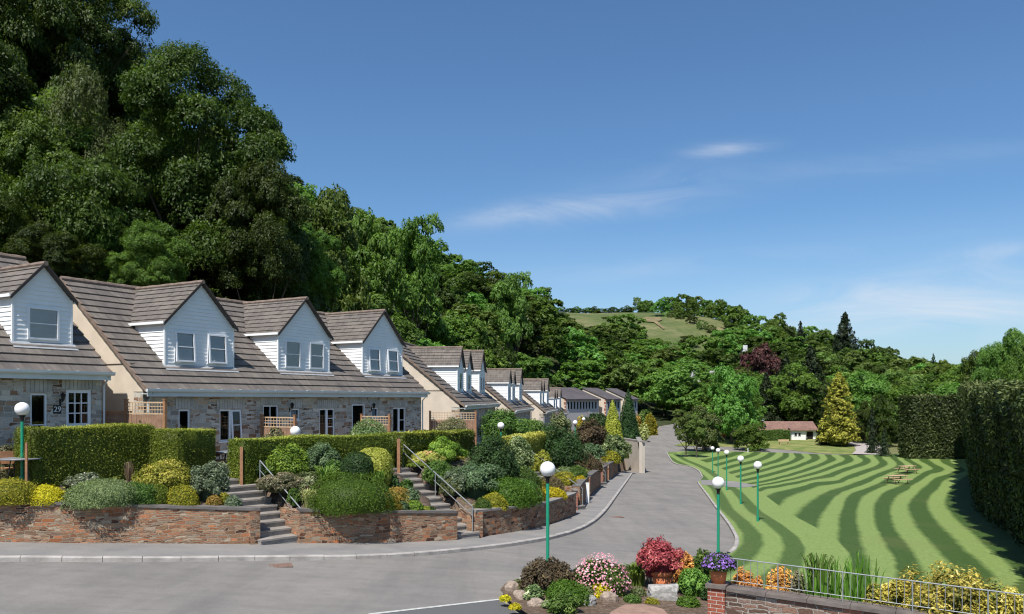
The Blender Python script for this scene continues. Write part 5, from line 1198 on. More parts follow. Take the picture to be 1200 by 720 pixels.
rail_for(S1, .0, .02, 1.0, .95, 'galvanised handrail beside the first flight of steps')
rail_for(S2, -.2, .02, .96, 1.0, 'long galvanised handrail beside the second flight of steps', True)
rail_for(S3, .05, .05, .95, .9, 'thin handrail over the heathers behind the white post')
rail_for(S4, .05, .05, .95, .9, 'farthest thin handrail, just before the pale rendered wall')
# paved patios in front of the houses
def patio_patch(pts, label=None):
    o = patch('patio_paving', pts, .6, lambda X, Y: np.maximum(ground(X, Y), patio(Y)) + .03, M['concrete']); tag(o, kind='structure'); return o
def row_pt(L_, out, o=O2, d=D2, nb=NB2): p = o + d * L_ - nb * (out - .4); return (p.x, p.y)
patio_patch([row_pt(-9, .1), row_pt(-9, 2.0), row_pt(-.5, 2.2), row_pt(2.5, 4.0), row_pt(5.0, 4.7), row_pt(5.4, 3.2), row_pt(12, 3.4), row_pt(17, 4.2), row_pt(17.3, .1)])
patio_patch([(-8.7, 26.4), (-9.9, 25.5), (-10.6, 27.0), (-9.3, 27.9)])

# ------------------------------------------------------------------ clipped hedges
def hedge(name, path, thick, z0f, z1f, leaf, mat, label, dens=1.0, wave=0.03, cat='hedge', topmat=None, group=None, batter=0.0, pathstep=.5, side_tint=0.0, maxn=60000, bulge=None, overhang=0.0):
    """hedge along a line (right-hand side = path), cut faces covered in small leaves"""
    P = smooth_line(path, pathstep) if len(path) > 2 else [tuple(np.array(path[0]) + (np.array(path[1]) - np.array(path[0])) * t) for t in np.linspace(0, 1, max(2, int(math.dist(*path) / pathstep)))]
    P = np.array(P); T = np.gradient(P, axis=0); T /= np.linalg.norm(T, axis=1)[:, None]; NL = np.stack([-T[:, 1], T[:, 0]], 1); s = np.concatenate([[0], np.cumsum(np.linalg.norm(np.diff(P, axis=0), axis=1))]); Lt = s[-1]
    z0 = np.array([z0f(*p) for p in P]); z1 = np.array([z1f(*p) for p in P]); rs = RS(nseed())
    I = lambda u, A_: np.interp(u, s, A_)
    def pt(u, side, v, out=0.0):
        """u along, side 0..1 across, v 0..1 up"""
        bx, by = I(u, P[:, 0]), I(u, P[:, 1]); nx, ny = I(u, NL[:, 0]), I(u, NL[:, 1]); a0, a1 = I(u, z0), I(u, z1); w = side * thick
        bul = (bulge(u, v) if bulge is not None else 0.0)
        off = w + np.where(side < .5, -out - bul - overhang * v ** 1.5, out); return np.stack([bx + nx * off, by + ny * off, a0 + (a1 - a0) * v], 1)
    Vs = []; Ts = []; h = float((z1 - z0).mean()); lf = lump(rs, 6); per = leaf * leaf * .9
    def addface(n, uf, sf, vf, nf, tb):
        n = min(n, maxn); u = uf(n); sd = sf(n); v = vf(n); p = pt(u, sd, v); nx, ny = I(u, NL[:, 0]), I(u, NL[:, 1]); tx, ty = I(u, T[:, 0]), I(u, T[:, 1])
        NN = nf(nx, ny, tx, ty); p = p + NN * (rs.normal(0, wave, n) + wave * 1.2 * np.sin(u * 1.7 + v * 3))[:, None]; Vs.append(leaf_arrays(p, NN, leaf, .5, rs, .5)); Ts.append(np.clip(tb + .12 * np.sin(u * 2.1 + 5 * v) + .1 * np.sin(u * .7) + rs.normal(0, .2, n), 0, 1))
    U = lambda n: rs.uniform(0, Lt, n); zer = lambda n: np.zeros(n); one = lambda n: np.ones(n); rnd_ = lambda n: rs.uniform(0, 1, n); st = lambda *a: np.stack(a, 1)
    k = dens * 1.5 / per  # per-face tint paints light into the leaves: top palest, long sides darkest
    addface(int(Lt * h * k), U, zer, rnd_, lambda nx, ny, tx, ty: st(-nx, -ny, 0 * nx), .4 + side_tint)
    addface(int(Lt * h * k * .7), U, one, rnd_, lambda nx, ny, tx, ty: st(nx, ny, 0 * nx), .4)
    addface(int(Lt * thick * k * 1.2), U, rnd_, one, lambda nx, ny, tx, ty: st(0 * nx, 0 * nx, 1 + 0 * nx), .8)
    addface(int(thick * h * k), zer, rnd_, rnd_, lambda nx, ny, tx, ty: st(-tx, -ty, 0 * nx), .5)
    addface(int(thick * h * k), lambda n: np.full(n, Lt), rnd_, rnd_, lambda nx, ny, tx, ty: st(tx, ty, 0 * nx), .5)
    # solid core
    ev = []; ef = []; m = len(P); ins = leaf * .9; vv = [0, .35, .7, 1.0]
    for i in range(m):
        u = np.array([s[i]]); u = np.clip(u, ins, Lt - ins)
        for sd in (0.0, 1.0):
            for v in vv: q = pt(u, np.array([sd]), np.array([v]), -ins)[0]; q[2] -= ins * .9 * v; ev.append(q)
    nr = len(vv); R_ = 2 * nr
    for i in range(m - 1):
        a, b = i * R_, (i + 1) * R_
        for j in range(nr - 1): ef.append((a + j, b + j, b + j + 1, a + j + 1)); ef.append((a + nr + j + 1, b + nr + j + 1, b + nr + j, a + nr + j))
        ef.append((a + nr - 1, b + nr - 1, b + 2 * nr - 1, a + 2 * nr - 1))
    for a in (0, (m - 1) * R_):
        for j in range(nr - 1): ef.append((a + j, a + j + 1, a + nr + j + 1, a + nr + j))
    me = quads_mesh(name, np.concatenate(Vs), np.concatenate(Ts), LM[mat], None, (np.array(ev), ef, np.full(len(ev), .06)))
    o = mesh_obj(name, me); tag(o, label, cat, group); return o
def P2(px, s_): Y = F / s_; return ((px - HX) / F * Y, Y)
gl_ = lambda dz: (lambda x, y: g1(x, y) + dz)
zc_ = lambda *zz: (lambda x, y: float(np.interp(y, [z[0] for z in zz], [z[1] for z in zz])))
ha, hb = P2(37, 40.2), P2(181, 35.2)
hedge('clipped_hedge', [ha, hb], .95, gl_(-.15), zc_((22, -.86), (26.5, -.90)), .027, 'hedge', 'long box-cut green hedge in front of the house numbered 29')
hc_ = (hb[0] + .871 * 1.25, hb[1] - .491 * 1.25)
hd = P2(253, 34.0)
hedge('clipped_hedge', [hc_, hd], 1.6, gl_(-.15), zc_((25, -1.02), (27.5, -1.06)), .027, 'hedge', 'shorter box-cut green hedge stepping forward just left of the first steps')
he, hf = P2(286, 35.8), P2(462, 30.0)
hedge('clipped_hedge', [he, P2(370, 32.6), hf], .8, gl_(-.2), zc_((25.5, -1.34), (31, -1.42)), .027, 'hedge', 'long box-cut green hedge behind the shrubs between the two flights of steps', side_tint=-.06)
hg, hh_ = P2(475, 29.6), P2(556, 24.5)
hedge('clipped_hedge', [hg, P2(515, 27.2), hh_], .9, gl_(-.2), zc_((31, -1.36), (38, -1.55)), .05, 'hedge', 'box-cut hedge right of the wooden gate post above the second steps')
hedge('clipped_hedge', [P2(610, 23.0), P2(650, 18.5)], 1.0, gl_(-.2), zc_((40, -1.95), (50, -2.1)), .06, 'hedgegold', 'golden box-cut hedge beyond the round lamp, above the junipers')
# ------------------------------------------------------------------ timber posts, trellis screens, fence
def timber_post(px, pyb, pyt, s_, label, wpx=3.8):
    Y = F / s_; x = (px - HX) / s_; e = empty('timber_post', (x, Y, (HY - pyb) / s_), .2, label, 'post'); h = (pyb - pyt) / s_; w = wpx / s_
    mb = MB(); mb.box(-w / 2, w / 2, -w / 2, w / 2, -.2, h); mb.build('shaft', M['wood'], e)
timber_post(283, 572, 524, 35.9, 'orange timber post at the left end of the long hedge, by the first steps', 3.4)
timber_post(467, 551, 514.5, 30.0, 'orange timber post at the gap in the hedge, top of the second steps', 3.6)
timber_post(31, 563, 519, 41, 'timber post at the left end of the clipped hedge near lamp and chairs', 2.5)
def trellis(px0, s0, ln, pt_, pb_, label, drc=None, hb=.95, ht=.42, z=None, L0=None):
    """screen running out from the house front: boards below, lattice above, a post at each end"""
    x, y = P2(px0, s0); d = Vector((.871, -.491, 0)) if drc is None else Vector(drc).normalized(); zt = (HY - pt_) / s0; e = empty('trellis_screen', (x, y, zt - hb - ht), math.atan2(d.y, d.x), label, 'trellis screen')
    for q in (0, ln):
        mb = MB(); mb.box(q - .05, q + .05, -.05, .05, -.6, hb + ht + .07); mb.box(q - .065, q + .065, -.065, .065, hb + ht + .07, hb + ht + .10); mb.build('post', M['wood'], e)
    mb = MB(); n = max(3, int((ln - .1) / .13)); w = (ln - .1) / n
    for i in range(n): mb.box(.05 + i * w + .004, .05 + (i + 1) * w - .004, -.012 - .004 * (i % 2), .012, -.5, hb - .03)
    mb.build('board_panel', M['woodboard'], e)
    mb = MB(); mb.box(.05, ln - .05, -.02, .02, hb - .02, hb + .03); mb.box(.05, ln - .05, -.02, .02, hb + ht - .05, hb + ht)
    for j in (1, 2): mb.box(.05, ln - .05, -.004, .010, hb + .03 + (ht - .08) * j / 3 - .013, hb + .03 + (ht - .08) * j / 3 + .013)
    m = max(4, int(ln / .16))
    for i in range(1, m): q = .05 + (ln - .1) * i / m; mb.box(q - .013, q + .013, -.014, .001, hb + .03, hb + ht - .05)
    mb.build('lattice', M['woodpale'], e)
trellis(148, 33.0, 2.1, 471, 500, 'trellis-topped timber screen at the left corner of the three-dormer row')
trellis(307, 27.6, 1.9, 488.5, 500, 'trellis screen between the first two gardens of the three-dormer row')
trellis(424, 24.0, 1.7, 487.5, 500, 'trellis screen between the second and third gardens of the three-dormer row')
trellis(504, 20.6, 2.6, 483.5, 500, 'trellis screen against the cream gable right of the three-dormer row', drc=(.95, -.05, 0), hb=1.0)
# brown board fence in the gap beside house 29
e = empty('board_fence', (*P2(109, 33.2), -2.1), math.atan2(.25, .95), 'brown board fence with a diagonal brace in the gap beside house 29', 'fence')
mb = MB()
for i in range(9): mb.box(i * .14, i * .14 + .132, 0, .02, -.6, 1.68)
mb.build('boards', M['woodboard'], e); mb = MB(); mb.box(0, 1.26, -.03, -.002, 1.58, 1.68); mb.build('top_rail', M['wood'], e)
mb = MB(); mb.tube([(0.02, -.05, 1.5), (1.25, -.05, .95)], .035, 4); mb.build('brace', M['wood'], e)
# ------------------------------------------------------------------ lamps
def lamp(px, pyc, dia, label, pole=2.9, s_=None, gd=.4, group=None):
    s_ = s_ or dia / gd; Y = F / s_; x = (px - HX) / s_; zc2 = (HY - pyc) / s_; gz_ = g1(x, Y); zb = min(gz_ + .05, zc2 - 1.0); e = empty('globe_lamp', (x, Y, zb), 0, label, 'lamp', group); h = zc2 - zb; r = gd / 2
    mb = MB(); mb.tube([(0, 0, -.1), (0, 0, h - r - .16)], .045, 10); mb.build('pole', M['green'], e)
    mb = MB(); mb.tube([(0, 0, 0), (0, 0, .32)], .065, 10); mb.build('base', M['green'], e)
    mb = MB(); mb.tube([(0, 0, h - r - .17), (0, 0, h - r - .06), (0, 0, h - r + .02)], [.045, .05, .10], 12); mb.build('collar', M['black'], e)
    mb = MB(); mb.lathe([(r * math.sin(math.pi * i / 14), h - r * math.cos(math.pi * i / 14)) for i in range(15)], 24); mb.build('globe', M['globe'], e, merge=True)
lamp(641.8, 550, 18.2, 'globe lamp on a green pole in the foreground rockery, largest in view')
lamp(841.7, 566, 14.6, 'globe lamp on a green pole directly behind the flower pot on the brick pier')
lamp(888, 545.5, 9.7, 'globe lamp on the lawn, nearest of the line of lamps on the grass')
lamp(868, 538, 7.7, 'globe lamp on the lawn, second nearest of the line on the grass', gd=.4)
lamp(851.5, 530.5, 6.1, 'globe lamp on the lawn where the little path meets the grass')
lamp(841.5, 528, 5.3, 'globe lamp on the lawn between the path lamp and the farthest one')
lamp(835, 525.5, 4.5, 'farthest globe lamp of the line on the lawn')
lamp(26, 479.5, 16, 'globe lamp on a green pole in front of house 29')
lamp(346, 505.5, 12, 'globe lamp whose ball just clears the hedge between the two flights of steps')
lamp(587, 499, 8.2, 'globe lamp above the dark shrubs in front of the farther stone rows')
lamp(674, 495.5, 5.6, 'small globe lamp above the dark yew, nearer of the far pair')
lamp(684, 491.5, 4.2, 'small globe lamp beside the yellow bush, farther of the far pair')
# ------------------------------------------------------------------ garden furniture on the patios
def chair(x, y, z, rz, label):
    e = empty('garden_chair', (x, y, z), rz, label, 'chair', 'garden chairs on the patios'); mb = MB(); mb.box(-.24, .24, -.22, .22, .42, .45); mb.build('seat', M['wood'], e)
    mb = MB(); mb.box(-.22, .22, .20, .225, .55, .93); mb.build('backrest', M['wood'], e)
    for sx in (-1, 1):
        mb = MB(); mb.tube([(sx * .24, .24, 0), (sx * .24, .22, .95)], .014, 6); mb.build('leg', M['black'], e); mb = MB(); mb.tube([(sx * .24, -.22, 0), (sx * .24, -.22, .64), (sx * .24, .21, .66)], .014, 6); mb.build('leg', M['black'], e)
def table(x, y, z, r, label):
    e = empty('garden_table', (x, y, z), .3, label, 'table'); mb = MB(); mb.lathe([(0, .74), (r, .74), (r + .01, .725), (r, .70), (0, .70)], 28); mb.build('tabletop', M['tablegrey'], e)
    for k in range(4):
        a = k * math.pi / 2 + .78; mb = MB(); mb.tube([(r * .75 * math.cos(a), r * .75 * math.sin(a), 0), (r * .55 * math.cos(a), r * .55 * math.sin(a), .7)], .016, 6); mb.build('leg', M['black'], e)
def onp(px, s_): x, y = P2(px, s_); return x, y, max(g1(x, y), float(patio(y))) + .03
x, y, z = onp(272, 33.0); table(x, y, z, .55, 'round grey garden table on the patio between the two hedges')
x, y, z = onp(259, 33.2); chair(x, y, z, rad(75), 'garden chair with an orange back left of the round table between the hedges')
x, y, z = onp(278, 31.3); chair(x, y, z, rad(-20), 'dark garden chair behind the round table between the hedges')
x, y, z = onp(25, 40); table(x, y, z, .55, 'round grey garden table beside the lamp in front of house 29')
x, y, z = onp(31, 38.6); chair(x, y, z, rad(165), 'garden chair beside the lamp in front of house 29, left end of the hedge')
x, y, z = onp(10, 39.5); chair(x, y, z, rad(40), 'garden chair at the left edge of the photo in front of house 29')

# ------------------------------------------------------------------ planting on the banks
PL = [
 (4, 566, 46, 52, 'loose', 'variegpink', 'pink-flushed leafy shrub at the left edge in front of house 29'),
 (14, 590, 66, 26, 'mound', 'mustard', 'low yellow-green heath at the left end of the wall bed'),
 (52, 590, 44, 20, 'mound', 'yellow', 'bright golden heath at the left end of the wall bed'),
 (66, 589, 14, 12, 'mound', 'moss', 'small green cushion beside the golden heath'),
 (98, 574, 42, 24, 'loose', 'variegwhite', 'white-edged shrub against the foot of the long hedge'),
 (117, 592, 82, 29, 'mound', 'sage', 'wide sage-green mound spilling over the wall bed'),
 (163, 592, 40, 27, 'mound', 'green', 'dark green cushion right of the wide sage mound'),
 (183, 592, 28, 26, 'mound', 'lime', 'olive-lime cushion below the big gold bush'),
 (151, 566, 18, 27, 'twigs', 'twig', 'dry brown twiggy plant against the hedge'),
 (193, 582, 66, 46, 'bush', 'gold', 'big pale gold bush below the corner of the hedge'),
 (213, 593, 38, 24, 'mound', 'mustard', 'mustard cushion below the big gold bush'),
 (245, 585, 52, 48, 'loose', 'greygreen', 'grey-green lavender-like shrub left of the first steps'),
 (266, 570, 22, 24, 'loose', 'variegwhite', 'small white-edged shrub behind the lavender-like shrub'),
 (251, 594, 18, 14, 'mound', 'orangeheath', 'small orange heath on the wall near the first steps'),
 (263, 592, 13, 14, 'mound', 'mustard', 'tiny mustard tuft between the orange heath and grey cushion'),
 (273, 595, 18, 14, 'mound', 'greygreen', 'small grey cushion at the right end of the long wall'),
 (328, 603, 52, 52, 'bush', 'variegpink', 'cream and pink leaved shrub beside the first handrail'),
 (362, 592, 44, 42, 'bush', 'varieg', 'cream-edged shrub behind the straw grass'),
 (338, 562, 46, 46, 'bush', 'lime', 'lime-tipped shrub with pale leaf clusters under the globe lamp'),
 (378, 556, 46, 42, 'loose', 'bluegreen', 'upright blue-green shrub against the long hedge'),
 (381, 580, 40, 34, 'blades', 'fern', 'yellow-green fern in front of the blue-green shrub'),
 (362, 604, 30, 25, 'grass', 'straw', 'pale straw-coloured grass tuft on the middle wall'),
 (345, 603, 18, 22, 'loose', 'green', 'green leafy plant at the foot of the first handrail'),
 (408, 605, 98, 44, 'mound', 'moss', 'wide bright green juniper mound above the middle wall'),
 (368, 586, 30, 18, 'mound', 'bronze', 'brownish cushion left of the bright green juniper mound'),
 (418, 574, 38, 44, 'ball', 'dark', 'dark green clipped ball shrub'),
 (411, 546, 32, 28, 'bush', 'lime', 'pale flowering shrub between the hedge and the clipped ball'),
 (438, 570, 44, 46, 'ball', 'hedgegold', 'golden clipped dome beside the dark clipped ball'),
 (443, 583, 34, 32, 'blades', 'fern', 'green fern below the golden clipped dome'),
 (462, 577, 16, 26, 'loose', 'dark', 'dark ivy-like plant beside the second steps'),
 (464, 594, 28, 24, 'mound', 'orangeheath', 'orange-red heath beside the second steps'),
 (481, 595, 26, 26, 'bush', 'bluegreen', 'blue-green leafy plant at the left of the second steps'),
 (447, 605, 18, 10, 'mound', 'yellow', 'low bright yellow cushion on the middle wall'),
 (461, 604, 18, 18, 'mound', 'mustard', 'mustard cushion on the middle wall right of the yellow one'),
 (472, 605, 16, 15, 'bush', 'bluegreen', 'small blue-green rosette plant on the middle wall'),
 (486, 605, 20, 14, 'mound', 'lime', 'lime cushion near the right end of the middle wall'),
 (499, 604, 11, 7, 'mound', 'gold', 'tiny pale gold tuft at the right end of the middle wall'),
 (497, 575, 46, 48, 'bush', 'goldpink', 'golden shrub with pink-orange tips beside the long handrail'),
 (489, 580, 24, 30, 'bush', 'lime', 'lime leafy shrub beneath the golden pink-tipped shrub'),
 (514, 548, 58, 40, 'loose', 'lime', 'pale lime arching shrub against the hedge above the long handrail'),
 (531, 560, 24, 26, 'bush', 'gold', 'yellow-splashed shrub between the lime shrub and grey-green one'),
 (556, 596, 74, 62, 'loose', 'bluegreen', 'big loose grey-green shrub right of the second steps'),
 (578, 572, 62, 68, 'bush', 'yew', 'big dark green shrub under the round lamp'),
 (607, 556, 38, 50, 'bush', 'varieg', 'tall cream-variegated shrub between the two dark shrubs'),
 (655, 553, 58, 62, 'bush', 'yew', 'broad dark yew in the middle of the bank'),
 (634, 556, 24, 30, 'bush', 'gold', 'pale gold shrub left of the broad dark yew'),
 (628, 543, 22, 28, 'bush', 'lime', 'light green shrub behind the pale gold one'),
 (612, 577, 42, 30, 'mound', 'green', 'green spreading juniper on the upper bank'),
 (597, 592, 60, 32, 'mound', 'moss', 'large green spreading juniper above the curving wall'),
 (580, 596, 30, 18, 'mound', 'mustard', 'yellow-tipped heath at the left end of the curving wall'),
 (613, 590, 40, 26, 'mound', 'green', 'darker green juniper beside the large spreading one'),
 (630, 589, 18, 17, 'mound', 'mustard', 'mustard heath above the curving wall'),
 (619, 570, 16, 12, 'mound', 'yellow', 'small yellow patch of heath among the junipers'),
 (633, 578, 26, 14, 'mound', 'mustard', 'olive heath behind the bright yellow heath'),
 (648, 583, 30, 12, 'mound', 'yellow', 'bright yellow heath at the top of the curving wall'),
 (645, 572, 30, 14, 'mound', 'brownheath', 'brown-green heath ridge left of the thin handrail'),
 (661, 571, 26, 16, 'mound', 'mustard', 'olive-yellow heath ridge below the thin handrail'),
 (675, 562, 26, 16, 'mound', 'green', 'green heath beside the thin handrail'),
 (680, 566, 14, 8, 'mound', 'yellow', 'small bright yellow heath at the wall end near the white post'),
 (683, 549, 30, 18, 'mound', 'brownheath', 'russet heath beneath the blue-green shrub'),
 (697, 553, 18, 14, 'mound', 'brownheath', 'russet heath beside the dark wall pieces'),
 (664, 559, 26, 12, 'mound', 'sage', 'dull green heath at the foot of the broad dark yew'),
 (694, 541, 28, 24, 'bush', 'bluegreen', 'rounded blue-green shrub on the upper bank'),
 (692, 528, 40, 40, 'bush', 'bronze', 'brownish-green shrub beneath the golden conifer'),
 (705, 530, 30, 28, 'bush', 'green', 'mid green shrub left of the arching pale shrub'),
 (722, 541, 36, 36, 'loose', 'varieg', 'pale arching shrub leaning over the rendered wall'),
 (716, 546, 22, 14, 'mound', 'mustard', 'yellowish heath before the rendered wall'),
 (729, 550, 16, 14, 'mound', 'green', 'green cushion at the foot of the rendered wall'),
 (680, 521, 14, 26, 'bush', 'gold', 'narrow gold shrub right of the broad dark yew'),
 (590, 504, 56, 30, 'bush', 'green', 'mid green shrubs mass in front of the second stone row'),
 (622, 506, 40, 18, 'bush', 'green', 'low green shrub in front of the third stone row'),
 (655, 500, 30, 22, 'loose', 'sage', 'light sage shrub before the far dormered rows'),
 (681, 494, 11, 9, 'bush', 'yellow', 'bright yellow bush beside the far globe lamp'),
 (700, 497, 36, 14, 'bush', 'dark', 'dark low hedge-like shrub before the grey houses'),
 (170, 503, 38, 27, 'loose', 'variegpink', 'pinkish variegated shrub in front of the first trellis screen'),
 (323, 516, 36, 22, 'loose', 'variegpink', 'pinkish variegated shrub in front of the second trellis screen'),
 (433, 512, 50, 18, 'mound', 'varieg', 'clipped cream-variegated shrub in front of the third trellis screen'),
 (528, 507, 42, 16, 'mound', 'variegpink', 'clipped brownish shrub in front of the trellis at the cream gable'),
 (514, 586, 26, 24, 'bush', 'green', 'leafy green plant on the soil right of the long handrail'),
 (527, 600, 24, 20, 'bush', 'sage', 'sage green plant near the foot of the long handrail'),
 (533, 578, 40, 34, 'loose', 'greygreen', 'silvery shrub behind the big loose grey-green one'),
 (512, 568, 34, 30, 'bush', 'green', 'mid green shrub between the golden pink-tipped and silvery shrubs'),
 (566, 601, 20, 14, 'mound', 'green', 'green cushion on the left end of the curving wall'),
 (476, 574, 16, 14, 'bush', 'green', 'green tuft beside the upper treads of the second steps'),
 (505, 607, 10, 8, 'bush', 'dark', 'tiny dark tuft at the corner of the middle wall'),
 (430, 603, 22, 12, 'mound', 'green', 'low green edging plant right of the bright juniper mound'),
 (392, 562, 26, 26, 'bush', 'green', 'green leafy shrub between the blue-green shrub and clipped ball'),
 (311, 578, 24, 22, 'bush', 'dark', 'dark shrub at the left foot of the long hedge near the first handrail'),
 (291, 580, 0, 0, None, None, None),
 (718, 514, 27, 47, 'cone', 'gold', 'small golden-edged conical conifer beside the dark one'),
 (736, 520, 30, 66, 'cone', 'dark', 'tall dark conical conifer at the end of the gardens'),
 (744, 519, 18, 20, 'bush', 'dark', 'dark shrub above the cap of the rendered wall'),
 (746, 496, 14, 12, 'bush', 'orangeheath', 'orange-red shrub beside the upper road'),
 (762, 493, 16, 5, 'mound', 'yellow', 'yellow flower bed beside the upper road'),
 (754, 505, 13, 10, 'bush', 'straw', 'pale gold shrub on the wall beside the upper road'),
 (762, 496, 14, 8, 'mound', 'mustard', 'mustard patch near the top of the upper wall'),
 (756, 490, 20, 12, 'bush', 'green', 'green shrub behind the yellow bed at the upper road'),
]
POSFIX = {'cream and pink leaved shrub beside the first handrail': 36.6, 'cream-edged shrub behind the straw grass': 36.2, 'big loose grey-green shrub right of the second steps': 31.0, 'golden shrub with pink-orange tips beside the long handrail': 29.0, 'lime leafy shrub beneath the golden pink-tipped shrub': 29.6, 'pale lime arching shrub against the hedge above the long handrail': 27.6, 'yellow-splashed shrub between the lime shrub and grey-green one': 26.5,'pinkish variegated shrub in front of the first trellis screen': 33.5, 'pinkish variegated shrub in front of the second trellis screen': 28.6, 'clipped cream-variegated shrub in front of the third trellis screen': 25.6,
          'clipped brownish shrub in front of the trellis at the cream gable': 22.2, 'mid green shrubs mass in front of the second stone row': 17.0, 'low green shrub in front of the third stone row': 14.0,
          'light sage shrub before the far dormered rows': 12.6, 'bright yellow bush beside the far globe lamp': 9.5, 'dark low hedge-like shrub before the grey houses': 7.6,
          'small golden-edged conical conifer beside the dark one': 9.4, 'tall dark conical conifer at the end of the gardens': 8.6, 'dark shrub above the cap of the rendered wall': 9.2,
          'orange-red shrub beside the upper road': 6.9, 'yellow flower bed beside the upper road': 6.2, 'pale gold shrub on the wall beside the upper road': 7.0, 'mustard patch near the top of the upper wall': 6.3, 'green shrub behind the yellow bed at the upper road': 5.8}
for (px, py, w, h, k, m, lab) in PL:
    if k is None: continue
    nm = {'fern': 'fern', 'grass': 'ornamental_grass', 'cone': 'conifer', 'twigs': 'dry_plant', 'mound': 'low_shrub', 'ball': 'clipped_shrub'}.get(k, 'shrub')
    lab = lab.replace('shrubs mass', 'shrub')
    pos = None
    key = [q for q in POSFIX if q.replace('shrubs mass', 'shrub') == lab]
    if key:
        s_ = POSFIX[key[0]]; Y = F / s_; X = (px - HX) / s_; zz = g1(X, Y); ztop = (HY - (py - h)) / s_; pos = (X, Y, zz); h = max(6, (ztop - zz) * s_)
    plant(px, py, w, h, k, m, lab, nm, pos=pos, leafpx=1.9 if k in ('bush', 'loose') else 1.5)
def ground_cover():
    rs = RS(77); n = 60000; X = rs.uniform(-20, 11, n); Y = rs.uniform(20, 78, n); D, t = wall_dist(X, Y); bw = np.interp(Y, [20, 27, 32, 45, 80], [3.4, 4.6, 5.6, 6.5, 6.5])
    m = (D > .42) & (D < bw); X, Y = X[m], Y[m]
    m = np.sin(X * 1.9 + 2 * np.sin(Y * .9)) + np.cos(Y * 1.6 + X) > -.55; X, Y = X[m], Y[m]
    for (x0, y0, z0, x1, y1, z1, w) in STAIRS:
        l = math.hypot(x1 - x0, y1 - y0); q = ((X - x0) * (x1 - x0) + (Y - y0) * (y1 - y0)) / l; o = np.abs(-(X - x0) * (y1 - y0) + (Y - y0) * (x1 - x0)) / l; k = ~((o < w / 2 + .25) & (q > -.6) & (q < l + 1)); X, Y = X[k], Y[k]
    n = len(X); P = np.stack([X, Y, ground(X, Y) + rs.uniform(0, .16, n) * (1 + np.sin(X * 3) * np.cos(Y * 2.3))], 1); V = leaf_arrays(P, np.tile([0, -.2, 1.0], (n, 1)), .055, .5, rs, .6)
    o = mesh_obj('ground_cover', quads_mesh('ground_cover', V, np.clip(.5 + .3 * np.sin(X * 1.3 + Y) + rs.normal(0, .25, n), 0, 1), LM['cover'])); tag(o, 'low green ground cover creeping between the shrubs on the garden banks', 'ground cover', kind='stuff')
LM['cover'] = m_leaf('leaf_cover', (0.05, 0.085, 0.015), (0.13, 0.18, 0.04), (0.28, 0.30, 0.07)); ground_cover()
# ------------------------------------------------------------------ foreground rockery
RK = [pxy(*p) for p in [(586, 700), (592, 692), (612, 684), (650, 678), (700, 677), (770, 676), (835, 668)]] + [(4.6, 15.6), (4.4, 13.0), pxy(760, 760), pxy(640, 745), pxy(600, 716)]
rock_h = lambda X, Y: gplane(X, Y) + .16 + 0 * X
rb_ = patch('rockery_soil', RK, .4, rock_h, M['soil']); tag(rb_, kind='structure')
def rock(px, py, wpx, hpx, mat, label, rz=0.0, boxy=0.0, yd=.8, dz=0.0):
    x, y, z = road_hit(px, py); s_ = F / y; rs = RS(nseed()); bm = bmesh.new(); bmesh.ops.create_icosphere(bm, subdivisions=3, radius=1); lf = lump(rs, 9)
    for v in bm.verts:
        d = np.array(v.co)[None]; c = Vector(v.co)
        if boxy: m_ = max(abs(c.x), abs(c.y), abs(c.z)); c = c.lerp(c / m_, boxy)
        c = Vector([round(q * 2.2) / 2.2 * .45 + q * .55 for q in c]); f = 1 + .16 * float(lf(d)[0]) + .05 * float(lf(d * 3.1)[0]) + rs.normal(0, .012); v.co = c * f
    me = bpy.data.meshes.new('rock'); bm.to_mesh(me); bm.free(); me.materials.append(M[mat])
    o = mesh_obj('rock', me, loc=(x, y + wpx / s_ * yd * .4, z + hpx / s_ * .35 + dz + .1)); o.scale = (wpx / s_ / 2 * .92, wpx / s_ / 2 * yd, hpx / s_ / 2 * 1.05); o.rotation_euler.z = rz; tag(o, label, 'rock')
rock(600, 702, 20, 15, 'rock', 'pinkish rock at the pointed corner of the rockery', .5)
rock(611, 711, 22, 14, 'rock', 'rough pink-brown rock below the pointed corner of the rockery', 1.2)
rock(628, 720, 24, 12, 'rock', 'flat rough rock at the bottom edge, near the variegated plant', .2)
rock(612, 690, 12, 10, 'rockgrey', 'small pale rock behind the rockery corner')
rock(690, 719, 24, 15, 'rockgrey', 'pale grey pointed rock at the bottom edge below the pink flowers', .8)
rock(714, 714, 24, 16, 'rock', 'dark brown craggy rock below the yellow flowers', .3)
rock(737, 691, 9, 10, 'rockgrey', 'small white rock right of the pink flowering shrub')
rock(778, 712, 40, 22, 'rockgrey', 'squared white stone block in front of the terracotta pot', -.1, .75, .5)
rock(796, 702, 18, 14, 'rock', 'brown rock between the white block and the fern', .4)
rock(758, 690, 16, 16, 'rock', 'brown rock left of the terracotta pot holding the crimson shrub')
rock(664, 693, 14, 10, 'rock', 'brown stone between the bronze shrub and the moss cushion')
pv = patch('brick_paving', [pxy(*p) for p in [(705, 752), (716, 731), (732, 722), (754, 721), (776, 727), (788, 738), (795, 752)]], .5, lambda X, Y: gplane(X, Y) + .24, M['paver']); tag(pv, kind='structure')
def rp(px, py): x, y, z = road_hit(px, py); return (x, y, z + .17)
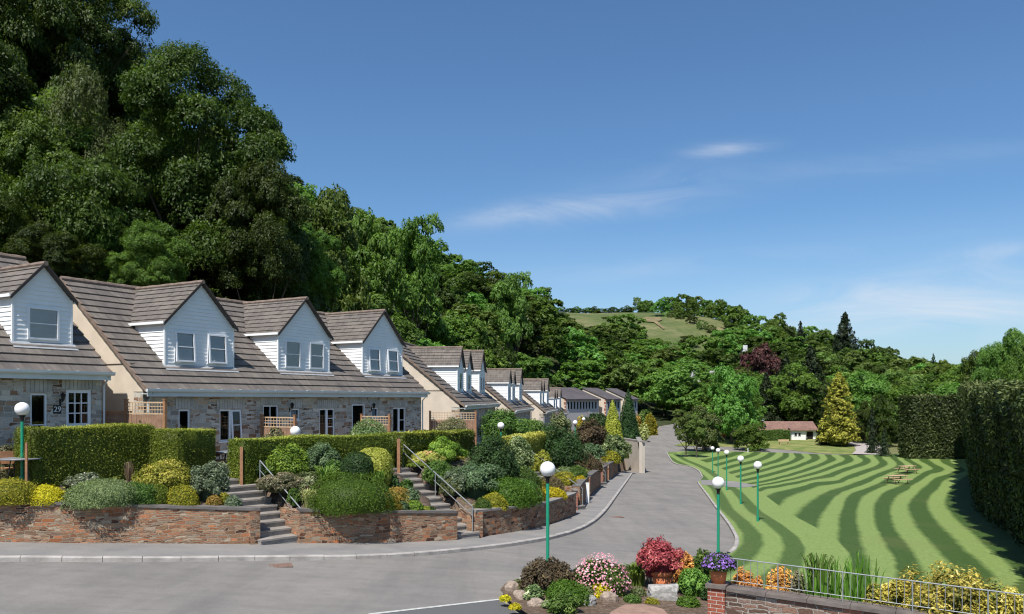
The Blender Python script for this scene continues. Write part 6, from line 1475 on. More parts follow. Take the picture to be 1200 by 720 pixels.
FG = [
 (643, 702, 64, 46, 'bush', 'bronze', 'brown-green bushy conifer at the foot of the foreground lamp', 'shrub'),
 (608, 700, 17, 14, 'mound', 'sage', 'small grey-green cushion beside the rockery corner', 'low_shrub'),
 (625, 711, 26, 20, 'bush', 'varieg', 'small cream-variegated plant in front of the bronze shrub', 'shrub'),
 (665, 716, 48, 28, 'mound', 'moss', 'bright moss-green cushion in the foreground rockery', 'low_shrub'),
 (661, 727, 40, 26, 'bush', 'green', 'dark green leafy plant at the bottom edge of the photo', 'shrub'),
 (679, 700, 16, 19, 'mound', 'yellow', 'bright yellow flowers left of the pink flowering shrub', 'low_shrub'),
 (704, 708, 24, 15, 'mound', 'yellow', 'yellow alpine flowers beneath the pink flowering shrub', 'low_shrub'),
 (730, 686, 34, 16, 'mound', 'green', 'green mound behind the pink flowering shrub', 'low_shrub'),
 (746, 694, 44, 26, 'blades', 'fern', 'yellow-green strappy plant between pink flowers and red shrub', 'leafy_plant'),
 (748, 706, 18, 10, 'mound', 'sage', 'low grey-green plant left of the white stone block', 'low_shrub'),
 (812, 706, 40, 38, 'loose', 'fern', 'light green feathery fern left of the brick pier', 'fern'),
 (824, 692, 30, 46, 'loose', 'green', 'feathery green shrub behind the fern and the pot', 'shrub'),
 (800, 690, 34, 38, 'loose', 'orange', 'orange and red leaved shrub right of the crimson shrub', 'shrub'),
 (690, 708, 16, 12, 'mound', 'sage', 'small grey-green plant between the yellow flowers and the pale rock', 'low_shrub'),
 (722, 706, 20, 11, 'bush', 'lime', 'lime leafy plant right of the craggy rock', 'low_shrub'),
 (741, 714, 20, 9, 'mound', 'green', 'low green mat beside the brown paving', 'low_shrub'),
 (764, 716, 16, 7, 'mound', 'mustard', 'mustard mat below the white stone block', 'low_shrub'),
 (806, 719, 26, 11, 'mound', 'moss', 'green mat below the feathery fern', 'low_shrub'),
 (643, 722, 18, 12, 'bush', 'varieg', 'cream-splashed plant at the bottom edge left of the dark leafy one', 'low_shrub'),
 (592, 712, 13, 6, 'mound', 'yellow', 'yellow alpine flowers on the edge of the rockery corner', 'low_shrub'),
 (603, 722, 14, 6, 'mound', 'yellow', 'yellow alpine flowers at the bottom edge below the rockery rocks', 'low_shrub'),
 (832, 712, 22, 20, 'bush', 'dark', 'dark shrub at the foot of the brick pier', 'shrub'),
]
for (px, py, w, h, k, m, lab, nm) in FG: plant(px, py, w, h, k, m, lab, nm, pos=rp(px, py), leafpx=2.6 if k in ('bush', 'loose', 'fern', 'blades') else 1.8)
plant(704, 703, 66, 44, 'bush', 'green', 'rounded shrub covered in pink and white flowers', 'flowering_shrub', pos=rp(704, 703), leafpx=2.4, flowers=('pinkfl', 900, 1.3))
# crimson shrub in its pot
x, y, z = rp(776, 699)
def flower_pot(x, y, z, r, h, label):
    e = empty('flower_pot', (x, y, z), 0, label, 'flower pot'); mb = MB(); mb.lathe([(0, 0), (r * .72, 0), (r * .93, h * .78), (r * .9, h * .78)], 28); mb.build('body', M['terracotta'], e, merge=True)
    mb = MB(); mb.lathe([(r * .93, h * .76), (r * 1.02, h * .78), (r * 1.02, h), (r * .90, h), (r * .88, h * .85), (0, h * .85)], 28); mb.build('rim', M['terracotta'], e, merge=True)
    return h * .85
s_ = F / y; hp = flower_pot(x, y, z, 13 / s_, 22 / s_, 'large terracotta pot on the rockery holding the crimson shrub')
plant(779, 0, 58, 38, 'loose', 'red', 'crimson-leaved shrub growing in the large terracotta pot', 'potted_shrub', pos=(x, y, z + hp + .10), leafpx=2.2, dens=.7)
plant(769, 0, 44, 50, 'loose', 'red', 'taller thin spray of crimson leaves behind the potted crimson shrub', 'potted_shrub', pos=(x - .15, y + .12, z + hp - .02), leafpx=2.3, dens=.42)
# ------------------------------------------------------------------ railing wall in the near right corner
Wz = -3.6; pa = Vector(((841.5 - 600) / 60 , F / 60, 0)); pa = at(842, 683.5, 15.2); pb = at(1100, 720, 13.4); pdir = (pb - pa); pL = pdir.length * 1.75; pdn = pdir.normalized(); ang = math.atan2(pdir.y, pdir.x)
Mr = Matrix.Translation(pa) @ Matrix.Rotation(ang, 4, 'Z'); slope = pdir.z / math.hypot(pdir.x, pdir.y)
e = empty('railing_wall', pa, ang, 'brown stone wall with a slate coping in the bottom right corner, carrying a railing', 'garden wall')
def sl_box(mb, x0, x1, y0, y1, z0, z1):
    c = []
    for z_ in (z0, z1):
        for y_ in (y0, y1):
            for x_ in (x0, x1): c.append(Vector((x_, y_, z_ + slope * x_)))
    for q in ((0, 2, 3, 1), (4, 5, 7, 6), (0, 1, 5, 4), (2, 6, 7, 3), (0, 4, 6, 2), (1, 3, 7, 5)): mb.face([c[i] for i in q])
mb = MB(); sl_box(mb, .16, pL, -.10, .20, -1.6, -.10); mb.build('stonework', M['rockwall'], e)
mb = MB(); q = .185
while q < pL: sl_box(mb, q, min(q + .72, pL), -.16, .25, -.098, -.035 + .004 * math.sin(q * 9)); q += .728
mb.build('coping', M['slab'], e)
e = empty('brick_pier', pa, ang, 'red brick pier with a dark cap carrying the pot of purple flowers', 'pier')
mb = MB(); mb.box(-.17, .155, -.16, .22, -1.6, -.072); mb.build('brickwork', M['brick'], e); mb = MB(); mb.box(-.21, .18, -.20, .26, -.07, 0); mb.build('cap', M['slab'], e)
x, y, z = (Mr @ Vector((-.01, .04, 0))); s_ = F / y
hp = flower_pot(x, y, z, 11 / s_, 22 / s_, 'small terracotta pot of purple flowers on the brick pier')
plant(0, 0, 37, 17, 'mound', 'dark', 'bunch of purple flowers growing in the small pot on the pier', 'potted_flowers', 'flowers', pos=(x, y, z + hp - .01), leafpx=2.2, flowers=('purplefl', 420, 1.5))
e = empty('metal_railing', pa, ang, 'grey galvanised railing on the stone wall in the bottom right corner', 'railing')
mb = MB(); RH = .50
pt3 = lambda x_, z_: Vector((x_, .06, z_ + slope * x_))
mb.tube([pt3(.16, RH), pt3(pL, RH)], .0115, 8); mb.build('top_rail', M['galv'], e); mb = MB(); mb.tube([pt3(.16, .07), pt3(pL, .07)], .008, 6); mb.build('bottom_rail', M['galv'], e)
nb = int(pL / .125); k = 0
for i in range(nb):
    x_ = .22 + i * .125
    if i % 9 == 7:
        mb = MB(); sl = .016; mb.tube([pt3(x_, -.04), pt3(x_, RH)], .013, 8); mb.build('post', M['galv'], e)
    elif x_ * 60 < 420:
        mb = MB(); mb.tube([pt3(x_, .07), pt3(x_, RH)], .0062, 6); mb.build('baluster', M['galv'], e)
# plants behind the railing
def behind(xr, yr): p = Mr @ Vector((xr, yr, 0)); return (p.x, p.y, float(gplane(p.x, p.y)) + .12)
def plant_b(xr, yr, w, ht, kind, mat, label, name, leafpx=2.6, dens=1.0, flowers=None, wy=1.0):
    x, y, z = behind(xr, yr); s_ = F / y; top = -.0 + slope * xr + pa.z + ht; plant(0, 0, w * s_, (top - z) * s_, kind, mat, label, name, pos=(x, y, z), leafpx=leafpx, dens=dens, flowers=flowers, wy=wy)
plant_b(.42, .50, .85, .52, 'loose', 'orange', 'orange azalea behind the railing beside the pier', 'azalea', dens=1.5)
plant_b(1.0, .50, .85, .54, 'loose', 'orange', 'second orange azalea behind the railing, right of the first', 'azalea', dens=1.5)
plant_b(1.30, .60, .50, .50, 'loose', 'variegpink', 'pinkish tipped azalea at the right end of the orange ones', 'azalea')
plant_b(2.15, .70, 1.6, .72, 'iris', 'moss', 'tall sword-leaved iris clump behind the railing', 'iris_clump', leafpx=2.4)
plant_b(1.75, .65, .8, .62, 'blades', 'green', 'dark strappy leaves at the left of the iris clump', 'leafy_plant', leafpx=2.2)
plant_b(3.75, .85, 1.9, .98, 'loose', 'variegold', 'large gold-edged shrub behind the railing', 'golden_shrub', leafpx=3.2, dens=1.1)
plant_b(3.0, .55, 1.1, .5, 'loose', 'variegold', 'lower gold-edged shrub between the iris clump and the large one', 'golden_shrub', leafpx=3.2, dens=1.1)
plant_b(4.75, .8, 1.5, .78, 'loose', 'variegold', 'gold-edged shrub at the right edge of the photo', 'golden_shrub', leafpx=3.2, dens=1.1)
plant_b(4.3, .35, 1.0, .30, 'loose', 'variegold', 'low gold-edged shrub close behind the railing', 'golden_shrub', leafpx=3.2, dens=1.1)
# picnic tables on the lawn
def picnic(px, py, label, rz):
    x, y, z = road_hit(px, py); e = empty('picnic_table', (x, y, z + .10), rz, label, 'picnic table', 'picnic tables on the lawn'); 
    mb = MB()
    for i in range(5): mb.box(-.9, .9, -.37 + i * .15, -.37 + i * .15 + .135, .72, .76)
    mb.build('tabletop', M['woodpale'], e)
    for sg in (-1, 1):
        mb = MB()
        for i in range(2): y0 = sg * .78 - .13 + i * .14; mb.box(-.9, .9, y0, y0 + .125, .43, .47)
        mb.build('bench', M['woodpale'], e)
    for sx in (-.65, .65):
        mb = MB(); mb.tube([(sx, -.62, 0), (sx, -.25, .72)], .05, 4); mb.tube([(sx, .62, 0), (sx, .25, .72)], .05, 4); mb.box(sx - .04, sx + .0, -.85, .85, .36, .43); mb.build('leg_frame', M['woodboard'], e)
picnic(1051.5, 568.5, 'nearer picnic table on the striped lawn', .25); picnic(1063, 556, 'farther picnic table on the striped lawn', .35)
x, y, z = hit(919, 521.5); e = empty('bench', (x, y, z), .1, 'pale wooden bench on the dry grass in front of the bungalow', 'bench'); mb = MB(); mb.box(-.9, .9, -.2, .2, .42, .47); mb.build('seat', M['woodpale'], e); mb = MB(); mb.box(-.9, .9, .2, .24, .6, .85); mb.build('backrest', M['woodpale'], e)
for sx in (-.7, .7): mb = MB(); mb.box(sx - .04, sx + .04, -.18, .22, 0, .42); mb.build('leg', M['woodpale'], e)
x, y, z = hit(876.5, 531.5, 90); e = empty('marker_post', (x, y, z), 0, 'thin white marker post beside the side road', 'post'); mb = MB(); mb.tube([(0, 0, 0), (0, 0, .75)], .06, 8); mb.build('shaft', M['white'], e)
x, y, z = hit(849, 514.5, 100); e = empty('play_house', (x, y, z), .3, 'small orange pointed play house under the big tree', 'play house')
mb = MB(); mb.box(-.35, .35, -.3, .3, 0, .6); mb.build('body', M['wood'], e); mb = MB(); mb.face([(-.5, -.4, .5), (.5, -.4, .5), (0, -.3, 1.5)]); mb.face([(-.5, .4, .5), (.5, .4, .5), (0, .3, 1.5)]); mb.face([(-.5, -.4, .5), (-.5, .4, .5), (0, .3, 1.5), (0, -.3, 1.5)]); mb.face([(.5, -.4, .5), (.5, .4, .5), (0, .3, 1.5), (0, -.3, 1.5)]); mb.build('roof', M['orange'], e)
x, y, z = hit(838, 512, 100); e = empty('play_slide', (x, y, z), .6, 'small white slide on the grass left of the orange play house', 'slide'); mb = MB(); mb.face([(-.6, -.15, .05), (-.6, .15, .05), (.5, .15, .8), (.5, -.15, .8)]); mb.build('chute', M['white'], e); mb = MB(); mb.tube([(.5, -.15, 0), (.5, -.15, .8)], .03, 6); mb.tube([(.5, .15, 0), (.5, .15, .8)], .03, 6); mb.build('ladder', M['galv'], e)

# ------------------------------------------------------------------ trees
TM = {
 'dark': m_leaf('tree_leaf_dark', (0.024, 0.044, 0.006), (0.071, 0.111, 0.016), (0.155, 0.214, 0.038), 0.34, 0.5, 0.2),
 'mid': m_leaf('tree_leaf_mid', (0.051, 0.097, 0.014), (0.135, 0.218, 0.032), (0.245, 0.359, 0.064), 0.34, 0.5, 0.25),
 'light': m_leaf('tree_leaf_light', (0.076, 0.156, 0.026), (0.158, 0.290, 0.053), (0.252, 0.411, 0.099), 0.34, 0.5, 0.22),
 'olive': m_leaf('tree_leaf_olive', (0.072, 0.113, 0.023), (0.164, 0.233, 0.053), (0.263, 0.337, 0.092), 0.34, 0.5, 0.22),
 'birch': m_leaf('tree_leaf_birch', (0.055, 0.075, 0.022), (0.12, 0.15, 0.045), (0.18, 0.21, 0.075), 0.3, 0.5, 0.12),
 'copper': m_leaf('tree_leaf_copper', (0.034, 0.012, 0.013), (0.092, 0.034, 0.032), (0.15, 0.065, 0.055), 0.15, 0.5, 0.1),
 'fir': m_leaf('tree_needle_dark', (0.010, 0.020, 0.008), (0.028, 0.046, 0.017), (0.060, 0.082, 0.032), 0.08, 0.6, 0.2),
 'cypressgold': m_leaf('tree_needle_gold', (0.05, 0.06, 0.008), (0.36, 0.34, 0.05), (0.52, 0.46, 0.10), 0.15, 0.6, 0.08),
}
def crown(seed, R, Hc, nlobe, nsub, nleaf, leaf, aspect=.5, droop=0.0, flat=1.0, low=-.72):
    """uneven broadleaf crown: leaves in sprays, sprays in rounded lobes, deep gaps between the lobes"""
    rs = RS(seed); lf = lump(rs, 9); g = (1 + 5 ** .5) / 2; Vs = []; Ts = []
    for i in range(nlobe):
        t = (i + .5) / nlobe; z = 1 - (1 - low) * t; a = 2 * math.pi * i / g + rs.normal(0, .3); rr = math.sqrt(max(0, 1 - z * z)); d = np.array([rr * math.cos(a), rr * math.sin(a), z])
        q = rs.choice([.72, .40], p=[.70, .30]) * (1 + .22 * float(lf(d[None])[0])) * rs.uniform(.88, 1.12); c = d * q * np.array([R, R, Hc * .5]) + np.array([0, 0, Hc * .5])
        rl = R * rs.uniform(.24, .42) * math.sqrt(16 / nlobe) ** .6; tl = rs.normal(0, .10)
        for j in range(nsub):
            zz = 1 - 1.25 * (j + .5) / nsub; b_ = j * 2.399 + rs.normal(0, .3); r2 = math.sqrt(max(0, 1 - zz * zz)); e = np.array([r2 * math.cos(b_), r2 * math.sin(b_), zz]); e = e + d * .35; e /= np.linalg.norm(e)
            cc = c + e * np.array([rl, rl, rl * .78 * flat]) * rs.uniform(.7, 1.08); rc = rl * rs.uniform(.26, .42); n = nleaf
            D = dome_dirs(n, rs, -.7); P = cc + D * np.array([rc, rc, rc * .7 * flat]) * (rs.uniform(.25, 1.15, n) ** .6)[:, None]
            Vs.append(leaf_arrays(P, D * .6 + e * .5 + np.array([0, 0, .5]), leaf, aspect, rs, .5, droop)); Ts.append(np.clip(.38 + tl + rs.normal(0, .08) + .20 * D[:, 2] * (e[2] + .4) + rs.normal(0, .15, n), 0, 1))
    V = np.concatenate(Vs); T = np.concatenate(Ts)
    rx = np.percentile(np.hypot(V[:, 0], V[:, 1]), 98.5); V[:, :2] *= R / rx; z0, z1 = np.percentile(V[:, 2], [.5, 99.6]); V[:, 2] = (V[:, 2] - z0) * Hc / (z1 - z0); return V, T
def crown_mesh(name, *a, **k): V, T = crown(*a, **k); return quads_mesh(name, V, T, TM['mid'])
def conifer_mesh(name, seed, R, Hc, nbr, per, leaf, up=.0, shape=1.0, ragged=.2):
    rs = RS(seed); Vs = []; Ts = []; lf = lump(rs, 6)
    for i in range(nbr):
        t = (i + rs.uniform(0, 1)) / nbr; t = t ** 1.25; a = i * 2.399 + rs.normal(0, .3); d = np.array([math.cos(a), math.sin(a), 0]); ln = R * (1 - t) ** shape * rs.uniform(1 - ragged, 1 + ragged) * (1 + .15 * float(lf(np.array([[d[0], d[1], t * 3]]))[0])) + .03 * R
        z0 = t * Hc; n = max(12, int(per * (.35 + ln / R))); u = rs.uniform(.1, 1, n) ** .7; side = np.array([-d[1], d[0], 0]); w = ln * .30 * np.sin(u * 2.6); P = d * (u * ln)[:, None] + side * (rs.uniform(-1, 1, n) * w)[:, None]
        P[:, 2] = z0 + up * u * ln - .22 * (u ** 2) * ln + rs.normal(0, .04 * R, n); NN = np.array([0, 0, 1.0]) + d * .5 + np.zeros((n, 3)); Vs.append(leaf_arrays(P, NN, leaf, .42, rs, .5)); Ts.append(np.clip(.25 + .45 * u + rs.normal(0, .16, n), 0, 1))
    vs = []; fs = []
    for j in range(6):
        tt = j / 5; r_ = R * .42 * (1 - tt) ** shape + .01
        for i in range(8): vs.append((r_ * math.cos(i * .785), r_ * math.sin(i * .785), tt * Hc * .93))
    for j in range(5):
        for i in range(8): fs.append((j * 8 + i, j * 8 + (i + 1) % 8, (j + 1) * 8 + (i + 1) % 8, (j + 1) * 8 + i))
    return quads_mesh(name, np.concatenate(Vs), np.concatenate(Ts), TM['fir'], None, (np.array(vs), fs, np.full(len(vs), .02)))
def trunk_mesh(seed, Ht, Hc, R, r0):
    rs = random.Random(seed); mb = MB(); lean = (rs.uniform(-.05, .05), rs.uniform(-.05, .05)); tp = lambda z: Vector((lean[0] * z, lean[1] * z, z))
    mb.tube([tp(-1.0), tp(Ht * .3), tp(Ht + Hc * .2), tp(Ht + Hc * .45)], [r0 * 1.25, r0, r0 * .7, r0 * .15], 8)
    for i in range(7):
        a = i * 2.4 + rs.uniform(-.3, .3); z0 = Ht + Hc * (.0 + .04 * i); q = R * rs.uniform(.5, .85); d = Vector((math.cos(a), math.sin(a), 0)); b = tp(z0)
        mb.tube([b, b + d * q * .5 + Vector((0, 0, q * .35)), b + d * q + Vector((0, 0, q * .85))], [r0 * .42, r0 * .25, r0 * .06], 6)
    me = mb.build('trunk', M['bark']); m = me.data; bpy.data.objects.remove(me); return m
# prototypes, all of unit-like size: crown radius 1, crown height 2
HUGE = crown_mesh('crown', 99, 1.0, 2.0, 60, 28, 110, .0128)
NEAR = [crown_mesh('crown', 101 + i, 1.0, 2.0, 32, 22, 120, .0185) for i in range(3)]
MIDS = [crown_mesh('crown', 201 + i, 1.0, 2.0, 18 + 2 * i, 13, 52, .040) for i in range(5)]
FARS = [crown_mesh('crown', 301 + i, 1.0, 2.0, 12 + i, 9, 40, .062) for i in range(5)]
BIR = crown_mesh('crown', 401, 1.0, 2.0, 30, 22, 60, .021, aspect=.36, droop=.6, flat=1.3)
FIRN = conifer_mesh('crown', 501, 1.0, 2.6, 130, 70, .060, up=.12, shape=.8)
FIRF = conifer_mesh('crown', 502, 1.0, 2.6, 70, 34, .085, up=.12, shape=.75)
GOLDC = conifer_mesh('crown', 503, 1.0, 3.3, 190, 60, .055, up=.42, shape=.62, ragged=.12)
TRK = [trunk_mesh(5 + i, .35, 1.6, 1.0, .055) for i in range(3)]
MEX = {}
def mesh_with(me, mat):
    k = (me.name, mat)
    if k not in MEX: c = me.copy(); c.materials[0] = TM[mat]; MEX[k] = c
    return MEX[k]
def tree(X, Y, ztop, wid, proto, mat, label, group=None, zbot=None, name='broadleaf_tree', lift=.14, cat='tree', trunk=True, rz=None):
    """one tree: crown top at height ztop, crown width wid (m)"""
    zb = g1(X, Y); H_ = ztop - zb; e = empty(name, (X, Y, zb), (X * 7.3 + Y * 3.1) % 6.28 if rz is None else rz, label, cat, group); R = wid / 2
    zc0 = (zbot - zb) if zbot is not None else H_ * lift; zc0 = max(zc0, H_ - 1.55 * wid) if proto not in (FIRN, FIRF, GOLDC) else zc0; ch = H_ - zc0; unit = 2.0 if proto not in (FIRN, FIRF) else 2.6
    if proto is GOLDC: unit = 3.3
    o = bpy.data.objects.new('crown', mesh_with(proto, mat)); COL.objects.link(o); o.parent = e; o.location = (0, 0, zc0); o.scale = (R, R, ch / unit * .98)
    if trunk:
        t = bpy.data.objects.new('trunk', TRK[int(abs(X * 13 + Y)) % 3]); COL.objects.link(t); t.parent = e; t.scale = (H_ / 2.1, H_ / 2.1, H_ / 2.05)
        t.scale = (min(R, H_ / 2.1), min(R, H_ / 2.1), H_ / 2.05)
    return e
def tpx(px, pyt, w, Y, proto, mat, label, pyb=None, **k):
    s_ = F / Y; return tree((px - HX) / s_, Y, (HY - pyt) / s_, w / s_, proto, mat, label, zbot=(None if pyb is None else (HY - pyb) / s_), **k)
# the trees one can single out
tpx(232, 60, 262, 53, HUGE, 'dark', 'huge dark oak-like tree rising above the three-dormer row against the sky', pyb=350)
tpx(302, 190, 120, 49, NEAR[1], 'dark', 'dark round tree at the right foot of the huge dark tree', pyb=352)
tpx(82, -60, 210, 74, HUGE, 'dark', 'tall dark tree cut by the top left of the photo', pyb=190)
tpx(-25, -90, 190, 66, NEAR[0], 'dark', 'tall dark tree at the very left edge of the sky', pyb=170)
tpx(98, 84, 128, 50, BIR, 'birch', 'pale feathery birch-like tree left of the huge dark tree', pyb=300)
tpx(28, 138, 165, 45, NEAR[1], 'mid', 'rounded mid green tree above the nearest house', pyb=330)
tpx(130, 232, 120, 44, NEAR[0], 'mid', 'bushy mid green tree below the pale feathery one', pyb=340)
tpx(180, 262, 90, 41, NEAR[1], 'mid', 'small bushy tree just above the left end of the three-dormer ridge', pyb=348)
tpx(-40, 210, 130, 40, NEAR[0], 'dark', 'dark tree at the left edge above the nearest roof', pyb=330)
tpx(60, 262, 110, 39, NEAR[0], 'dark', 'dark low tree behind the narrow dormer', pyb=345)
tpx(378, 220, 100, 72, MIDS[0], 'mid', 'mid green tree on the skyline just right of the huge dark tree')
tpx(438, 250, 92, 92, MIDS[1], 'mid', 'rounded tree on the skyline above the third white dormer')
tpx(484, 252, 74, 104, MIDS[2], 'mid', 'skyline tree right of the rounded one above the third dormer')
tpx(365, 262, 80, 58, NEAR[2], 'mid', 'mid green tree at the right edge of the huge dark tree', pyb=350)
tpx(596, 318, 62, 160, MIDS[2], 'light', 'fresh green tree on the skyline where the wood dips')
tpx(857, 428, 66, 128, MIDS[0], 'light', 'large fresh green tree beyond the side road, left of the bungalow', lift=.12)
tpx(838, 450, 40, 140, MIDS[3], 'mid', 'mid green tree tucked behind the large fresh green one')
tpx(824, 476, 54, 115, MIDS[1], 'birch', 'grey-green willow-like tree at the road junction', lift=.05)
tpx(804, 480, 34, 104.5, MIDS[2], 'olive', 'small slender tree at the far corner of the lawn, thin pale trunk', lift=.38)
tpx(816, 487, 30, 103.5, MIDS[1], 'olive', 'small yellowish tree with a dark trunk at the far corner of the lawn', lift=.45)
tpx(880, 496, 46, 117, MIDS[0], 'mid', 'broad low dark bush-like tree beside the side road', lift=.0, name='large_bush', cat='bush', trunk=False)
tpx(893, 404, 64, 215, MIDS[3], 'copper', 'dark purple copper beech on the slope behind the bungalow')
tpx(921, 417, 56, 158, FIRN, 'fir', 'dark fir directly behind the bungalow, left of the pair', name='fir_tree')
tpx(950, 404, 52, 166, FIRN, 'fir', 'taller dark fir behind the right end of the bungalow', name='fir_tree')
tpx(898, 436, 40, 152, FIRN, 'fir', 'lower dark fir behind the left end of the bungalow roof', name='fir_tree')
tpx(943, 452, 60, 150, MIDS[2], 'dark', 'dark bushy tree at the foot of the firs', name='broadleaf_tree')
tpx(983, 436, 49, 124, GOLDC, 'cypressgold', 'tall golden cone-shaped conifer right of the bungalow', name='golden_conifer', lift=.02)
tpx(965, 472, 18, 126, FIRF, 'fir', 'dark narrow conifer hugging the left side of the golden one', name='fir_tree', lift=0)
tpx(990, 366, 46, 300, FIRN, 'fir', 'dark pointed conifer standing alone above the skyline', name='fir_tree', lift=.0)
tpx(938, 376, 22, 340, FIRF, 'fir', 'small dark pointed tree left of the lone skyline conifer', name='fir_tree', lift=0)
tpx(1094, 414, 18, 240, FIRF, 'fir', 'tiny pointed conifer low on the right skyline', name='fir_tree', lift=0)
tpx(1036, 501, 17, 106, FIRF, 'fir', 'small dark cypress on the corner of the gravel yard', name='cypress', lift=-.05)
tpx(1014, 470, 34, 128, MIDS[1], 'dark', 'dark tree at the back of the gravel yard', lift=.05)
tpx(1035, 462, 40, 124, MIDS[2], 'dark', 'dark tree between the gravel yard and the far hedge', lift=.0)
tpx(1022, 476, 18, 112, FIRF, 'fir', 'narrow dark cypress behind the gravel yard', name='cypress', lift=-.05)
tpx(1008, 452, 60, 140, MIDS[3], 'light', 'pale green tree right behind the golden conifer')
tpx(1188, 388, 96, 100, NEAR[0], 'light', 'big light green tree over the tall hedge at the right edge')
tpx(1215, 400, 90, 84, NEAR[1], 'mid', 'darker tree over the tall hedge, cut by the right edge')
tpx(1146, 412, 62, 135, MIDS[2], 'mid', 'tree over the tall hedge, left of the big light green one')
tpx(715, 371, 22, 395, FARS[0], 'mid', 'round tree standing alone in the hill field', lift=.0)
tpx(806, 393, 28, 325, FARS[1], 'dark', 'dark round tree at the lower edge of the hill field', lift=.0)
tpx(697, 367, 10, 425, FARS[2], 'mid', 'tiny bush near the top hedge of the hill field', lift=.0)
for i in range(11):
    px_ = 655 + i * 8.3 + (i * 37 % 5); tpx(px_, 358.5 + (i * 53 % 5), 15 + (i * 29 % 8), 446, FARS[i % 5], ['mid', 'dark'][i % 2], 'low hedgerow bush on the crest above the hill field', name='hedgerow_bush', cat='bush', group='hedgerow bushes on the crest', lift=.0, trunk=False)
tpx(40, -30, 150, 66, NEAR[2], 'dark', 'dark tree filling the gap between the two tall left-hand trees', pyb=200)
tpx(150, 40, 90, 78, NEAR[1], 'dark', 'dark crown peeping over the left shoulder of the huge dark tree', pyb=200)
for i, (px_, pyb_, w_) in enumerate([(661, 380, 16), (670, 383, 14), (729, 385, 13), (739, 390, 18), (751, 397, 16), (788, 372, 13), (797, 374, 16), (811, 380, 15), (822, 386, 15), (833, 391, 13)]):
    X_, Y_, Z_ = hit(px_, pyb_, 270, 470); tree(X_, Y_, Z_ + w_ * .75 * Y_ / F, w_ * Y_ / F, FARS[i % 5], ['mid', 'dark', 'olive'][i % 3], 'small scrub bush scattered over the rough grass of the hill field', 'scrub bushes in the hill field', name='scrub_bush', cat='bush', lift=.0, trunk=False)
fp = patch('field_path', [hit(*p, 270, 470)[:2] for p in [(752, 374.2), (758, 372.8), (765, 373.4), (773, 373.2), (776, 376.5), (771, 378), (774, 382), (779, 386.5), (777.5, 387), (770, 382), (766, 379), (757, 378.5)]], 3.0, lambda X, Y: ground(X, Y) + .5, M['earth']); tag(fp, kind='structure')
# the woods: each tree on its own, near to far
SK = np.array([(-60, -100), (120, -60), (160, 10), (180, 90), (230, 85), (290, 130), (330, 215), (350, 228), (400, 232), (440, 256), (480, 264), (520, 290), (560, 313), (600, 334), (640, 341), (655, 360), (680, 365), (735, 364), (745, 352), (775, 345), (800, 344), (835, 349), (860, 357), (880, 366), (900, 360), (925, 362), (945, 376), (965, 388), (990, 386), (1010, 398), (1040, 406), (1080, 419), (1110, 427), (1128, 431), (1145, 416), (1180, 400), (1260, 380)], float)
FL = np.array([(600, 330), (640, 345), (655, 374), (690, 382), (720, 381), (745, 391), (775, 400), (800, 402), (822, 396), (838, 384), (850, 368)], float)
rt = random.Random(7); cands = []
def lim_x(y): return float(np.interp(y, [0, 26, 50, 72, 97, 104, 128, 132], [32, 32, 42, 55, 66, 66, 66, 26]))
Y_ = 40.0
while Y_ < 470:
    st = 7.2 if Y_ < 90 else (8.6 if Y_ < 150 else (11.5 if Y_ < 260 else 14.0)); X_ = -0.72 * Y_
    while X_ < 0.74 * Y_:
        cands.append((X_ + rt.uniform(-.38, .38) * st, Y_ + rt.uniform(-.38, .38) * st, st)); X_ += st
    Y_ += st * .92
cands.sort(key=lambda c: c[1]); ca = np.array([(c[0], c[1]) for c in cands]); gz_all = ground(ca[:, 0], ca[:, 1]); wd_all, _ = wall_dist(ca[:, 0], ca[:, 1])
cover = np.full(1400, 600.0); nwood = 0
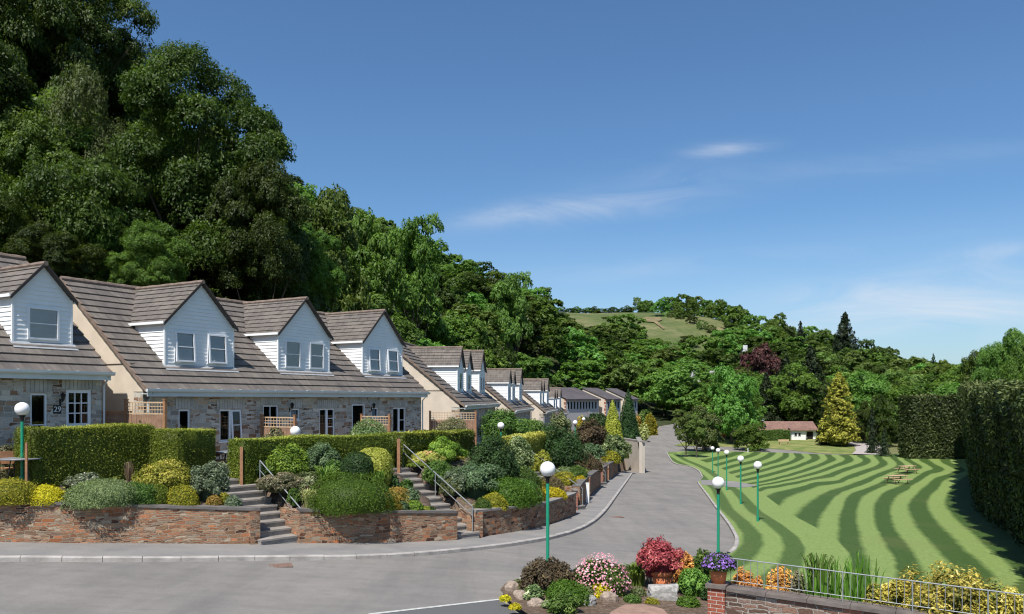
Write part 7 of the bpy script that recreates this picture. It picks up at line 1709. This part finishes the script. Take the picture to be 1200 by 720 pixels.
for k, ((X_, Y_, st), zg, wd_) in enumerate(zip(cands, gz_all, wd_all)):
    s_ = F / Y_; px = HX + X_ * s_
    if px < -70 or px > 1270: continue
    left = wd_ > 0 and Y_ < 200
    if left:
        if Bk(Y_) - X_ < 2.5: continue
        if 138 < Y_ < 178 and X_ > 0.5 and px > 630: continue
    else:
        if Y_ < 185 and -13.5 < wd_ <= 0 and X_ < 45: continue
        if Y_ < 133 and X_ < lim_x(Y_) + 2: continue
        if Y_ < 150 and X_ < 58 and px > 862 and px < 975: continue
        if Y_ < 127 and X_ < 66: continue
    pyb = HY - zg * s_
    infield = 652 < px < 838 and 285 < Y_ < 450 and pyb < np.interp(px, FL[:, 0], FL[:, 1]) + 6 and not (px > 770 and Y_ > 395)
    if infield and Y_ < 436: continue
    h = rt.uniform(8.5, 13.5) * (1.0 if Y_ < 300 else .9)
    if Y_ >= 436 and px < 738: h = rt.uniform(4.0, 6.5)
    top = HY - (zg + h) * s_; lim = np.interp(px, SK[:, 0], SK[:, 1]) + rt.uniform(-2, 5)
    if Y_ < 330 and 630 < px < 850: lim = max(lim, np.interp(px, FL[:, 0], FL[:, 1]) + rt.uniform(-1, 5))
    if 812 < px < 862 and 135 < Y_ < 232: lim = max(lim, 448)
    if top < lim: h -= (lim - top) / s_; top = lim
    elif top - lim < 9 and Y_ > 60: h += (top - lim) / s_ * .8; top = HY - (zg + h) * s_
    if h < 3.2: continue
    wid = st * rt.uniform(1.3, 1.7); wid = min(wid, h * 1.25) if Y_ > 345 else wid * min(1, h / 8); hw = int(wid * s_ / 2 * .85); a, b = max(0, int(px + 80 - hw)), min(1399, int(px + 80 + hw) + 1)
    if np.mean(cover[a:b] > top + max(1.5, h * s_ * .10)) < .30: continue
    ins = cover[a:b]; cover[a:b] = np.minimum(ins, top + h * s_ * .16)
    if Y_ > 345 and h * s_ < 9 and px < 652: continue
    nz = math.sin(X_ * .09 + 1) + math.cos(Y_ * .07 + X_ * .03); mat = rt.choices(['dark', 'mid', 'light', 'olive'], [1.2 - .5 * nz, 2.2, 1.6 + .7 * nz, 1.0])[0]
    if px < 360: mat = rt.choice(['dark', 'dark', 'mid'])
    sh = {'dark': 'dark green', 'mid': 'mid green', 'light': 'light green', 'olive': 'olive green'}[mat]
    if left or px < 640: zn = 'in the hillside wood above the three-dormer row' if px < 490 else 'in the hillside wood above the farther stone rows'
    elif Y_ > 436 and px < 745: zn = 'in the thin line along the top of the hill field'
    elif Y_ > 360: zn = 'on the wooded hilltop right of the field'
    elif px < 860: zn = 'in the wooded valley below the hill field'
    elif px < 1000: zn = 'on the wooded slope above the bungalow'
    else: zn = 'in the far wood behind the tall hedges'
    proto = (NEAR[k % 3] if s_ > 17 else MIDS[k % 5] if s_ > 4.6 else FARS[k % 5]); nwood += 1
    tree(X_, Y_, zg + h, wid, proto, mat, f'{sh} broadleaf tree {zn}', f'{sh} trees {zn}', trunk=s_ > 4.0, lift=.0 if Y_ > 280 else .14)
print('WOOD TREES', nwood)
# ------------------------------------------------------------------ tall hedges on the right
hp_ = [(56.6, 97.0), (49.1, 83.1), (42.9, 72.7), (30.5, 50.8), (24.8, 39.0), (18.8, 26.9), (13.0, 15.0)]
bul = lambda u, v: 0.75 * np.abs(np.sin(u * .60 + .5)) ** .7 * (0.35 + .65 * v) - .2 + .12 * np.sin(u * 2.3)
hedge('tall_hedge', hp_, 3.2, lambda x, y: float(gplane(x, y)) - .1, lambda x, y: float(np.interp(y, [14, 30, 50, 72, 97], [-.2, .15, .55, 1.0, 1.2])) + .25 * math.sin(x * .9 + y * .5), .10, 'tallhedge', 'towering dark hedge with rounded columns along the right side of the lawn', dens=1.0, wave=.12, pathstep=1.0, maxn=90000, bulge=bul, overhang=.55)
hedge('tall_hedge', [(51.2, 101.5), (60.5, 100.5)], 3.0, lambda x, y: float(gplane(x, y)) - .1, lambda x, y: .35 + 0 * x, .16, 'tallhedge', 'tall dark square-cut hedge closing the far right corner of the lawn', dens=1.2, wave=.1, pathstep=1.0, overhang=.5)
hedge('clipped_hedge', [((895 - 600) / F * 133, 133), ((926 - 600) / F * 133, 133)], 1.2, gl_(-.2), lambda x, y: (468 - 504.5) / F * 133, .12, 'green', 'dark green square hedge in front of the bungalow', dens=1.2)
